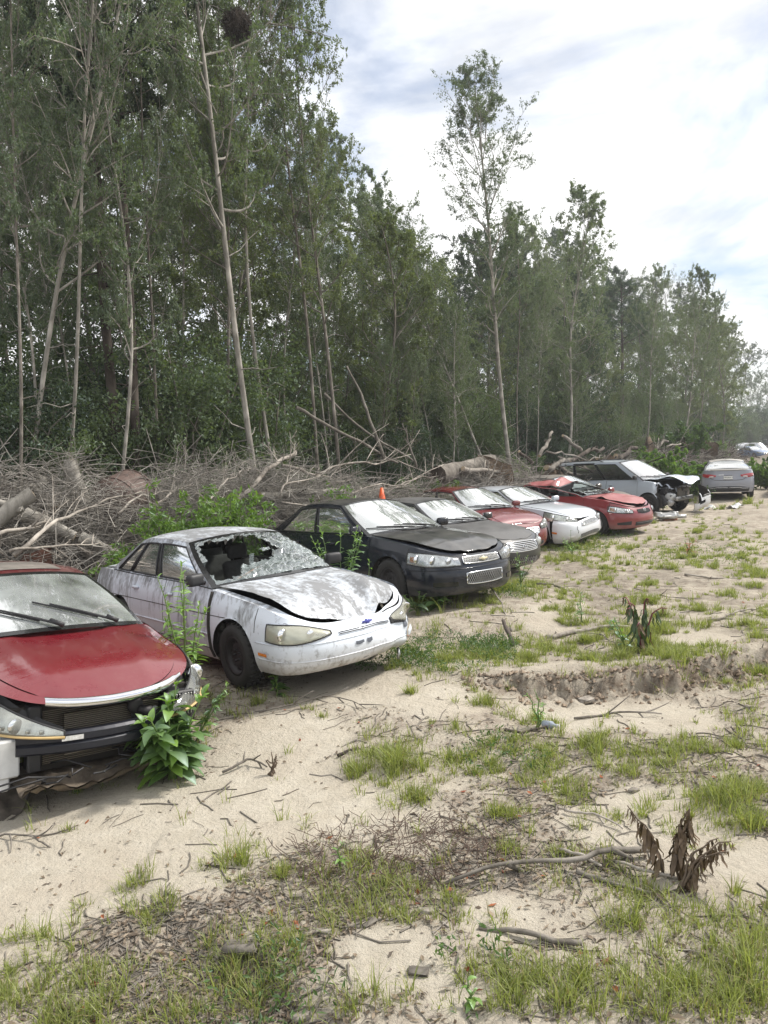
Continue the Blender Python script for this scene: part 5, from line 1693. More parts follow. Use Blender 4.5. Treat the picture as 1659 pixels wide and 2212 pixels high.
MAT['blue_paint'] = m_paint('plain_blue', (.14, .22, .40), .2, (.4, .37, .32), .35, .7, 0, .5, 11.0)
MAT['wh_top'] = m_mildew('mildewed_white_top', 1.12)
MAT['wh_side'] = m_mildew('streaked_white_side', .22, True)
MAT['wh_front'] = m_mildew('chipped_white_front', .14)
MAT['blue_badge'] = m_simple('blue_badge', (.06, .07, .33), .35, 0, .5)
MAT['gold_badge'] = m_simple('pale_gold_badge', (.66, .60, .40), .35, .3, .5)
MAT['cracked'] = m_glass('crazed_glass', (.60, .70, .67), .30, (.55, .63, .63), 3.0)
MAT['fin'] = m_simple('radiator_fins', (.12, .10, .075), .8, .2, nscale=18)
MAT['tank_white'] = m_simple('milky_plastic', (.55, .56, .56), .45, nscale=5)
MAT['scrap_label'] = m_simple('white_sticker', (.68, .68, .66), .7, nscale=40, var=.25)


def fins_mat():
    t = NT('cooling_fins'); tc = t.obj()
    w = t.n('ShaderNodeTexWave', Scale=22.0); w.bands_direction = 'Z'; t.l(tc, w.inputs['Vector'])
    c = t.ramp(w.outputs['Fac'], .3, .7, (.035, .030, .024, 1), (.20, .175, .135, 1))
    return t.done(t.bsdf(c, .75, .2, 0, t.bump(w.outputs['Fac'], .6, .01)))


MAT['fins'] = fins_mat()


def pose(k): a = POSE[k]; return dict(loc=a[:3], yaw=a[3], pitch=a[4], roll=a[5])


def lampcols(c, sg, yi, xo, zi, zo, n=6, bul=0.0):
    """headlamp outline from inner half-width yi round the corner to xo; zi/zo = (low, high) at the ends"""
    s0, s1 = abs(c.s_of_y(yi)), c.s_of_x(xo)
    out = []
    for i in range(n):
        t_ = i / (n - 1); bb = math.sin(math.pi * t_) * bul
        out.append((sg * (s0 + (s1 - s0) * t_), zi[0] + (zo[0] - zi[0]) * t_ - bb, zi[1] + (zo[1] - zi[1]) * t_ + bb))
    return out


def gcols(c, y0, y1, lo, hi, n=7, sag=0.0, taper=0.0):
    out = []
    for i in range(n):
        t_ = i / (n - 1); y = y0 + (y1 - y0) * t_; e = abs(2 * t_ - 1)
        out.append((c.s_of_y(y), lo - sag * (1 - e * e) + taper * e ** 3, hi - sag * .5 * (1 - e * e) - taper * .3 * e ** 3))
    return out


_gcar = 'wrecked cars parked along the brush pile'

# ---- white sedan with the smashed windscreen ---------------------------------
def def_white(part, V):
    V = V.copy(); x, y, z = V[:, 0], V[:, 1], V[:, 2]
    f = sstep(.45, 1.0, x) * sstep(-.1, .8, y)
    V[:, 0] -= .16 * f + .03 * np.sin(y * 17) * f
    V[:, 2] -= .03 * f * np.cos(z * 9)
    if part in ('front_bumper', 'grille'):
        g = sstep(.3, .9, y) * sstep(.4, .9, x)
        V[:, 0] += .03 * np.sin(z * 28 + y * 9) * g + .022 * np.sin(z * 21) * sstep(.0, .3, y) * sstep(.6, .9, x)
        V[:, 2] -= .05 * sstep(.1, .7, y) * sstep(.5, .9, x)
    if part == 'hood':
        ed = sstep(.25, .75, -y) * sstep(-.55, .1, x)
        V[:, 2] += .032 * ed * sstep(1.0, .55, x) + .018 * sstep(-.5, .6, x)
        V[:, 2] += .085 * np.exp(-((y - .46 + .12 * x) / .10) ** 2) * sstep(-.3, .6, x)
        V[:, 2] -= .05 * np.exp(-((y - .18) / .22) ** 2) * sstep(.0, .8, x)
        V[:, 2] += (vnoise(x, y, 5, 3, 3) - .5) * .05 * sstep(-.3, .5, x)
        V[:, 2] -= .06 * sstep(.55, .95, x) * sstep(-.5, .2, y)
        V[:, 0] -= .05 * sstep(.5, .95, x)
    if part == 'fender_top': V[:, 2] -= .012
    return V


wh = Car('white_sedan', 'mildewed white sedan with smashed windscreen and buckled hood', 'car', _gcar,
         {'*': MAT['wh_side'], 'roof': MAT['wh_top'], 'hood': MAT['wh_top'], 'trunk_lid': MAT['wh_top'], 'front_bumper': MAT['wh_front'], 'body': MAT['wh_side']}, **pose('white'), deform=def_white,
         skip=('windshield', 'mirror_in'), fo=1.08, L=5.12, WB=2.73, hw=.93, H=1.47, rw=.325, nf=2.9, fl=.50, nr=2.8, rl=.75,
         zt=[(1.08, .67), (.85, .76), (.45, .85), (0, .905), (-.5, .95), (-.9, .965), (-2.4, .975), (-3.2, .99), (-4.06, .93)],
         zb=[(1.08, .25), (.4, .22), (-.3, .22), (-2.6, .22), (-3.3, .24), (-4.06, .30)],
         xA=-.50, xAt=-1.34, xCt=-2.62, xC=-3.16, rt=.70, hcrown=.05, wins=((.055, .46), (.505, .775), (.79, .935)), wheel='steel', handle='paint',
         nose_in=(.10, .02, .0, .035, .15), seats='seat_grey', doors=(-.42, -1.50, -2.40), xbump=.40, steer=-3, frit=True, arch=.065)
for sg in (1, -1):
    h = wh.lamp(lampcols(wh, sg, .44, .60, (.597, .622), (.562, .715), n=8, bul=.036), 'lens_yellowed', None, 2, bulge=.03)
    wh.plate_patch('side_marker', [(sg * wh.s_of_x(.60), .405, .435), (sg * wh.s_of_x(.46), .405, .435)], MAT['amber'], .008)
for z0 in (.375, .53):
    cs = np.linspace(-wh.s_of_x(.42), wh.s_of_x(.42), 40)
    wh.strip('bumper_crease', wh.TZ(cs, np.full(40, z0), .002), .006, MAT['wh_front'], wh.fb, 5, part='front_bumper')
wh.grille(gcols(wh, -.36, .34, .57, .61), 2, None, barmat='black_plastic', back='wh_front', bar_r=.004)
wh.grille(gcols(wh, .40, .66, .55, .62), 9, None, mesh=True, barmat='black_plastic', back='black_plastic', bar_r=.006)
wh.emblem('bowtie', .02, .63, .070, .022, mat='blue_badge')
for k, (sv, z0, z1, w_) in enumerate(((-.20, .445, .485, .10), (-.06, .44, .49, .07), (.62, .47, .56, .09), (.86, .44, .50, .08))):
    wh.plate_patch('paint_chip', [(sv, z0 + .01, z1), (sv + w_ * .4, z0, z1 - .006), (sv + w_, z0 + .016, z1)], m_simple('bare_grey_plastic', (.10, .11, .135), .6) if k == 0 else bpy.data.materials['bare_grey_plastic'], .007, nu=6)
wh.plate_patch('torn_flap', [(.66, .36, .44), (.74, .35, .46), (.84, .37, .44)], MAT['wh_front'], .03, .03)
wh.strip('tow_hook', [(.86, .62, .20), (.88, .62, .14), (.88, .60, .10)], .018, MAT['dull_metal'])
wh.mirrors(MAT['black_plastic'])
for sg in (1, -1):
    sl = np.linspace(wh.s_of_x(.38), wh.s_of_x(-3.2), 30)
    wh.strip('body_line', wh.TZ(sl[4:] * sg, np.full(26, .70), .001), .0045, MAT['under'], wh.body, 4, part='bl')
    sl = np.linspace(wh.s_of_x(-.45), wh.s_of_x(-2.3), 20)
    wh.strip('rub_strip', wh.TZ(sl * sg, np.full(20, .50), .003), .010, MAT['wh_side'], wh.body, 5, part='bl')
# jagged rest of the windscreen: rim, far side crazed, lower sheet sagging inwards
rg = np.random.RandomState(4)
na, nv_ = 72, 40
aa = np.linspace(-.93, .93, na); vv = np.linspace(.05, .95, nv_)
A, B = np.meshgrid(aa, vv, indexing='ij')
edge = np.minimum(np.minimum(A + .93, .93 - A), np.minimum((B - .05) * 1.2, (.95 - B) * 1.2))
nz = vnoise(A * 3, B * 3, 3.2, 3, 5)
keep = (edge < .03 + .16 * nz * nz) | (A > .40 + .5 * (nz - .5) + .18 * np.sin(B * 6)) | ((B < .52 + .34 * (nz - .5) + .16 * A) & (A > -.70 + .7 * B))
G = wh.Wn(A, B)
sag = sstep(.05, .5, B) * sstep(.55, -.2, A) * ((B < .5))
G[..., 2] -= .10 * sag * sstep(.1, .4, B); G[..., 0] -= .05 * sag
G += (vnoise(A * 4, B * 4, 5, 2, 6)[..., None] - .5) * .035
F_ = grid_faces(na, nv_)
kf = keep.ravel()[F_].all(1)
wh.put('broken_windshield', G.reshape(-1, 3), F_[kf], MAT['cracked'], part='windshield_rest', smooth=False)
bb = MB()
for _ in range(16):
    p0 = np.array([wh.P['xA'] - rg.uniform(-.02, .4), rg.uniform(-.6, .6), .93 + rg.uniform(0, .03)])
    d = rg.normal(size=(3, 3)) * .07; d[:, 2] *= .3
    bb.add(p0 + d, np.array([(0, 1, 2)]))
wh.putmb('glass_shards', bb, MAT['cracked'], part='windshield_rest', smooth=False)
bb = MB()
for k in range(9):
    a0 = -.7 + k * .16; p0 = wh.Wn(np.array(a0), np.array(.97)); p1 = wh.Wn(np.array(a0 + .17), np.array(.97))
    dn = np.array([-.06, 0, -.06 - .07 * rg.rand()])
    bb.add(np.stack([p0, p1, (p0 + p1) / 2 + dn]), np.array([(0, 1, 2)]))
wh.putmb('torn_headliner', bb, MAT['cabin_light'], part='windshield_rest', smooth=False)
link('trim_strip', MB().tube([(-.75, -.35, .97), (-1.0, .0, 1.0), (-1.15, .22, 1.03)], .012, 5).mesh('trim_strip', m_simple('orange_brown_trim', (.42, .14, .05), .7)), wh.root)
bb = MB().tube(wh.T(np.full(8, -wh.s_of_x(-.42)), np.linspace(.05, .98, 8)) + np.array([0, -.004, 0]), .020, 5)
wh.putmb('door_gap', bb, MAT['under'], part='gap')
wh.strip('antenna', [(-3.5, -.5, .97), (-3.5, -.5, 1.0)], .01, MAT['black_plastic'])

# ---- near red sedan without its bumper ---------------------------------------
def def_red(part, V):
    V = V.copy(); x, y = V[:, 0], V[:, 1]
    if part == 'hood':
        V[:, 2] += .020 * np.exp(-((np.abs(y) - .30 - .10 * (1 - x)) / .05) ** 2) * sstep(.95, .3, x)
        V[:, 2] -= .03 * np.exp(-(((x - .78) / .09) ** 2 + ((y + .42) / .07) ** 2))
    return V


rd_ = Car('red_sedan', 'maroon sedan with its front bumper torn off, nearest at the left edge', 'car', _gcar, MAT['red_paint'], **pose('red'), deform=def_red,
          skip=('front_bumper',), fo=.93, L=4.82, WB=2.80, hw=.915, H=1.47, rw=.335, nf=2.7, fl=.85,
          zt=[(.93, .70), (.72, .765), (.35, .85), (-.2, .93), (-.6, .985), (-2.4, 1.02), (-3.2, 1.08), (-3.89, 1.02)],
          xA=-.52, xAt=-1.45, xCt=-2.75, xC=-3.45, rt=.68, hcrown=.075, seats='seat_tan', xbump=.46, bow0=.30, bow1=.16, fender=.11)
# chrome blade along the bonnet edge
ys = np.linspace(-.50, .64, 25)
top = rd_.T(np.array([rd_.s_of_y(q) for q in ys]), np.ones(25))
rise = sstep(0, .35, np.abs(top[:, 0] - top[:, 0].max())) * 0 + .25
ch = top.copy(); ch[:, 0] += .012; ch[:, 0] += .03 * (1 - (ys / .64) ** 2); ch[:, 2] += .016 + .035 * rise * (1 - (ys / .75) ** 2) - .02 * (1 - (np.abs(ys) / .64))
b = MB()
prof = [(-.02, .03), (.008, .024), (.018, -.006), (.006, -.034), (-.012, -.036)]
GV = np.stack([ch + np.array([px_, 0, pz_]) * np.where(np.abs(ys) > .55, .6, 1)[:, None] for px_, pz_ in prof], 1)
b.add(GV.reshape(-1, 3), grid_faces(25, 5))
rd_.putmb('chrome_strip', b, MAT['chrome'], rd_.hood, part='chrome')
# sunroof panel
u = np.linspace(.10, .52, 10); a = np.linspace(-.62, .62, 12)
A, B = np.meshgrid(a, u, indexing='ij')
sd_ = rd_.Sd(B, np.ones_like(B)); f = 1 - np.abs(A) ** 2.2
bow = rd_.P['bow1'] * (1 - B) - rd_.P['bow1'] * .75 * B
rd_.put('sunroof', np.stack([sd_[..., 0] + bow * f, A * sd_[..., 1], sd_[..., 2] + rd_.P['crown'] * f + .008], -1).reshape(-1, 3), grid_faces(12, 10), MAT['bronze_top'], rd_.roof, part='roof')
rd_.wipers((((.60, .03), (-.02, .36)), ((-.02, .03), (-.64, .40))))
for side in (1, -1): rd_.strip('wiper_arm_base', rd_.Wn(np.array([.60, .5]) if side > 0 else np.array([-.02, -.12]), np.array([.02, .10]), 0, .03), .02, MAT['black_plastic'])
# what the missing bumper shows: core support, radiator, beam, horn, cooler, washer tank, undertray
def part_box(name, c, d, mat, r=.008, rot=None, parent=None):
    return link(name, MB().add(*rounded_box(c, d, min(r, .012), 1, rot)).mesh(name, mat, False), parent or rd_.root)


part_box('upper_crossmember', (.60, 0, .665), (.10, 1.30, .05), MAT['under'])
part_box('lower_crossmember', (.58, 0, .24), (.08, 1.16, .07), MAT['under'])
for y in (-.50, .50): part_box('support_leg', (.66, y, .47), (.12, .09, .46), MAT['black_plastic'], .03)
part_box('engine_bay_wall', (.42, 0, .55), (.04, 1.40, .5), MAT['under'])
rad = part_box('radiator', (.62, 0, .47), (.05, .86, .42), MAT['fins'], .004)
for y in (-.46, .46): part_box('end_tank', (.62, y, .47), (.06, .06, .44), MAT['black_plastic'], .015, None, rad)
cond = part_box('condenser', (.69, .06, .46), (.025, .72, .30), MAT['fins'], .003)
bm_ = np.linspace(-.62, .62, 17)
bb = MB()
BV = np.stack([np.stack([.86 - .16 * (bm_ / .62) ** 2 + q0, bm_, np.full(17, .445 + q1 * 1.15)], 1) for q0, q1 in ((0, .065), (.018, .05), (.018, .012), (.004, 0), (.018, -.012), (.018, -.05), (0, -.065), (-.05, -.065), (-.05, .065), (0, .065))], 1)
bb.add(BV.reshape(-1, 3), grid_faces(17, 10))
beam = link('bumper_beam', bb.mesh('bumper_beam', m_simple('navy_black_steel', (.016, .018, .027), .45, .2, .1), False), rd_.root)
for e in (0, -1): link('beam_end', np_mesh('beam_end', BV[e, :9], [np.array([(0, i, i + 1) for i in range(1, 8)])], MAT['black_plastic']), beam)
link('sticker', np_mesh('sticker', [(.842, -.36, .462), (.866, -.22, .462), (.866, -.22, .495), (.842, -.36, .495)], np.array([(0, 1, 2, 3)]), MAT['scrap_label']), beam)
a = np.linspace(0, 2 * np.pi, 17)
bb = MB().add(*(lambda V_, F_: (V_ @ rot_z(-math.pi / 2).T + np.array([.74, .20, .60]), F_))(*lathe_y([(.001, -.02), (.055, -.02), (.062, 0), (.055, .02), (.03, .03), (.001, .03)], 18)))
bb.tube([(.76, .22, .575), (.78, .26, .56), (.80, .30, .545)], [.03, .034, .045], 10)
horn = link('horn', bb.mesh('horn', MAT['rim_dark']), rd_.root)
part_box('horn_bracket', (.73, .20, .52), (.02, .05, .14), MAT['black_plastic'], .006, None, horn)
cool = part_box('air_cooler', (.74, .53, .56), (.10, .26, .20), MAT['black_plastic'], .02)
for k in range(9): part_box('cooler_fin', (.795, .435 + k * .024, .56), (.012, .008, .16), MAT['dull_metal'], .002, None, cool)
part_box('hose', (.72, .36, .48), (.05, .06, .16), MAT['tank_white'], .02)
# headlamps hanging loose
for sg in (1, -1):
    cols = lampcols(rd_, sg, .36, .14, (.50, .55), (.64, .89), 8, .022)
    h = rd_.lamp(cols, 'lens_hazed', None, 2, bulge=.032, part='lampx')
    V_, F_, ring = rd_.patch(cols, 6, -.09); rd_.put('housing', V_, F_, MAT['black_plastic'], h, part='lampx')
    c_ = np.array(cols); rd_.plate_patch('lamp_trim', [(q[0], q[1] + .004, q[1] + .022) for q in cols], m_simple('amber_stain', (.50, .36, .16), .4) if sg > 0 else bpy.data.materials['amber_stain'], .03, .012, h, 'lampx')
    for k in range(6):
        p = rd_.TZ(np.array([c_[1, 0] + (c_[4, 0] - c_[1, 0]) * k / 5]), np.array([c_[1, 1] + .045 + (c_[4, 1] - c_[1, 1]) * k / 5]), .012)[0]
        rd_.putmb('led', MB().add(*rounded_box(p, (.02, .03, .03), .008, 2)), MAT['chrome'], h, part='lampx')
tk = part_box('washer_tank', (.60, -.72, .36), (.20, .26, .26), MAT['tank_white'], .05)
part_box('tank_neck', (.56, -.66, .54), (.09, .10, .16), MAT['tank_white'], .03, None, tk)
part_box('tank_foot', (.62, -.74, .20), (.13, .18, .12), MAT['tank_white'], .04, None, tk)
# dirty undertray, torn
rg = np.random.RandomState(8)
xs = np.linspace(.45, .92, 8); ys = np.linspace(-.62, .40, 22)
A, B = np.meshgrid(xs, ys, indexing='ij')
Z = .185 - .05 * sstep(.6, .92, A) + .04 * np.sin(B * 9) * sstep(.7, .92, A) + rg.normal(size=A.shape) * .012
Z[-1] += .05
UV = np.stack([A, B, Z], -1).reshape(-1, 3)
link('undertray', MB().add(UV, grid_faces(8, 22)).add(UV - np.array([0, 0, .012]), grid_faces(8, 22, True)).mesh('undertray', m_simple('muddy_plastic', (.13, .105, .078), .9, var=.5, nscale=10, bump=.6)), rd_.root)
bb = MB()
for k in range(14):
    p = np.array([.72 + rg.rand() * .15, -.55 + rg.rand() * 1.0, .20 + rg.rand() * .06]); q = p + rg.normal(size=3) * np.array([.1, .2, .04])
    bb.tube([p, (p + q) / 2 + rg.normal(size=3) * .03, q], .007, 4)
link('loose_wires', bb.mesh('loose_wires', MAT['black_plastic']), rd_.root)

# ---- black sedan -------------------------------------------------------------
def def_black(part, V):
    V = V.copy(); x, y = V[:, 0], V[:, 1]
    if part == 'hood': V[:, 2] += .03 * sstep(-.5, .5, x) + .012 * np.exp(-((np.abs(y) - .34) / .06) ** 2)
    return V


bk = Car('black_sedan', 'black sedan with chrome mesh grille parked beside the white wreck', 'car', _gcar,
         {'*': MAT['black_paint'], 'roof': MAT['black_top'], 'hood': MAT['black_top'], 'trunk_lid': MAT['black_top']}, **pose('black'), deform=def_black,
         fo=1.06, L=5.12, WB=2.81, hw=.935, H=1.54, rw=.335, nf=2.7, fl=.62, nr=3,
         zt=[(1.06, .71), (.84, .775), (.4, .86), (-.1, .93), (-.6, .985), (-2.4, 1.0), (-3.2, 1.02), (-4.08, .98)],
         zb=[(1.06, .17), (.4, .16), (-.3, .20), (-2.6, .22), (-3.3, .25), (-4.08, .3)],
         xA=-.55, xAt=-1.46, xCt=-2.68, xC=-3.28, wins=((.055, .48), (.515, .90)), rt=.68, nose_in=(.08, .0, .0, .035, .12), seats='seat_tan', wheel='steel')
for sg in (1, -1):
    bk.lamp(lampcols(bk, sg, .42, .40, (.575, .68), (.62, .78), bul=.022), 'lens_clear', [(sg * bk.s_of_x(.60), .645, .71), (sg * bk.s_of_x(.47), .65, .725)], 3, bulge=.03)
    bk.plate_patch('fog_slot', [(sg * bk.s_of_y(.50), .30, .36), (sg * bk.s_of_y(.80), .31, .37)], MAT['gloss_black'], .008)
bk.grille(gcols(bk, -.37, .37, .585, .68, 7, .0, .012), 24, 'chrome', True, frame_r=.010, bar_r=.0035, barmat='dull_metal')
bk.grille(gcols(bk, -.36, .36, .30, .465, 7, .0, .02), 18, 'chrome', True, frame_r=.010, bar_r=.0035, barmat='dull_metal')
bk.emblem('bowtie', 0, .635, .085, .03, mat='gold_badge')
bk.strip('bumper_crease', bk.TZ(np.linspace(-bk.s_of_x(.42), bk.s_of_x(.42), 40), np.full(40, .53), .002), .007, MAT['black_paint'], bk.fb, 5, part='front_bumper')
bk.wipers(); bk.mirrors(MAT['black_paint'])

# ---- charcoal sedan behind it ------------------------------------------------
gr = Car('charcoal_sedan', 'dusty charcoal sedan with bright bar grille just beyond the black sedan', 'car', _gcar,
         {'*': MAT['grey_paint'], 'roof': MAT['grey_top'], 'hood': MAT['grey_top'], 'trunk_lid': MAT['grey_top']}, **pose('grey'),
         fo=.96, L=4.9, hw=.90, H=1.47, nf=2.6, fl=.62, sglass='tint_glass')
for sg in (1, -1):
    gr.lamp(lampcols(gr, sg, .46, .42, (.55, .68), (.62, .77), bul=.02), 'lens_hazed', None, 2)
    gr.plate_patch('fog_slot', [(sg * gr.s_of_y(.50), .28, .34), (sg * gr.s_of_y(.76), .29, .36)], MAT['gloss_black'], .008)
gr.grille(gcols(gr, -.42, .42, .50, .68, 7, 0, .02), 5, 'chrome', bar_r=.010)
gr.grille(gcols(gr, -.40, .40, .27, .38), 14, None, True, bar_r=.0035, barmat='dull_metal', name='lower_grille')
gr.emblem('disc', 0, .59, .05, .03)
gr.wipers(); gr.mirrors(MAT['grey_paint'])

# ---- maroon compact with the V-shaped chrome grille --------------------------
ns = Car('maroon_sedan', 'maroon compact sedan with chrome-framed grille between charcoal and pale blue cars', 'car', _gcar, MAT['maroon_paint'], **pose('niss'),
         fo=.72, L=4.32, WB=2.60, hw=.85, H=1.53, rw=.31, nf=3.0, fl=.42,
         zt=[(.72, .74), (.55, .81), (.25, .90), (-.2, .98), (-.6, 1.02), (-2.2, 1.03), (-2.9, 1.06), (-3.6, 1.02)],
         zb=[(.72, .2), (.4, .2), (-.3, .22), (-2.4, .22), (-3.0, .25), (-3.6, .3)],
         xA=-.42, xAt=-1.28, xCt=-2.45, xC=-3.05, doors=(-.36, -1.40, -2.3), sglass='tint_glass', rt=.66)
for sg in (1, -1):
    ns.lamp(lampcols(ns, sg, .44, .28, (.62, .70), (.72, .85), bul=.025), 'lens_hazed', [(sg * ns.s_of_x(.46), .70, .78), (sg * ns.s_of_x(.34), .74, .81)], 2, bulge=.035)
ns.grille(gcols(ns, -.36, .36, .50, .66, 7, .03, .045), 5, 'chrome', frame_r=.020, bar_r=.009)
ns.grille(gcols(ns, -.52, .52, .26, .35), 3, None, barmat='black_plastic', name='lower_grille')
ns.emblem('ring_bar', 0, .575, .055, .03)
ns.wipers(); ns.mirrors(MAT['maroon_paint'])

# ---- pale blue-silver sedan with the sagging bumper --------------------------
def def_lex(part, V):
    V = V.copy(); x, y, z = V[:, 0], V[:, 1], V[:, 2]
    if part == 'front_bumper':
        f = sstep(.2, -.85, y)
        V[:, 2] -= .11 * f; V[:, 0] += .10 * f; V[:, 1] -= .05 * f
        top_ = (z > .60) & (f > 0); V[top_, 2] -= .04 * f[top_]
    return V


lx = Car('pale_blue_sedan', 'pale blue-silver sedan with its white bumper sagging loose', 'car', _gcar,
         {'*': MAT['pearl_paint'], 'front_bumper': MAT['white_bumper']}, **pose('lex'), deform=def_lex, fo=.95, L=4.86, WB=2.72, hw=.905, H=1.45, nf=2.5, fl=.68,
         zt=[(.95, .66), (.75, .73), (.3, .84), (-.3, .93), (-.7, .97), (-2.4, .98), (-3.2, 1.0), (-3.9, .96)], sglass='tint_glass', seats='seat_tan')
for sg in (1, -1):
    lx.lamp(lampcols(lx, sg, .42, .22, (.57, .66), (.64, .84), bul=.01), 'lens_hazed', None, 2, bulge=.02, part='lampx')
lx.grille(gcols(lx, -.34, .34, .535, .63, 7, .01, .02), 4, 'chrome', bar_r=.008)
lx.grille(gcols(lx, -.40, .40, .27, .36), 22, None, True, barmat='dull_metal', bar_r=.004, name='lower_grille')
for sg in (1, -1): lx.plate_patch('fog_lamp', [(sg * lx.s_of_y(.56), .30, .37), (sg * lx.s_of_y(.72), .30, .375)], MAT['white_lens'], .012, .012)
lx.plate_patch('side_marker', [(-lx.s_of_x(.52), .43, .47), (-lx.s_of_x(.40), .45, .49)], MAT['amber'], .012)
lx.emblem('oval', 0, .655, .04, .0)
lx.wipers(); lx.mirrors(MAT['pearl_paint'], (1,))
lx.strip('crack', lx.TZ(np.array([-.50, -.48, -.52, -.50]), np.array([.40, .45, .50, .56]), .004), .006, MAT['under'], lx.fb, 4, part='front_bumper')

# ---- red compact with the crushed roof ---------------------------------------
def def_cor(part, V):
    V = V.copy(); x, y, z = V[:, 0], V[:, 1], V[:, 2]
    up = sstep(1.02, 1.42, z)
    if part in ('roof', 'side_frame', 'surround', 'windshield_rest', 'rear_window'):
        f = up * sstep(-2.7, -1.5, x)
        V[:, 2] -= .10 * f * sstep(.5, -.7, y) + .05 * f
        V[:, 0] -= .10 * f
        cr = np.exp(-(((x + 1.66) / .16) ** 2)) * sstep(.65, -.1, y) * sstep(-.72, -.5, y)
        V[:, 2] += .13 * cr * (part == 'roof') + .03 * f * np.sin(x * 14 + y * 5) * (part == 'roof')
        V[:, 0] += .05 * cr
    if part == 'hood':
        V[:, 2] += .055 * np.exp(-(((x - .10) / .12) ** 2)) * sstep(-.9, .2, -y) + .05 * sstep(.1, .8, x) + (vnoise(x, y, 4, 3, 7) - .5) * .06 * sstep(-.4, .3, x)
    if part in ('front_bumper',):
        V[:, 2] -= .03; V[:, 0] += .04 * sstep(.3, .8, x)
    return V


co = Car('red_compact', 'faded red compact with crushed roof and broken windscreen', 'car', _gcar,
         {'*': MAT['faded_red'], 'roof': MAT['faded_red_top'], 'hood': MAT['faded_red_top']}, **pose('cor'), deform=def_cor, skip=('windshield', 'mirror_in', 'window_right'),
         fo=.90, L=4.54, WB=2.60, hw=.88, H=1.46, rw=.315, nf=2.5, fl=.66,
         zt=[(.90, .72), (.7, .80), (.3, .90), (-.2, .97), (-.6, 1.01), (-2.2, 1.02), (-2.9, 1.05), (-3.64, 1.0)],
         zb=[(.9, .2), (.4, .2), (-.3, .22), (-2.4, .22), (-3.0, .25), (-3.64, .3)], xA=-.45, xAt=-1.36, xCt=-2.5, xC=-3.1, doors=(-.36, -1.42, -2.35), wins=((.05, .49), (.53, .90)), seats='seat_grey')
for sg in (1, -1):
    co.lamp(lampcols(co, sg, .46, .36, (.60, .67), (.66, .80), bul=.018), 'lens_clear', [(sg * co.s_of_x(.52), .66, .74), (sg * co.s_of_x(.42), .68, .76)], 2)
    co.plate_patch('fog_pocket', [(sg * co.s_of_y(.52), .30, .40), (sg * co.s_of_y(.78), .31, .37)], MAT['black_plastic'], .006)
co.grille(gcols(co, -.30, .30, .58, .69, 7, .01, .03), 20, None, True, barmat='black_plastic', bar_r=.004)
co.grille(gcols(co, -.40, .40, .27, .37), 2, None, barmat='black_plastic', name='lower_grille')
co.emblem('ovals', 0, .655, .05, .03)
A, B = np.meshgrid(np.linspace(-.93, .93, 50), np.linspace(.05, .95, 26), indexing='ij')
nz = vnoise(A * 3, B * 3, 3, 3, 15); G = co.Wn(A, B)
keep = (B < .55 + .5 * (nz - .5)) & (A > -.85 + .5 * B)
G[..., 2] -= .12 * sstep(.1, .6, B); G += (vnoise(A * 4, B * 4, 4, 2, 3)[..., None] - .5) * .05
F_ = grid_faces(50, 26); co.put('broken_windshield', G.reshape(-1, 3), F_[keep.ravel()[F_].all(1)], MAT['cracked'], part='windshield_rest', smooth=False)
co.mirrors(MAT['faded_red'], (1,)); co.wipers()
bb = MB()
k_ = np.linspace(-.72, .30, 9)
hd = np.stack([co.Wn(np.full(9, 0.0) + k_ / .72 * .8, np.full(9, .97))], 0)[0]; hd = def_cor('roof', hd)
dn = hd + np.array([-.05, 0, -.17]); bb.add(np.concatenate([hd, dn]), np.array([(i, i + 1, 10 + i, 9 + i) for i in range(8)]))
co_h = link('torn_headliner', bb.mesh('torn_headliner', MAT['interior']), co.root)

# ---- bronze sedan mostly hidden behind it ------------------------------------
br = Car('bronze_sedan', 'dusty dark bronze sedan half hidden between red compact and silver minivan', 'car', _gcar,
         {'*': MAT['bronze_paint'], 'roof': MAT['bronze_top'], 'hood': MAT['bronze_top'], 'trunk_lid': MAT['bronze_top']}, **pose('dark'), fo=.92, L=4.8, hw=.90, H=1.47, sglass='tint_glass')
for sg in (1, -1): br.lamp(lampcols(br, sg, .46, .36, (.60, .70), (.66, .80), bul=.02), 'lens_hazed', None, 2)
br.grille(gcols(br, -.36, .36, .52, .66), 4, 'chrome'); br.mirrors(MAT['bronze_paint'], (1,)); br.wipers()

# ---- silver minivan, wrecked nose --------------------------------------------
def def_van(part, V):
    V = V.copy(); x, y, z = V[:, 0], V[:, 1], V[:, 2]
    if part == 'hood':
        f = sstep(-.45, .7, x)
        V[:, 2] += .20 * f + .05 * np.sin(x * 9 + y * 3) * f - .10 * sstep(.62, .95, x) + .04 * np.sin(y * 8) * f
        V[:, 0] += .10 * f; V[:, 1] += .22 * f
    if part in ('body', 'fender_top'):
        f = sstep(.12, .42, x)
        V[:, 1] += np.sign(y) * -.05 * f * (1 + .6 * np.sin(z * 22)); V[:, 2] += .05 * f * np.sin(x * 30 + z * 10) * sstep(.5, .8, z)
        V[:, 0] -= .12 * f
    return V


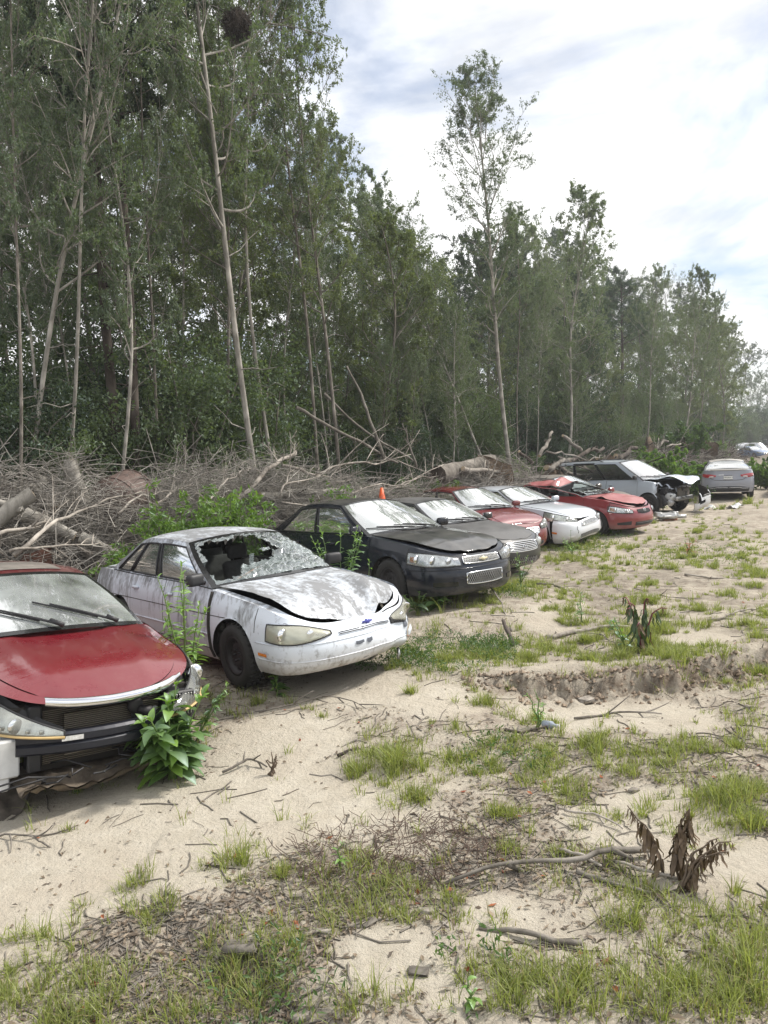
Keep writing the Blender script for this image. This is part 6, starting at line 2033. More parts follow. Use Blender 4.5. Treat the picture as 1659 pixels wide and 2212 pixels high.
vn = Car('silver_minivan', 'silver minivan with crumpled raised hood and torn-off front end', 'van', _gcar, MAT['silver_blue'], **pose('van'), deform=def_van, skip=('front_bumper',),
         fo=.95, L=5.08, WB=3.03, hw=.99, H=1.76, rw=.335, nf=2.6, fl=.70, nr=4, rl=.4,
         zt=[(.95, .78), (.7, .88), (.3, .98), (-.15, 1.06), (-.6, 1.09), (-2.4, 1.10), (-3.4, 1.12), (-4.13, 1.10)],
         zb=[(.95, .22), (.4, .22), (-.3, .24), (-2.8, .24), (-3.5, .26), (-4.13, .32)],
         xA=-.22, xAt=-1.18, xCt=-3.80, xC=-4.02, doors=(-.36, -1.50, -2.60), wins=((.07, .335), (.365, .645), (.675, .955)), rt=.74, hcrown=.05, crown=.05,
         zrail=[(0, -.06), (.4, -.03), (.7, -.035), (1, -.07)], sglass='tint_glass', wheel='steel', bow1=.14, bow0=.28)
vn.mirrors(MAT['black_plastic'])
vn.wipers()
for side in (1, -1):
    u = np.linspace(.22, .95, 14); rl_ = vn.Sd(u, np.full(14, 1.0), side); rl_[:, 2] += .05; rl_[:, 1] -= side * .04; rl_[0, 2] -= .045; rl_[-1, 2] -= .045
    vn.strip('roof_rail', rl_, .018, MAT['black_plastic'])
# dark band of the open sliding-door track
p0 = vn.Sd(np.linspace(.35, .66, 10), np.full(10, .93), -1, .012)
vn.strip('door_track', p0, .022, MAT['gloss_black'])
vb = lambda name, c, d, mat, r=.03, rot=None, parent=None: link(name, MB().add(*rounded_box(c, d, r, 2, rot)).mesh(name, mat), parent or vn.root)
vb('radiator', (.60, .12, .60), (.06, .95, .44), MAT['fins'], .01, rot_z(.15))
vb('radiator_frame', (.64, .12, .84), (.10, 1.05, .08), MAT['black_plastic'], .02, rot_z(.15))
vb('crash_beam', (.66, .05, .48), (.08, 1.25, .12), MAT['dull_metal'], .02, rot_z(.1))
vb('battery', (.35, -.55, .72), (.22, .22, .20), MAT['black_plastic'])
vb('engine', (.30, .15, .62), (.45, .8, .42), MAT['under'], .08)
vb('air_box', (.50, -.50, .55), (.24, .30, .22), MAT['tank_white'], .06, rot_y(.3))
vb('torn_liner', (.34, -.74, .42), (.30, .10, .34), MAT['black_plastic'], .04, rot_y(-.5))
vb('bent_bracket', (.56, -.62, .36), (.16, .20, .18), m_simple('pale_bent_metal', (.42, .42, .42), .5, .5), .04, rot_y(.6))
rg = np.random.RandomState(21)
for k in range(9):
    p = np.array([.35 + rg.rand() * .35, -.75 + rg.rand() * .7, .35 + rg.rand() * .5]); d = rg.normal(size=3) * .14
    q = np.stack([p, p + d, p + d * .4 + rg.normal(size=3) * .12, p + rg.normal(size=3) * .1])
    link('bent_panel', np_mesh('bent_panel', q, np.array([(0, 1, 2), (0, 2, 3)]), MAT['silver_blue' if k % 2 else 'black_plastic'], False), vn.root)
bb = MB()
for k in range(12):
    p = np.array([.4 + rg.rand() * .3, -.7 + rg.rand() * 1.0, .4 + rg.rand() * .45]); d = rg.normal(size=3) * .2; d[2] -= .1
    bb.tube([p, p + d * .5 + rg.normal(size=3) * .05, p + d], .010, 5)
link('loose_hoses', bb.mesh('loose_hoses', MAT['black_plastic']), vn.root)
# the bumper cover hanging off to the far side
sg_ = np.linspace(-.55, 1.25, 40); vl_ = np.linspace(0, .92, 12)
A, B = np.meshgrid(sg_, vl_, indexing='ij'); BV = vn.T(A, B)
BV[..., 0] += .34 - .10 * sstep(.2, 1.2, A); BV[..., 1] += .18; BV[..., 2] -= .06
BV[..., 2] = BV[..., 2] - .10 * sstep(.2, -.55, A)
Fb_ = grid_faces(40, 12, True)
sc_ = (A[:-1, :-1] + .02).ravel(); vc_ = B[:-1, :-1].ravel()
hole = ((np.abs(sc_ - .12) < .30) & (vc_ > .62) & (vc_ < .86)) | ((sc_ < -.22) & (vc_ > .35)) | ((sc_ > -.30) & (sc_ < -.02) & (vc_ > .28) & (vc_ < .50))
bumper = link('hanging_bumper', np_mesh('hanging_bumper', BV.reshape(-1, 3), Fb_[~hole], m_paint('pale_silver_bumper', (.55, .58, .62), .12, seed=12)), vn.root)
bi = BV.copy(); bi[..., 0] -= .012; link('bumper_inside', np_mesh('bumper_inside', bi.reshape(-1, 3), Fb_[~hole][:, ::-1], MAT['black_plastic']), bumper)
for k in range(5):
    ii = np.arange(10, 24); z_ = .64 + k * .045
    jj = int(z_ * 11 / .92)
    link('grille_slat', MB().tube(BV[ii, min(jj, 11)] + np.array([.004, 0, 0]), .010, 5).mesh('grille_slat', MAT['tank_white']), bumper)

# ---- parked silver sedan seen from behind ------------------------------------
cy = Car('silver_sedan', 'dusty silver sedan facing away with a licence plate on its trunk', 'car', None,
         {'*': MAT['silver_paint'], 'roof': MAT['silver_top'], 'trunk_lid': MAT['silver_top']}, **pose('chry'),
         fo=.92, L=4.88, WB=2.74, hw=.935, H=1.49, rw=.335, nr=2.6, rl=.60, nf=2.6,
         zt=[(.92, .70), (.7, .77), (.3, .88), (-.3, .96), (-.7, 1.0), (-2.4, 1.03), (-3.2, 1.10), (-3.96, 1.06)],
         zb=[(.92, .2), (.4, .2), (-.3, .22), (-2.6, .22), (-3.2, .24), (-3.96, .26)],
         xA=-.50, xAt=-1.45, xCt=-2.65, xC=-3.50, rt=.655, tail_in=(.07, .01, .0, .03, .05), wins=((.05, .48), (.515, .86)), tcrown=.04, vbr=.55, rglass='rear_glass')
ry = lambda y: cy.s_of_yr(y)
for sg in (1, -1):
    tl = cy.plate_patch('tail_light', [(ry(sg * .42), .84, .90), (ry(sg * .55), .81, .925), (ry(sg * .72), .80, .94), (sg * cy.s_of_x(-3.72), .82, .95), (sg * cy.s_of_x(-3.58), .86, .95)], MAT['red_lens'], .010, .02, part='tail')
    cy.plate_patch('reversing_light', [(ry(sg * .50), .822, .86), (ry(sg * .66), .812, .865)], MAT['white_lens'], .022, .012, tl, 'tail')
sv = [ry(y) for y in np.linspace(-.62, .62, 20)]
cy.strip('trunk_gap', cy.TZ(np.array(sv), .70 + .0 * np.array(sv) + .10 * np.abs(np.linspace(-1, 1, 20)) ** 6, .002), .008, MAT['under'], None, 5)
cy.plate_patch('lower_valance', [(ry(-.72), .28, .42), (ry(-.4), .28, .47), (-cy.Ltot, .28, .48)], MAT['black_plastic'], .006)
cy.plate_patch('lower_valance', [(cy.Ltot, .28, .48), (ry(.4), .28, .47), (ry(.72), .28, .42)], MAT['black_plastic'], .006)
for a_, b_ in ((-.70, -.02), (.02, .70)):
    q = np.linspace(a_, b_, 10); cy.strip('chrome_line', cy.TZ(np.array([ry(y) for y in q]), .40 + .03 * (np.abs(q) < .45), .012), .008, MAT['chrome'], None, 5)
cy.plate_patch('trunk_badge', [(ry(.15), .895, .915), (ry(.33), .895, .915)], MAT['chrome'], .010, .006)
cy.strip('spoiler_lip', cy.T(np.array(sv), np.ones(20)) + np.array([-.02, 0, .02]), .018, MAT['silver_top'], None, 6)
tp = cy.TZ(np.array([cy.Ltot]), np.array([.80]), .02)[0]
plate = link('licence_plate', MB().add(*rounded_box((tp[0], 0, .80), (.012, .31, .155), .005, 2)).mesh('licence_plate', m_simple('plate_white', (.72, .73, .72), .5, var=.06)), cy.root)


def text_mesh(txt, size, mat, name='lettering'):
    cu = bpy.data.curves.new('txt', 'FONT'); cu.body = txt; cu.size = size; cu.align_x = 'CENTER'; cu.align_y = 'CENTER'; cu.extrude = .001
    to = bpy.data.objects.new('txt', cu); COL.objects.link(to)
    dg = bpy.context.evaluated_depsgraph_get(); me = bpy.data.meshes.new_from_object(to.evaluated_get(dg))
    bpy.data.objects.remove(to); me.materials.clear(); me.materials.append(mat); me.name = name
    return me


_ink = m_simple('plate_ink', (.02, .02, .03), .6)
for txt, size, dy, dz in (('PHAM 5', .082, -.02, .0), ('MD', .034, .118, .014)):
    o = link('lettering', text_mesh(txt, size, _ink), plate); o.matrix_local = Matrix.Translation((tp[0] - .009, dy, .80 + dz)) @ Matrix.Rotation(-math.pi / 2, 4, 'Z') @ Matrix.Rotation(math.pi / 2, 4, 'X')
link('plate_frame', MB().box((tp[0] - .008, 0, .867), (.006, .30, .018)).box((tp[0] - .008, 0, .731), (.006, .30, .014)).mesh('plate_frame', MAT['gloss_black']), plate)
cy.emblem('oval', 0, .66, .04)
link('roof_antenna', MB().add(*rounded_box((-2.42, 0, 1.515), (.11, .035, .045), .015, 2)).mesh('roof_antenna', MAT['black_plastic']), cy.root)
bb = MB().tube(np.stack([np.full(17, 0.0) + .06 * np.cos(np.linspace(0, 6.28, 17)), np.zeros(17), .06 * np.sin(np.linspace(0, 6.28, 17))], 1), .006, 5, False)
o = link('fuel_cap', bb.mesh('fuel_cap', MAT['chrome']), cy.root); o.location = (-3.25, .925, .60)
cy.mirrors(MAT['black_plastic'])

# ---- more distant cars -------------------------------------------------------
bh = Car('grey_hatchback', 'grey car behind the silver minivan, only its cabin showing', 'car', None, {'*': MAT['bronze_paint'], 'roof': MAT['silver_top']}, **pose('behind'), H=1.50, sglass='side_glass')
bh.mirrors(MAT['bronze_paint'])
ed = Car('dark_sedan', 'dark car in the tall weeds cut off by the right edge of the photo', 'car', None, MAT['grey_paint'], **pose('edge'), sglass='tint_glass')
ed.mirrors(MAT['black_plastic'])
f1 = Car('white_convertible', 'far white car with black roof in front of the distant wood', 'car', None, {'*': MAT['white_paint'], 'roof': MAT['black_top']}, **pose('far1'))
f2 = Car('white_sedan', 'far white car behind the white one with the black roof', 'car', None, MAT['white_paint'], **pose('far2'))
f3 = Car('white_minivan', 'far white van at the right edge of the photo', 'van', None, MAT['white_paint'], **pose('far3'), H=1.8, xCt=-3.4, xC=-3.8)
f4 = Car('blue_sedan', 'far blue car in front of the white van at the right edge', 'car', None, MAT['blue_paint'], **pose('far4'))
for c_ in (f1, f2, f3, f4, ed, bh):
    for sg in (1, -1):
        c_.lamp(lampcols(c_, sg, .46, .36, (.58, .68), (.64, .79), bul=.02), 'lens_hazed', None, 1)
    c_.grille(gcols(c_, -.36, .36, .50, .64), 3, 'chrome')
# ================================================================== small growth and litter on the ground
MAT['grass'] = m_leaf('grass_blade', (.13, .16, .044), (.37, .40, .145), .4, .05)
MAT['grass_dry'] = m_leaf('dry_grass_blade', (.20, .17, .08), (.42, .34, .17), .3, .05)
MAT['dry_leaf'] = m_leaf('dry_leaf', (.10, .075, .055), (.34, .27, .20), .15, .05)
MAT['bark_bits'] = m_leaf('bark_bits', (.07, .06, .05), (.25, .215, .18), .0, .0)
MAT['red_leaf'] = m_leaf('red_brown_leaf', (.20, .055, .03), (.36, .14, .07), .2, .05)
MAT['hero_leaf'] = m_leaf('pokeweed_leaf', (.050, .105, .022), (.15, .26, .060), .35, .25)
MAT['young_leaf'] = m_leaf('young_leaf', (.13, .24, .035), (.26, .42, .08), .4, .2)
MAT['wilt_leaf'] = m_leaf('wilted_leaf', (.030, .060, .022), (.10, .14, .050), .2, .1)
MAT['dead_leaf'] = m_leaf('shrivelled_brown_leaf', (.065, .045, .03), (.24, .17, .11), .12, .05)
MAT['green_stem'] = m_simple('green_stem', (.12, .19, .05), .6)
MAT['red_stem'] = m_simple('crimson_stem', (.17, .035, .055), .5)
MAT['brown_stem'] = m_simple('brown_stem', (.11, .08, .055), .8)


def blades(rng, X, Y, H, wd, lean=.6, K=4, A0=None):
    n = len(X)
    z = ground_h(X, Y)
    a = rng.uniform(0, 6.283, n) if A0 is None else A0 + rng.normal(size=n) * .7; ln = rng.uniform(.1, 1.0, n) * lean
    k = np.linspace(0, 1, K)
    hor = (H * ln)[:, None] * k ** 1.8; ver = H[:, None] * (k - .35 * ln[:, None] * k ** 2.5)
    P = np.stack([X[:, None] + np.cos(a)[:, None] * hor, Y[:, None] + np.sin(a)[:, None] * hor, z[:, None] - .005 + ver], -1)
    b_ = a + np.pi / 2 + rng.uniform(-.8, .8, n)
    w = (wd * rng.uniform(.6, 1.3, n))[:, None] * (1 - k ** 1.5 * .92)
    D = np.stack([np.cos(b_), np.sin(b_), np.zeros(n)], -1)[:, None] * w[..., None]
    V = np.stack([P - D, P + D], 2).reshape(-1, 3)
    m, i = np.meshgrid(np.arange(n), np.arange(K - 1), indexing='ij'); q = m * K * 2 + i * 2
    F = np.stack([q, q + 1, q + 3, q + 2], -1).reshape(-1, 4)
    return V, F, np.repeat(rng.uniform(0, 1, n), K - 1)


rng = np.random.RandomState(77)
# patches in the photograph: column, row of the foot, radius px, tufts, blade height m
PATCH = [(850, 1655, 95, 30, .24), (905, 1725, 38, 9, .18), (770, 1650, 45, 7, .20), (500, 1865, 48, 9, .20), (270, 1915, 38, 13, .13), (600, 1890, 36, 5, .14), (300, 1975, 55, 12, .13), (365, 1965, 40, 7, .12),
         (110, 2005, 60, 9, .14), (55, 2030, 50, 6, .13), (590, 2050, 55, 10, .13), (720, 1975, 50, 9, .15), (830, 1930, 40, 4, .12), (450, 2015, 36, 4, .12), (900, 1995, 34, 5, .15), (25, 2110, 70, 10, .13),
         (120, 2185, 90, 26, .12), (270, 2190, 70, 14, .12), (400, 2170, 70, 10, .11), (560, 2195, 60, 5, .11), (803, 2165, 20, 4, .13), (640, 2110, 50, 4, .1),
         (1290, 1610, 60, 14, .17), (1140, 1545, 60, 12, .17), (1050, 1520, 45, 9, .15), (985, 1580, 45, 5, .14), (1060, 1650, 60, 10, .14), (1170, 1650, 50, 7, .13), (1225, 1705, 50, 7, .12), (1130, 1600, 60, 8, .14),
         (1555, 1740, 90, 26, .22), (1630, 1710, 50, 12, .2), (1615, 1800, 40, 8, .18), (1500, 1620, 45, 7, .14), (1440, 1610, 40, 5, .13), (1490, 1770, 36, 4, .13), (1420, 1720, 30, 3, .12),
         (1625, 2110, 60, 14, .19), (1540, 2120, 60, 13, .17), (1450, 2165, 60, 9, .15), (1100, 2160, 95, 26, .14), (1210, 2190, 60, 10, .13), (1015, 2110, 50, 6, .14), (1000, 2000, 44, 5, .13), (1350, 1990, 44, 4, .11),
         (1280, 2070, 50, 5, .12), (1600, 1970, 46, 7, .16), (1500, 2040, 46, 6, .13), (1640, 2000, 40, 6, .16), (1380, 2200, 60, 8, .12), (1560, 2200, 70, 14, .15),
         (960, 1440, 110, 40, .15), (1060, 1430, 75, 26, .15), (880, 1420, 60, 14, .16), (860, 1450, 40, 8, .14), (1190, 1400, 45, 12, .17), (1270, 1425, 36, 7, .14), (1340, 1410, 48, 10, .15), (1450, 1425, 55, 9, .12), (1525, 1405, 65, 16, .15),
         (1570, 1450, 40, 6, .12), (1090, 1290, 55, 18, .26), (1050, 1320, 45, 10, .18), (1150, 1270, 40, 7, .16), (1060, 1345, 60, 9, .13), (1620, 1345, 60, 12, .17), (1640, 1385, 40, 8, .18), (1250, 1180, 75, 26, .2), (1190, 1205, 45, 10, .2),
         (1330, 1215, 60, 10, .16), (1480, 1205, 110, 30, .18), (1600, 1205, 70, 16, .18), (1400, 1165, 60, 9, .16), (1600, 1155, 70, 12, .18), (1250, 1260, 60, 7, .14), (1350, 1140, 60, 10, .2), (1290, 1155, 50, 12, .22), (1230, 1150, 45, 10, .24),
         (930, 1330, 70, 14, .34), (980, 1300, 45, 8, .26), (880, 1290, 40, 8, .42), (1640, 1240, 50, 8, .18), (1530, 1165, 60, 8, .18), (1450, 1120, 60, 8, .2), (1560, 1100, 60, 10, .25), (1620, 1090, 50, 14, .4), (1500, 1085, 40, 8, .3),
         (560, 1530, 24, 4, .14), (610, 1470, 30, 4, .14), (890, 1510, 20, 3, .13), (150, 1780, 12, 2, .08), (700, 1560, 20, 2, .08), (470, 1430, 30, 5, .2), (1010, 1240, 40, 8, .25), (820, 1230, 30, 8, .4), (1405, 1130, 40, 8, .2)]
for _ in range(95):
    px, py = rng.uniform(1080, 1670), rng.uniform(1120, 1440)
    PATCH.append((px, py, rng.uniform(25, 90), int(rng.uniform(4, 20)), rng.uniform(.09, .2)))
for _ in range(26):
    px, py = rng.uniform(950, 1670), rng.uniform(1560, 1860)
    PATCH.append((px, py, rng.uniform(25, 60), int(rng.uniform(2, 7)), rng.uniform(.09, .16)))
bx, by, bh_, ba = [], [], [], []
for px, py, rp_, nt, hh in PATCH:
    c = on_ground(px, py); m = rp_ / FPX * math.hypot(c.x, c.y, CAM_H)
    for _ in range(int(nt * (1.35 if py < 1900 else .55))):
        a = rng.uniform(0, 6.28); r = m * abs(rng.normal()) * .62; tx, ty = c.x + r * math.cos(a), c.y + r * math.sin(a) * 1.2
        nb = int(rng.uniform(8, 46)); sp = rng.uniform(.012, .034) * (1 + hh)
        qx, qy = rng.normal(size=nb) * sp, rng.normal(size=nb) * sp
        bx.append(tx + qx); by.append(ty + qy); ba.append(np.arctan2(qy, qx)); bh_.append(hh * rng.uniform(.3, 1.1) * (1.1 - .5 * r / (m + .01) * .6) * rng.uniform(.35, 1.1, nb))
for _ in range(5200):          # stray tufts everywhere else
    px, py = rng.uniform(0, 1659), 1100 + (2212 - 1100) * rng.rand() ** (1.5 if rng.rand() < .75 else .8)
    c = on_ground(px, py)
    if clean_mask(np.array([c.x]), np.array([c.y]))[0] > .35 and rng.rand() < .95: continue
    if vnoise(np.array([c.x]), np.array([c.y]), 1.1, 3, 21)[0] < .48 and rng.rand() < .85: continue
    if px < 900 and py < 1500: continue
    nb = int(rng.uniform(5, 22)); sp = rng.uniform(.015, .04)
    qx, qy = rng.normal(size=nb) * sp, rng.normal(size=nb) * sp
    bx.append(c.x + qx); by.append(c.y + qy); ba.append(np.arctan2(qy, qx)); bh_.append(rng.uniform(.04, .15) * rng.uniform(.5, 1.2, nb))
bx, by, bh_, ba = np.concatenate(bx), np.concatenate(by), np.concatenate(bh_), np.concatenate(ba)
dist = np.hypot(bx, by)
V_, F_, va = blades(rng, bx, by, bh_, np.clip(.0020 + dist * .00020, .002, .008), 1.0, 4, ba)
tag(link('grass', leaf_mesh('grass', V_, F_, va, MAT['grass'])), 'short green grass in scattered tufts on the sand', 'grass', kind='stuff')
sel = rng.rand(len(bx)) < .10
V_, F_, va = blades(rng, bx[sel] + rng.normal(size=sel.sum()) * .02, by[sel], bh_[sel] * .9, np.full(sel.sum(), .0025), 1.1)
tag(link('dry_grass', leaf_mesh('dry_grass', V_, F_, va, MAT['grass_dry'])), 'straw-coloured dead blades among the grass', 'grass', kind='stuff')

# low creeping weeds
cx_, cy_ = [], []
for px, py, rp_, n_ in ((980, 1420, 130, 2600), (1060, 1400, 60, 900), (890, 1440, 60, 700), (1230, 1180, 80, 1200), (1300, 1160, 60, 900), (1000, 2120, 90, 500), (560, 2150, 110, 160), (1090, 1300, 55, 700), (800, 1450, 40, 250), (650, 2170, 90, 120), (1500, 1200, 120, 900), (1090, 1640, 90, 500)):
    c = on_ground(px, py); m = rp_ / FPX * math.hypot(c.x, c.y, CAM_H)
    a = rng.uniform(0, 6.28, n_); r = m * np.sqrt(rng.rand(n_)); cx_.append(c.x + r * np.cos(a)); cy_.append(c.y + r * np.sin(a) * 1.3)
cx_, cy_ = np.concatenate(cx_), np.concatenate(cy_)
ok = vnoise(cx_, cy_, 3, 3, 33) > .42; cx_, cy_ = cx_[ok], cy_[ok]
C = np.stack([cx_, cy_, ground_h(cx_, cy_) + rng.uniform(.01, .12, len(cx_))], 1)
V_, F_, va = leaf_quads(rng, C, .045, .013, -.4, .8)
tag(link('ground_cover', leaf_mesh('ground_cover', V_, F_, va, MAT['leaf_mid'])), 'low creeping green weeds on the ground', 'weeds', kind='stuff')

# fallen leaves, bark and chips
def litter(n, ln, wd, mat, name, label, thr, ymax_p=1.6, lift=.012):
    px = rng.uniform(-20, 1680, n); py = 1120 + (2230 - 1120) * rng.rand(n) ** (1 / ymax_p)
    P = np.array([tuple(on_ground(a, b))[:2] for a, b in zip(px, py)])
    m = (1 - clean_mask(P[:, 0], P[:, 1])) * (.3 + sstep(.38, .6, vnoise(P[:, 0], P[:, 1], .9, 4, 6)))
    k = rng.rand(n) < (m + thr) * np.where(py > 1880, .6, 1); P = P[k]
    C = np.stack([P[:, 0], P[:, 1], ground_h(P[:, 0], P[:, 1]) + rng.uniform(.002, lift, len(P))], 1)
    n = len(C); a = rng.uniform(0, 6.28, n); d = np.stack([np.cos(a), np.sin(a), rng.normal(size=n) * .18], 1); w = np.stack([-np.sin(a), np.cos(a), rng.normal(size=n) * .35], 1)
    L = (ln * rng.uniform(.4, 1.5, n))[:, None]; W = (wd * rng.uniform(.5, 1.4, n))[:, None]; up = np.array([0, 0, 1.0]) * W * rng.uniform(-.1, .5, n)[:, None]
    V = np.stack([C - d * L * .5, C + w * W * .5 + up, C + d * L * .5, C - w * W * .5 + up], 1).reshape(-1, 3)
    tag(link(name, leaf_mesh(name, V, np.arange(len(V)).reshape(-1, 4), rng.uniform(0, 1, n), MAT[mat])), label, 'litter', kind='stuff')


litter(19000, .028, .012, 'bark_bits', 'bark_litter', 'dark scraps of bark and wood chips strewn over the sand', .03)
litter(12000, .042, .017, 'dry_leaf', 'leaf_litter', 'dry brown leaves scattered on the sand', .05)
litter(160, .045, .022, 'red_leaf', 'red_leaf_litter', 'a few reddish fallen leaves on the sand', .2)
n_ = 3800
px = rng.uniform(-20, 1680, n_); py = 1120 + 1110 * rng.rand(n_) ** .75
P = np.array([tuple(on_ground(a, b))[:2] for a, b in zip(px, py)])
k = rng.rand(n_) < (1 - .93 * clean_mask(P[:, 0], P[:, 1])) * (.2 + sstep(.36, .6, vnoise(P[:, 0], P[:, 1], .9, 4, 6))); P = P[k]; n_ = len(P)
a = rng.uniform(0, 6.28, n_); L = rng.uniform(.04, .26, n_) * (1 + .05 * P[:, 1]); kk = np.linspace(-.5, .5, 4)
T3 = P[:, None] + np.stack([np.cos(a), np.sin(a)], 1)[:, None] * (L[:, None] * kk)[..., None] + rng.normal(size=(n_, 4, 2)) * .06 * L[:, None, None]
T3 = np.concatenate([T3, (ground_h(T3[..., 0], T3[..., 1]) + .005)[..., None]], -1)
b = MB().add(*batch_tubes(T3, np.repeat(rng.uniform(.0015, .005, n_)[:, None], 4, 1) * (1 + .04 * P[:, 1:2]), 3))
tag(link('twig_litter', b.mesh('twig_litter', MAT['bark'])), 'small broken twigs littering the ground', 'litter', kind='stuff')
# dead dark weeds lying flat
n_ = 520; c = on_ground(860, 1850); a = rng.uniform(0, 6.28, n_); r = .5 * np.sqrt(rng.rand(n_))
X = c.x + r * np.cos(a) * 1.25; Y = c.y + r * np.sin(a) * .8; d = rng.normal(size=(n_, 3)); d[:, 2] = np.abs(d[:, 2]) * .5; d /= np.linalg.norm(d, axis=1, keepdims=True)
L = rng.uniform(.05, .2, n_); kk = np.linspace(0, 1, 4); z = ground_h(X, Y)
T3 = np.stack([X, Y, z], 1)[:, None] + d[:, None] * (L[:, None] * kk)[..., None] + rng.normal(size=(n_, 4, 3)) * .012
b = MB().add(*batch_tubes(T3, np.full((n_, 4), .0022), 3))
tag(link('dead_weed_mat', b.mesh('dead_weed_mat', m_simple('dead_brown_weed', (.13, .09, .07), .95))), 'flat mat of dead dark-brown weeds on the sand', 'weeds', kind='stuff')

# crumbled clods below the cut bank
n_ = 900; X = rng.uniform(GX0 + .3, 6.5, n_); Y = GULLY(X) - np.abs(rng.normal(size=n_)) * .22 + .06
b = MB(); zz = ground_h(X, Y)
for x_, y_, z_, r_ in zip(X, Y, zz, rng.uniform(.008, .032, n_)):
    q = rng.normal(size=(6, 3)); q /= np.linalg.norm(q, axis=1, keepdims=True)
    Vc = np.array([(1, 0, 0), (-1, 0, 0), (0, 1, 0), (0, -1, 0), (0, 0, .8), (0, 0, -.8)]) * r_ * rng.uniform(.7, 1.3, (6, 1)) + q * r_ * .25 + np.array((x_, y_, z_ + r_ * .3))
    b.add(Vc, np.array([(0, 2, 4), (2, 1, 4), (1, 3, 4), (3, 0, 4), (2, 0, 5), (1, 2, 5), (3, 1, 5), (0, 3, 5)]))
tag(link('soil_clods', b.mesh('soil_clods', m_simple('brown_clod', (.24, .185, .135), .95, var=.45, nscale=3), False)), 'crumbled brown clods along the foot of the eroded bank', 'soil', kind='stuff')
n_ = 130; X = rng.uniform(GX0 + .4, 6.5, n_); Y = GULLY(X) + rng.normal(size=n_) * .05; L = rng.uniform(.08, .3, n_); d = rng.normal(size=(n_, 3)) * np.array([.6, .3, .2]); d[:, 1] -= .5; d[:, 2] -= .5
T3 = np.stack([X, Y, ground_h(X, Y) + .02], 1)[:, None] + d[:, None] * (L[:, None] * np.linspace(0, 1, 5))[..., None] + rng.normal(size=(n_, 5, 3)) * .012
tag(link('bank_roots', MB().add(*batch_tubes(T3, np.full((n_, 5), .003), 3)).mesh('bank_roots', MAT['bark'])), 'thin roots hanging out of the eroded bank', 'roots', kind='stuff')

# ---- sticks lying about
def gp(px, py, up=.02):
    c = on_ground(px, py); return np.array((c.x, c.y, gz(c.x, c.y) + up))


def stick(label, pts, r0, r1, forks=0, seed=0, mat='deadwood', name='fallen_stick', flen=.35, sub=0):
    return limb(name, label, [gp(*q) if len(q) < 4 else np.array(q[:3]) for q in pts], r0, r1, forks, 300 + seed, mat, .02, None, sub, flen, .05, 'stick')


stick('long silvery driftwood branch lying in the foreground', [(958, 1922, .02), (1050, 1903, .03), (1150, 1897, .05), (1250, 1890, .06), (1330, 1870, .07), (1400, 1856, .07)], .014, .028, 2, 1, 'bark', name='driftwood_branch', flen=.15)
stick('dark flaking stick below the driftwood branch', [(1245, 1903, .02), (1330, 1918, .02), (1410, 1938, .02)], .022, .014, 1, 2, 'bark')
stick('pale thin stick running right of the driftwood to the dead stalks', [(1330, 1880, .03), (1440, 1905, .02), (1500, 1905, .02)], .014, .010, 1, 3)
stick('half-buried grey stick under the driftwood branch', [(1035, 2022, .01), (1150, 2040, .02), (1255, 2052, .02)], .018, .024, 0, 4, 'bark')
stick('bundle of dark dry stalks at the left edge of the sand', [(-20, 1796, .02), (50, 1798, .03), (105, 1818, .02)], .012, .006, 4, 5, 'bark', flen=.6)
stick('thin dead branch on the sand in front of the white sedan', [(560, 1556, .03), (660, 1540, .06), (740, 1528, .05), (790, 1548, .02)], .014, .005, 6, 6, 'bark')
stick('short bent stick beside the dried weed stump', [(480, 1660, .02), (540, 1640, .05), (575, 1650, .02)], .018, .010, 3, 7, 'bark')
stick('dark bark scrap on the clean sand', [(730, 1632, .02), (755, 1622, .02), (775, 1617, .02)], .020, .012, 0, 8, 'bark_dark')
stick('leaning bare stick before the black sedan', [(1105, 1368, .02), (1075, 1320, .10), (1036, 1283, .16)], .020, .012, 0, 9)
stick('broken dark post stub on the grassy bank', [(1108, 1398, .0), (1098, 1382, .10), (1088, 1372, .18)], .050, .040, 0, 10, 'bark_dark', 'post_stub')
stick('grey log half sunk in the sand beyond the gully', [(1180, 1372, .02), (1270, 1356, .03), (1362, 1347, .02)], .050, .030, 0, 11)
stick('thin curved stick next to the sunken grey log', [(1240, 1362, .02), (1300, 1374, .05), (1340, 1395, .02)], .012, .008, 1, 12, 'bark')
stick('short dark log near the front of the black sedan', [(1160, 1258, .03), (1195, 1262, .03), (1222, 1272, .02)], .030, .02, 0, 13, 'bark')
stick('pale stick at the right beyond the drooping plant', [(1530, 1338, .02), (1590, 1325, .03), (1650, 1310, .02)], .025, .014, 3, 14)
stick('dark stick near the blue bottle on the sand', [(1090, 1580, .03), (1130, 1585, .03), (1185, 1572, .04)], .022, .014, 2, 15, 'bark_dark')
stick('root crossing the sand in the gully floor', [(1240, 1535, .02), (1330, 1522, .03), (1430, 1535, .02)], .020, .010, 4, 16, 'bark')
stick('thin stick under the drooping plant', [(1370, 1270, .02), (1450, 1290, .04), (1520, 1300, .02)], .012, .006, 3, 17, 'bark')
stick('short grey stick on the right bank above the driftwood', [(1220, 1762, .02), (1290, 1775, .03), (1345, 1800, .02)], .014, .008, 1, 18)
stick('weathered stick left of the driftwood thick end', [(1210, 1848, .02), (1260, 1862, .03), (1300, 1885, .02)], .016, .012, 0, 19)
stick('grey stick on the far ground right of the red compact', [(1480, 1240, .02), (1540, 1250, .02), (1600, 1245, .02)], .030, .014, 2, 20)
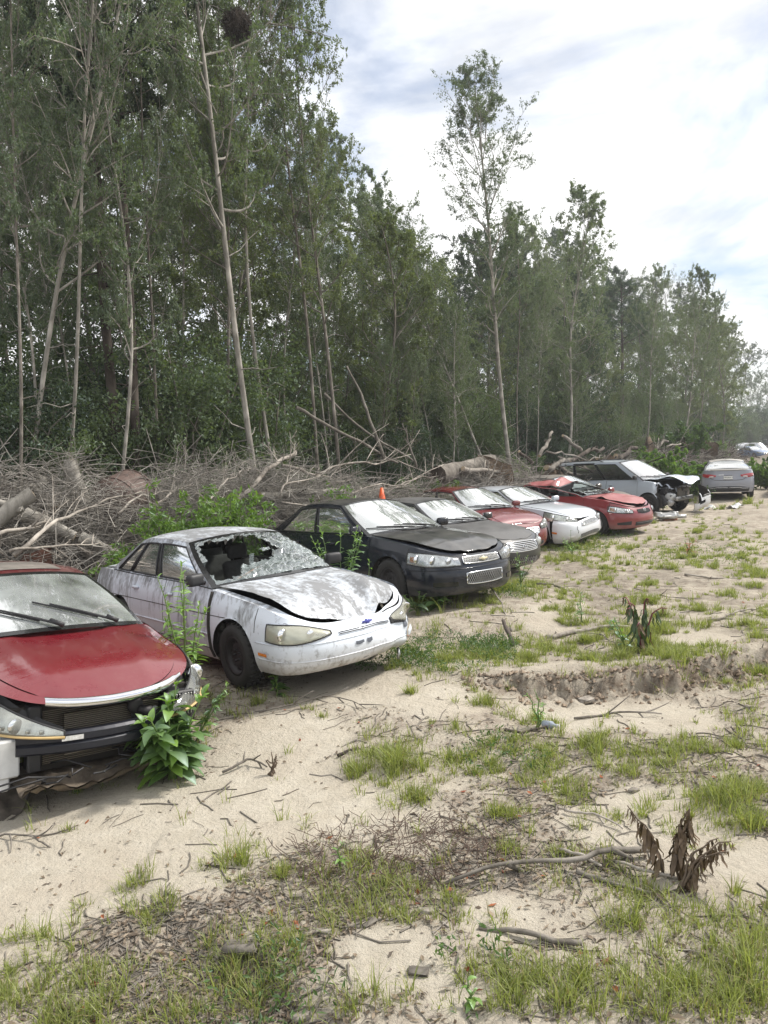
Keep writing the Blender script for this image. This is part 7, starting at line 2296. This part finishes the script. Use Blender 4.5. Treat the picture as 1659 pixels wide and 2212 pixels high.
for k, (px, py, w_, lb) in enumerate(((520, 2065, .11, 'flat grey wood slab lying in the lower left litter'), (700, 2030, .05, 'small grey stone chip in the left litter'), (905, 2120, .06, 'broken grey wood block left of the lower grass'), (650, 2190, .05, 'pale stone at the bottom of the photo'),
                                      (640, 1945, .04, 'little round stone among the left tufts'), (920, 1985, .05, 'grey wood chip near the single tuft'), (800, 2010, .05, 'dark wood block in the middle litter'), (1370, 1700, .05, 'upright bark chunk on the right bank'), (1238, 1725, .06, 'crumbled clod above the driftwood'),
                                      (1265, 1485, .10, 'dark bark heap at the left end of the gully'), (1310, 2100, .03, 'round reddish gall on the lower grass'), (1205, 1690, .06, 'split bark plate right of the tall grass'))):
    c = gp(px, py, 0)
    rg = np.random.RandomState(500 + k)
    V_, F_ = rounded_box((0, 0, w_ * .22), (w_ * 2.0, w_, w_ * .55), w_ * .15, 2)
    w_ *= .75; V_ = V_ * .75 + rg.normal(size=V_.shape) * w_ * .10
    o = link('stone' if k in (1, 3, 4, 10) else 'wood_chunk', MB().add(V_, F_).mesh('chunk', m_simple('gall_red', (.20, .05, .045), .7) if k == 10 else MAT['deadwood' if k % 2 else 'bark']))
    o.location = c; o.rotation_euler = (rg.uniform(-.2, .2), rg.uniform(-.2, .2), rg.uniform(-.6, .6)); tag(o, lb, 'stone' if k in (1, 3, 4, 10) else 'wood')

# bottle lying by the dark stick
c = gp(1186, 1566, .035)
o = empty('bottle', c); tag(o, 'small bluish bottle lying on the sand by a dark stick', 'bottle'); o.rotation_euler = (1.45, 0, .7)
V_, F_ = tube([(0, 0, -.06), (0, 0, -.055), (0, 0, .03), (0, 0, .055), (0, 0, .08)], [.02, .032, .032, .014, .014], 14)
link('bottle_body', np_mesh('bottle_body', V_, F_, m_simple('bluish_plastic', (.30, .34, .42), .2, 0, .6)), o)
link('bottle_cap', MB().tube([(0, 0, .08), (0, 0, .10)], .016, 12).mesh('bottle_cap', MAT['tank_white']), o)

# metal scrap on the ground right of the red compact
c = at_depth(1438, 1122, 19.2); c = on_ground(1440, 1124)
o = empty('metal_scrap', (c.x, c.y, gz(c.x, c.y))); tag(o, 'crushed shiny metal car part on the ground by the minivan', 'scrap')
rg = np.random.RandomState(12)
for k, (c_, d_, r_) in enumerate((((0, 0, .14), (.55, .30, .18), .07), ((.25, .05, .20), (.20, .24, .12), .04), ((-.24, 0, .18), (.18, .26, .16), .05), ((.05, -.12, .10), (.40, .12, .10), .04))):
    V_, F_ = rounded_box(c_, d_, r_, 3, rot_z(rg.uniform(-.4, .4))); V_ = V_ + (np.sin(V_ * 37) * .018)[:, [1, 2, 0]]
    link('casing', MB().add(V_, F_).mesh('casing', MAT['dull_metal']), o)
link('pipe', MB().tube([(.25, 0, .12), (.42, .02, .10), (.58, .0, .10)], [.05, .06, .06], 10).mesh('pipe', MAT['dull_metal']), o)
link('hose', MB().tube([(-.3, 0, .06), (-.6, -.05, .03), (-.85, .02, .03)], .025, 6).mesh('hose', MAT['tank_white']), o)
link('wood_block', MB().add(*rounded_box((.1, .02, .03), (.4, .2, .08), .02, 2)).mesh('wood_block', m_simple('red_brown_block', (.24, .11, .06), .8)), o)
for k, (px, py, lb) in enumerate(((1588, 1098, 'white scrap of plastic on the ground below the silver sedan'), (20, 1718, 'torn dark splash guard lying before the red sedan'), (1535, 1100, 'small pale scrap by the hanging bumper'))):
    c = gp(px, py, .02); rg = np.random.RandomState(600 + k)
    A, B = np.meshgrid(np.linspace(-1, 1, 9), np.linspace(-1, 1, 7), indexing='ij'); sc = (.25, .26, .18)[k]
    Z = .05 * np.sin(A * 3 + k) + .04 * np.cos(B * 4) + rg.normal(size=A.shape) * .012 + .06
    Vp = np.stack([A * sc + rg.normal(size=A.shape) * .02, B * sc * .7, Z], -1).reshape(-1, 3)
    o = link('plastic_scrap', MB().add(Vp, grid_faces(9, 7)).add(Vp - np.array([0, 0, .008]), grid_faces(9, 7, True)).mesh('plastic_scrap', MAT['tank_white'] if k != 1 else m_simple('muddy_black_guard', (.10, .085, .07), .8, var=.6, nscale=9)))
    o.location = c; o.rotation_euler = (0, 0, .5 + k); tag(o, lb, 'scrap')

# ---- broadleaf weeds
_LF = {}


def leaf_blade(kind, mat):
    """a single leaf along +x, unit length, folded along its midrib"""
    k = (kind, mat)
    if k in _LF: return _LF[k]
    w_ = {'broad': .24, 'lance': .13, 'hang': .10}[kind]
    t_ = np.linspace(0, 1, 7); wid = w_ * np.sin(np.pi * t_ ** .8) ** .8 + .004
    drop = {'broad': .30, 'lance': .22, 'hang': .05}[kind]
    z = .10 * np.sin(t_ * 2.2) - drop * t_ ** 2 + (.07 * np.sin(t_ * 9) if kind == 'hang' else 0)
    V = np.stack([np.stack([t_, wid, z + wid * .35 + .01 * np.sin(t_ * 25)], 1), np.stack([t_, t_ * 0, z], 1), np.stack([t_, -wid, z + wid * .35 - .01 * np.sin(t_ * 25)], 1)], 1).reshape(-1, 3)
    me = leaf_mesh('leaf', V, grid_faces(7, 3), np.linspace(.3, .7, 12), MAT[mat]); me.polygons.foreach_set('use_smooth', np.ones(12, bool))
    _LF[k] = me
    return me


def weed(label, base, H, nst, leaf=.14, nleaf=60, spread=.35, seed=0, kind='broad', mats=('hero_leaf', 'young_leaf'), stem='green_stem', lean=(0, 0), single=True, name='weed', cat='plant', droop=0.0, bare=.1, r0=.008):
    """plant: stems as parts, every leaf a part (single) or the foliage joined"""
    rg = np.random.RandomState(700 + seed)
    o = empty(name, base); tag(o, label, cat); k = np.linspace(0, 1, 8)
    paths = []
    for i in range(nst):
        a = rg.uniform(0, 6.28) if nst > 1 else 0; sp = spread * rg.uniform(.3, 1) if i else spread * .2
        h = H * (rg.uniform(.55, 1) if i else 1)
        P = np.stack([np.cos(a) * sp * k ** 1.4 + lean[0] * h * k ** 1.5, np.sin(a) * sp * k ** 1.4 + lean[1] * h * k ** 1.5, h * (k - droop * k ** 4)], 1) + rg.normal(size=(8, 3)) * .008
        P[0] = rg.normal(size=3) * np.array([.015, .015, 0])
        paths.append(P); link('stem', MB().tube(P, np.linspace(r0, r0 * .35, 8), 6).mesh('stem', MAT[stem]), o)
    M = []
    for j in range(nleaf):
        P = paths[j % nst]; t_ = bare + (1 - bare) * rg.rand() ** .8; f = t_ * 7; i = min(int(f), 6); p = P[i] + (P[i + 1] - P[i]) * (f - i)
        az = j * 2.4 + rg.uniform(-.4, .4); tip = t_ > .88
        el = rg.uniform(-.25, .5) if not tip else rg.uniform(.4, 1.1)
        if kind == 'hang': el = rg.uniform(-1.5, -1.05)
        ln = leaf * (1.15 - .65 * t_) * rg.uniform(.65, 1.2) * (.7 if tip else 1)
        M.append((Matrix.Translation(p) @ Matrix.Rotation(az, 4, 'Z') @ Matrix.Rotation(-el, 4, 'Y') @ Matrix.Rotation(rg.uniform(-.4, .4), 4, 'X') @ Matrix.Diagonal((ln, ln, ln, 1)), mats[1] if tip or rg.rand() < .15 else mats[0]))
    if single:
        for m, mt in M:
            q = link('leaf', leaf_blade(kind, mt), o); q.matrix_local = m
    else:
        for mt in set(x[1] for x in M):
            src = leaf_blade(kind, mt); V0 = np.array([v.co[:] + (1,) for v in src.vertices]); F0 = grid_faces(7, 3); Vs, Fs = [], []
            for m, m2 in M:
                if m2 == mt: Fs.append(F0 + 21 * len(Vs)); Vs.append((V0 @ np.array(m).T)[:, :3])
            link('foliage', leaf_mesh('foliage', np.concatenate(Vs), np.concatenate(Fs), np.random.RandomState(seed).rand(len(Fs) * 12), MAT[mt]), o)
    return o


def wpos(px, py, d): p = at_depth(px, py, d); return (p.x, p.y, gz(p.x, p.y))


g_ = gp(372, 1668, 0)
weed('lush pokeweed with big glossy leaves growing in front of the red sedan', tuple(g_), .74, 9, .25, 190, .42, 1, r0=.011)
weed('leafy sprig arching right beside the red sedan headlight', tuple(gp(425, 1600, 0)), .48, 3, .13, 42, .22, 2, 'lance', lean=(.55, .1))
weed('low weed under the red sedan nose', tuple(gp(165, 1695, 0)), .14, 5, .07, 40, .14, 3, 'broad', ('wilt_leaf', 'hero_leaf'))
weed('tall branching weed between the red and white sedans', wpos(400, 1460, 6.75), 1.38, 8, .17, 260, .55, 4, 'lance', ('young_leaf', 'young_leaf'), lean=(.02, 0), bare=.3, r0=.011)
weed('small sprout at the red sedan windscreen corner', wpos(300, 1420, 6.3), .86, 1, .10, 14, .05, 5, 'lance', ('young_leaf', 'young_leaf'), bare=.8)
weed('young weed rosette by the white sedan front wheel', tuple(gp(600, 1515, 0)), .22, 2, .14, 22, .06, 6, 'broad', ('hero_leaf', 'young_leaf'))
weed('flowering weed left of the black sedan front wheel', wpos(735, 1255, 9.3), 1.40, 8, .17, 240, .60, 7, 'lance', ('hero_leaf', 'young_leaf'), bare=.3)
weed('tall weed standing against the black sedan fender', wpos(790, 1265, 9.2), .98, 4, .13, 80, .3, 8, 'lance', ('hero_leaf', 'young_leaf'))
weed('broad-leaved weed in the grass between white and black sedans', tuple(gp(950, 1335, 0)), .26, 6, .22, 26, .35, 9, 'broad', ('hero_leaf', 'wilt_leaf'))
weed('broad-leaved weed at the white sedan bumper corner', tuple(gp(905, 1345, 0)), .30, 5, .20, 22, .28, 10, 'broad', ('wilt_leaf', 'hero_leaf'))
weed('bushy weed hiding the charcoal sedan bumper', tuple(gp(1125, 1262, 0)), .62, 5, .14, 60, .28, 11, 'lance', ('hero_leaf', 'young_leaf'))
weed('thin sapling with feathery leaves on open sand', tuple(gp(1258, 1342, 0)), .42, 2, .12, 34, .14, 12, 'lance', ('young_leaf', 'hero_leaf'), bare=.25)
weed('drooping half-wilted pokeweed with crimson stems', tuple(gp(1385, 1408, 0)), .92, 6, .24, 80, .42, 13, 'hang', ('wilt_leaf', 'dead_leaf'), 'red_stem', droop=.35, bare=.2, r0=.013)
weed('small leafy shoot at the foot of the drooping pokeweed', tuple(gp(1352, 1402, 0)), .40, 3, .12, 30, .22, 14, 'broad', ('hero_leaf', 'young_leaf'), lean=(-.2, 0))
weed('tiny seedling with upright leaves above the dead weed mat', tuple(gp(1130, 1855 - 20, 0) * 0 + gp(735, 1890, 0)), .16, 1, .07, 12, .02, 15, 'lance', ('young_leaf', 'young_leaf'))
weed('small green sprout at the bottom of the photo', tuple(gp(1015, 2190, 0)), .10, 2, .06, 12, .05, 16, 'broad', ('young_leaf', 'young_leaf'))
weed('yellowish weed among the grass below the gully', tuple(gp(1165, 1560, 0)), .32, 3, .07, 40, .12, 17, 'lance', ('young_leaf', 'young_leaf'))
weed('reddish weed on the far grass by the red compact', tuple(gp(1490, 1200, 0)), .40, 4, .14, 36, .3, 18, 'lance', ('red_leaf', 'young_leaf'))
weed('tall pale weed in the grass before the maroon sedan', tuple(gp(1235, 1190, 0)), .55, 4, .14, 44, .3, 19, 'lance', ('young_leaf', 'hero_leaf'))
weed('green weed by the minivan front wheel', tuple(gp(1432, 1106, 0)), .55, 5, .2, 50, .4, 20, 'broad', ('young_leaf', 'hero_leaf'))
weed('green weed between hanging bumper and silver sedan', tuple(gp(1525, 1085, 0)), .6, 5, .22, 50, .45, 21, 'broad', ('young_leaf', 'hero_leaf'))
weed('bright weed under the red compact bumper', tuple(gp(1320, 1148, 0)), .45, 5, .16, 50, .5, 22, 'lance', ('young_leaf', 'hero_leaf'))
weed('leafy weed below the pale blue sedan bumper', tuple(gp(1260, 1168, 0)), .40, 5, .16, 50, .5, 23, 'lance', ('young_leaf', 'hero_leaf'))
# dead shrivelled stalks in the right foreground
weed('shrivelled brown stalk, left one of three in the foreground', tuple(gp(1440, 1895, 0)), .36, 1, .15, 44, .02, 31, 'hang', ('dead_leaf', 'dead_leaf'), 'brown_stem', lean=(-.48, .1), name='dead_plant', bare=.25)
weed('shrivelled brown stalk, middle and thickest of three in the foreground', tuple(gp(1455, 1905, 0)), .38, 2, .16, 70, .05, 32, 'hang', ('dead_leaf', 'dead_leaf'), 'brown_stem', lean=(.22, 0), name='dead_plant', bare=.25)
weed('shrivelled brown stalk, right one of three bending over in the foreground', tuple(gp(1470, 1935, 0)), .34, 3, .14, 80, .10, 33, 'hang', ('dead_leaf', 'dead_leaf'), 'brown_stem', lean=(.75, .1), name='dead_plant', bare=.25, droop=.25)
o = weed('dried weed stump with splintered stalks on the clean sand', tuple(gp(588, 1660, 0)), .16, 7, .05, 14, .07, 34, 'hang', ('dead_leaf', 'dead_leaf'), 'brown_stem', name='dead_plant', r0=.010)
# bird's nest-like clump high in a tree
c_ = at_depth(512, 55, 17.0); n_ = 900; rg = np.random.RandomState(3)
d = rg.normal(size=(n_, 3)); d /= np.linalg.norm(d, axis=1, keepdims=True); C0 = d * (rg.rand(n_) ** .4)[:, None] * .30; e = rg.normal(size=(n_, 3)); e /= np.linalg.norm(e, axis=1, keepdims=True)
T3 = C0[:, None] + e[:, None] * (np.linspace(-.14, .14, 3))[None, :, None]
o = link('squirrel_nest', MB().add(*batch_tubes(T3, np.full((n_, 3), .006), 3)).mesh('squirrel_nest', MAT['bark_dark'])); o.location = c_
tag(o, 'dark round nest of twigs high in the tree crown', 'nest')

# ---- added haze in place of lens veil, lifting the shade: one even box
HZ = MB().box((20, 75, 14.2), (300, 300, 30.6))
haze = link('haze', HZ.mesh('haze', None, False))
tag(haze, 'thin added haze standing in for lens veil', 'haze', kind='stuff')
hm = bpy.data.materials.new('veil_haze'); hm.use_nodes = True; hn = hm.node_tree.nodes; hn.clear()
ho = hn.new('ShaderNodeOutputMaterial'); hv = hn.new('ShaderNodeVolumePrincipled')
hv.inputs['Color'].default_value = (.93, .95, 1.0, 1); hv.inputs['Density'].default_value = .0010; hv.inputs['Anisotropy'].default_value = .3
hm.node_tree.links.new(hv.outputs[0], ho.inputs['Volume']); haze.data.materials.append(hm)
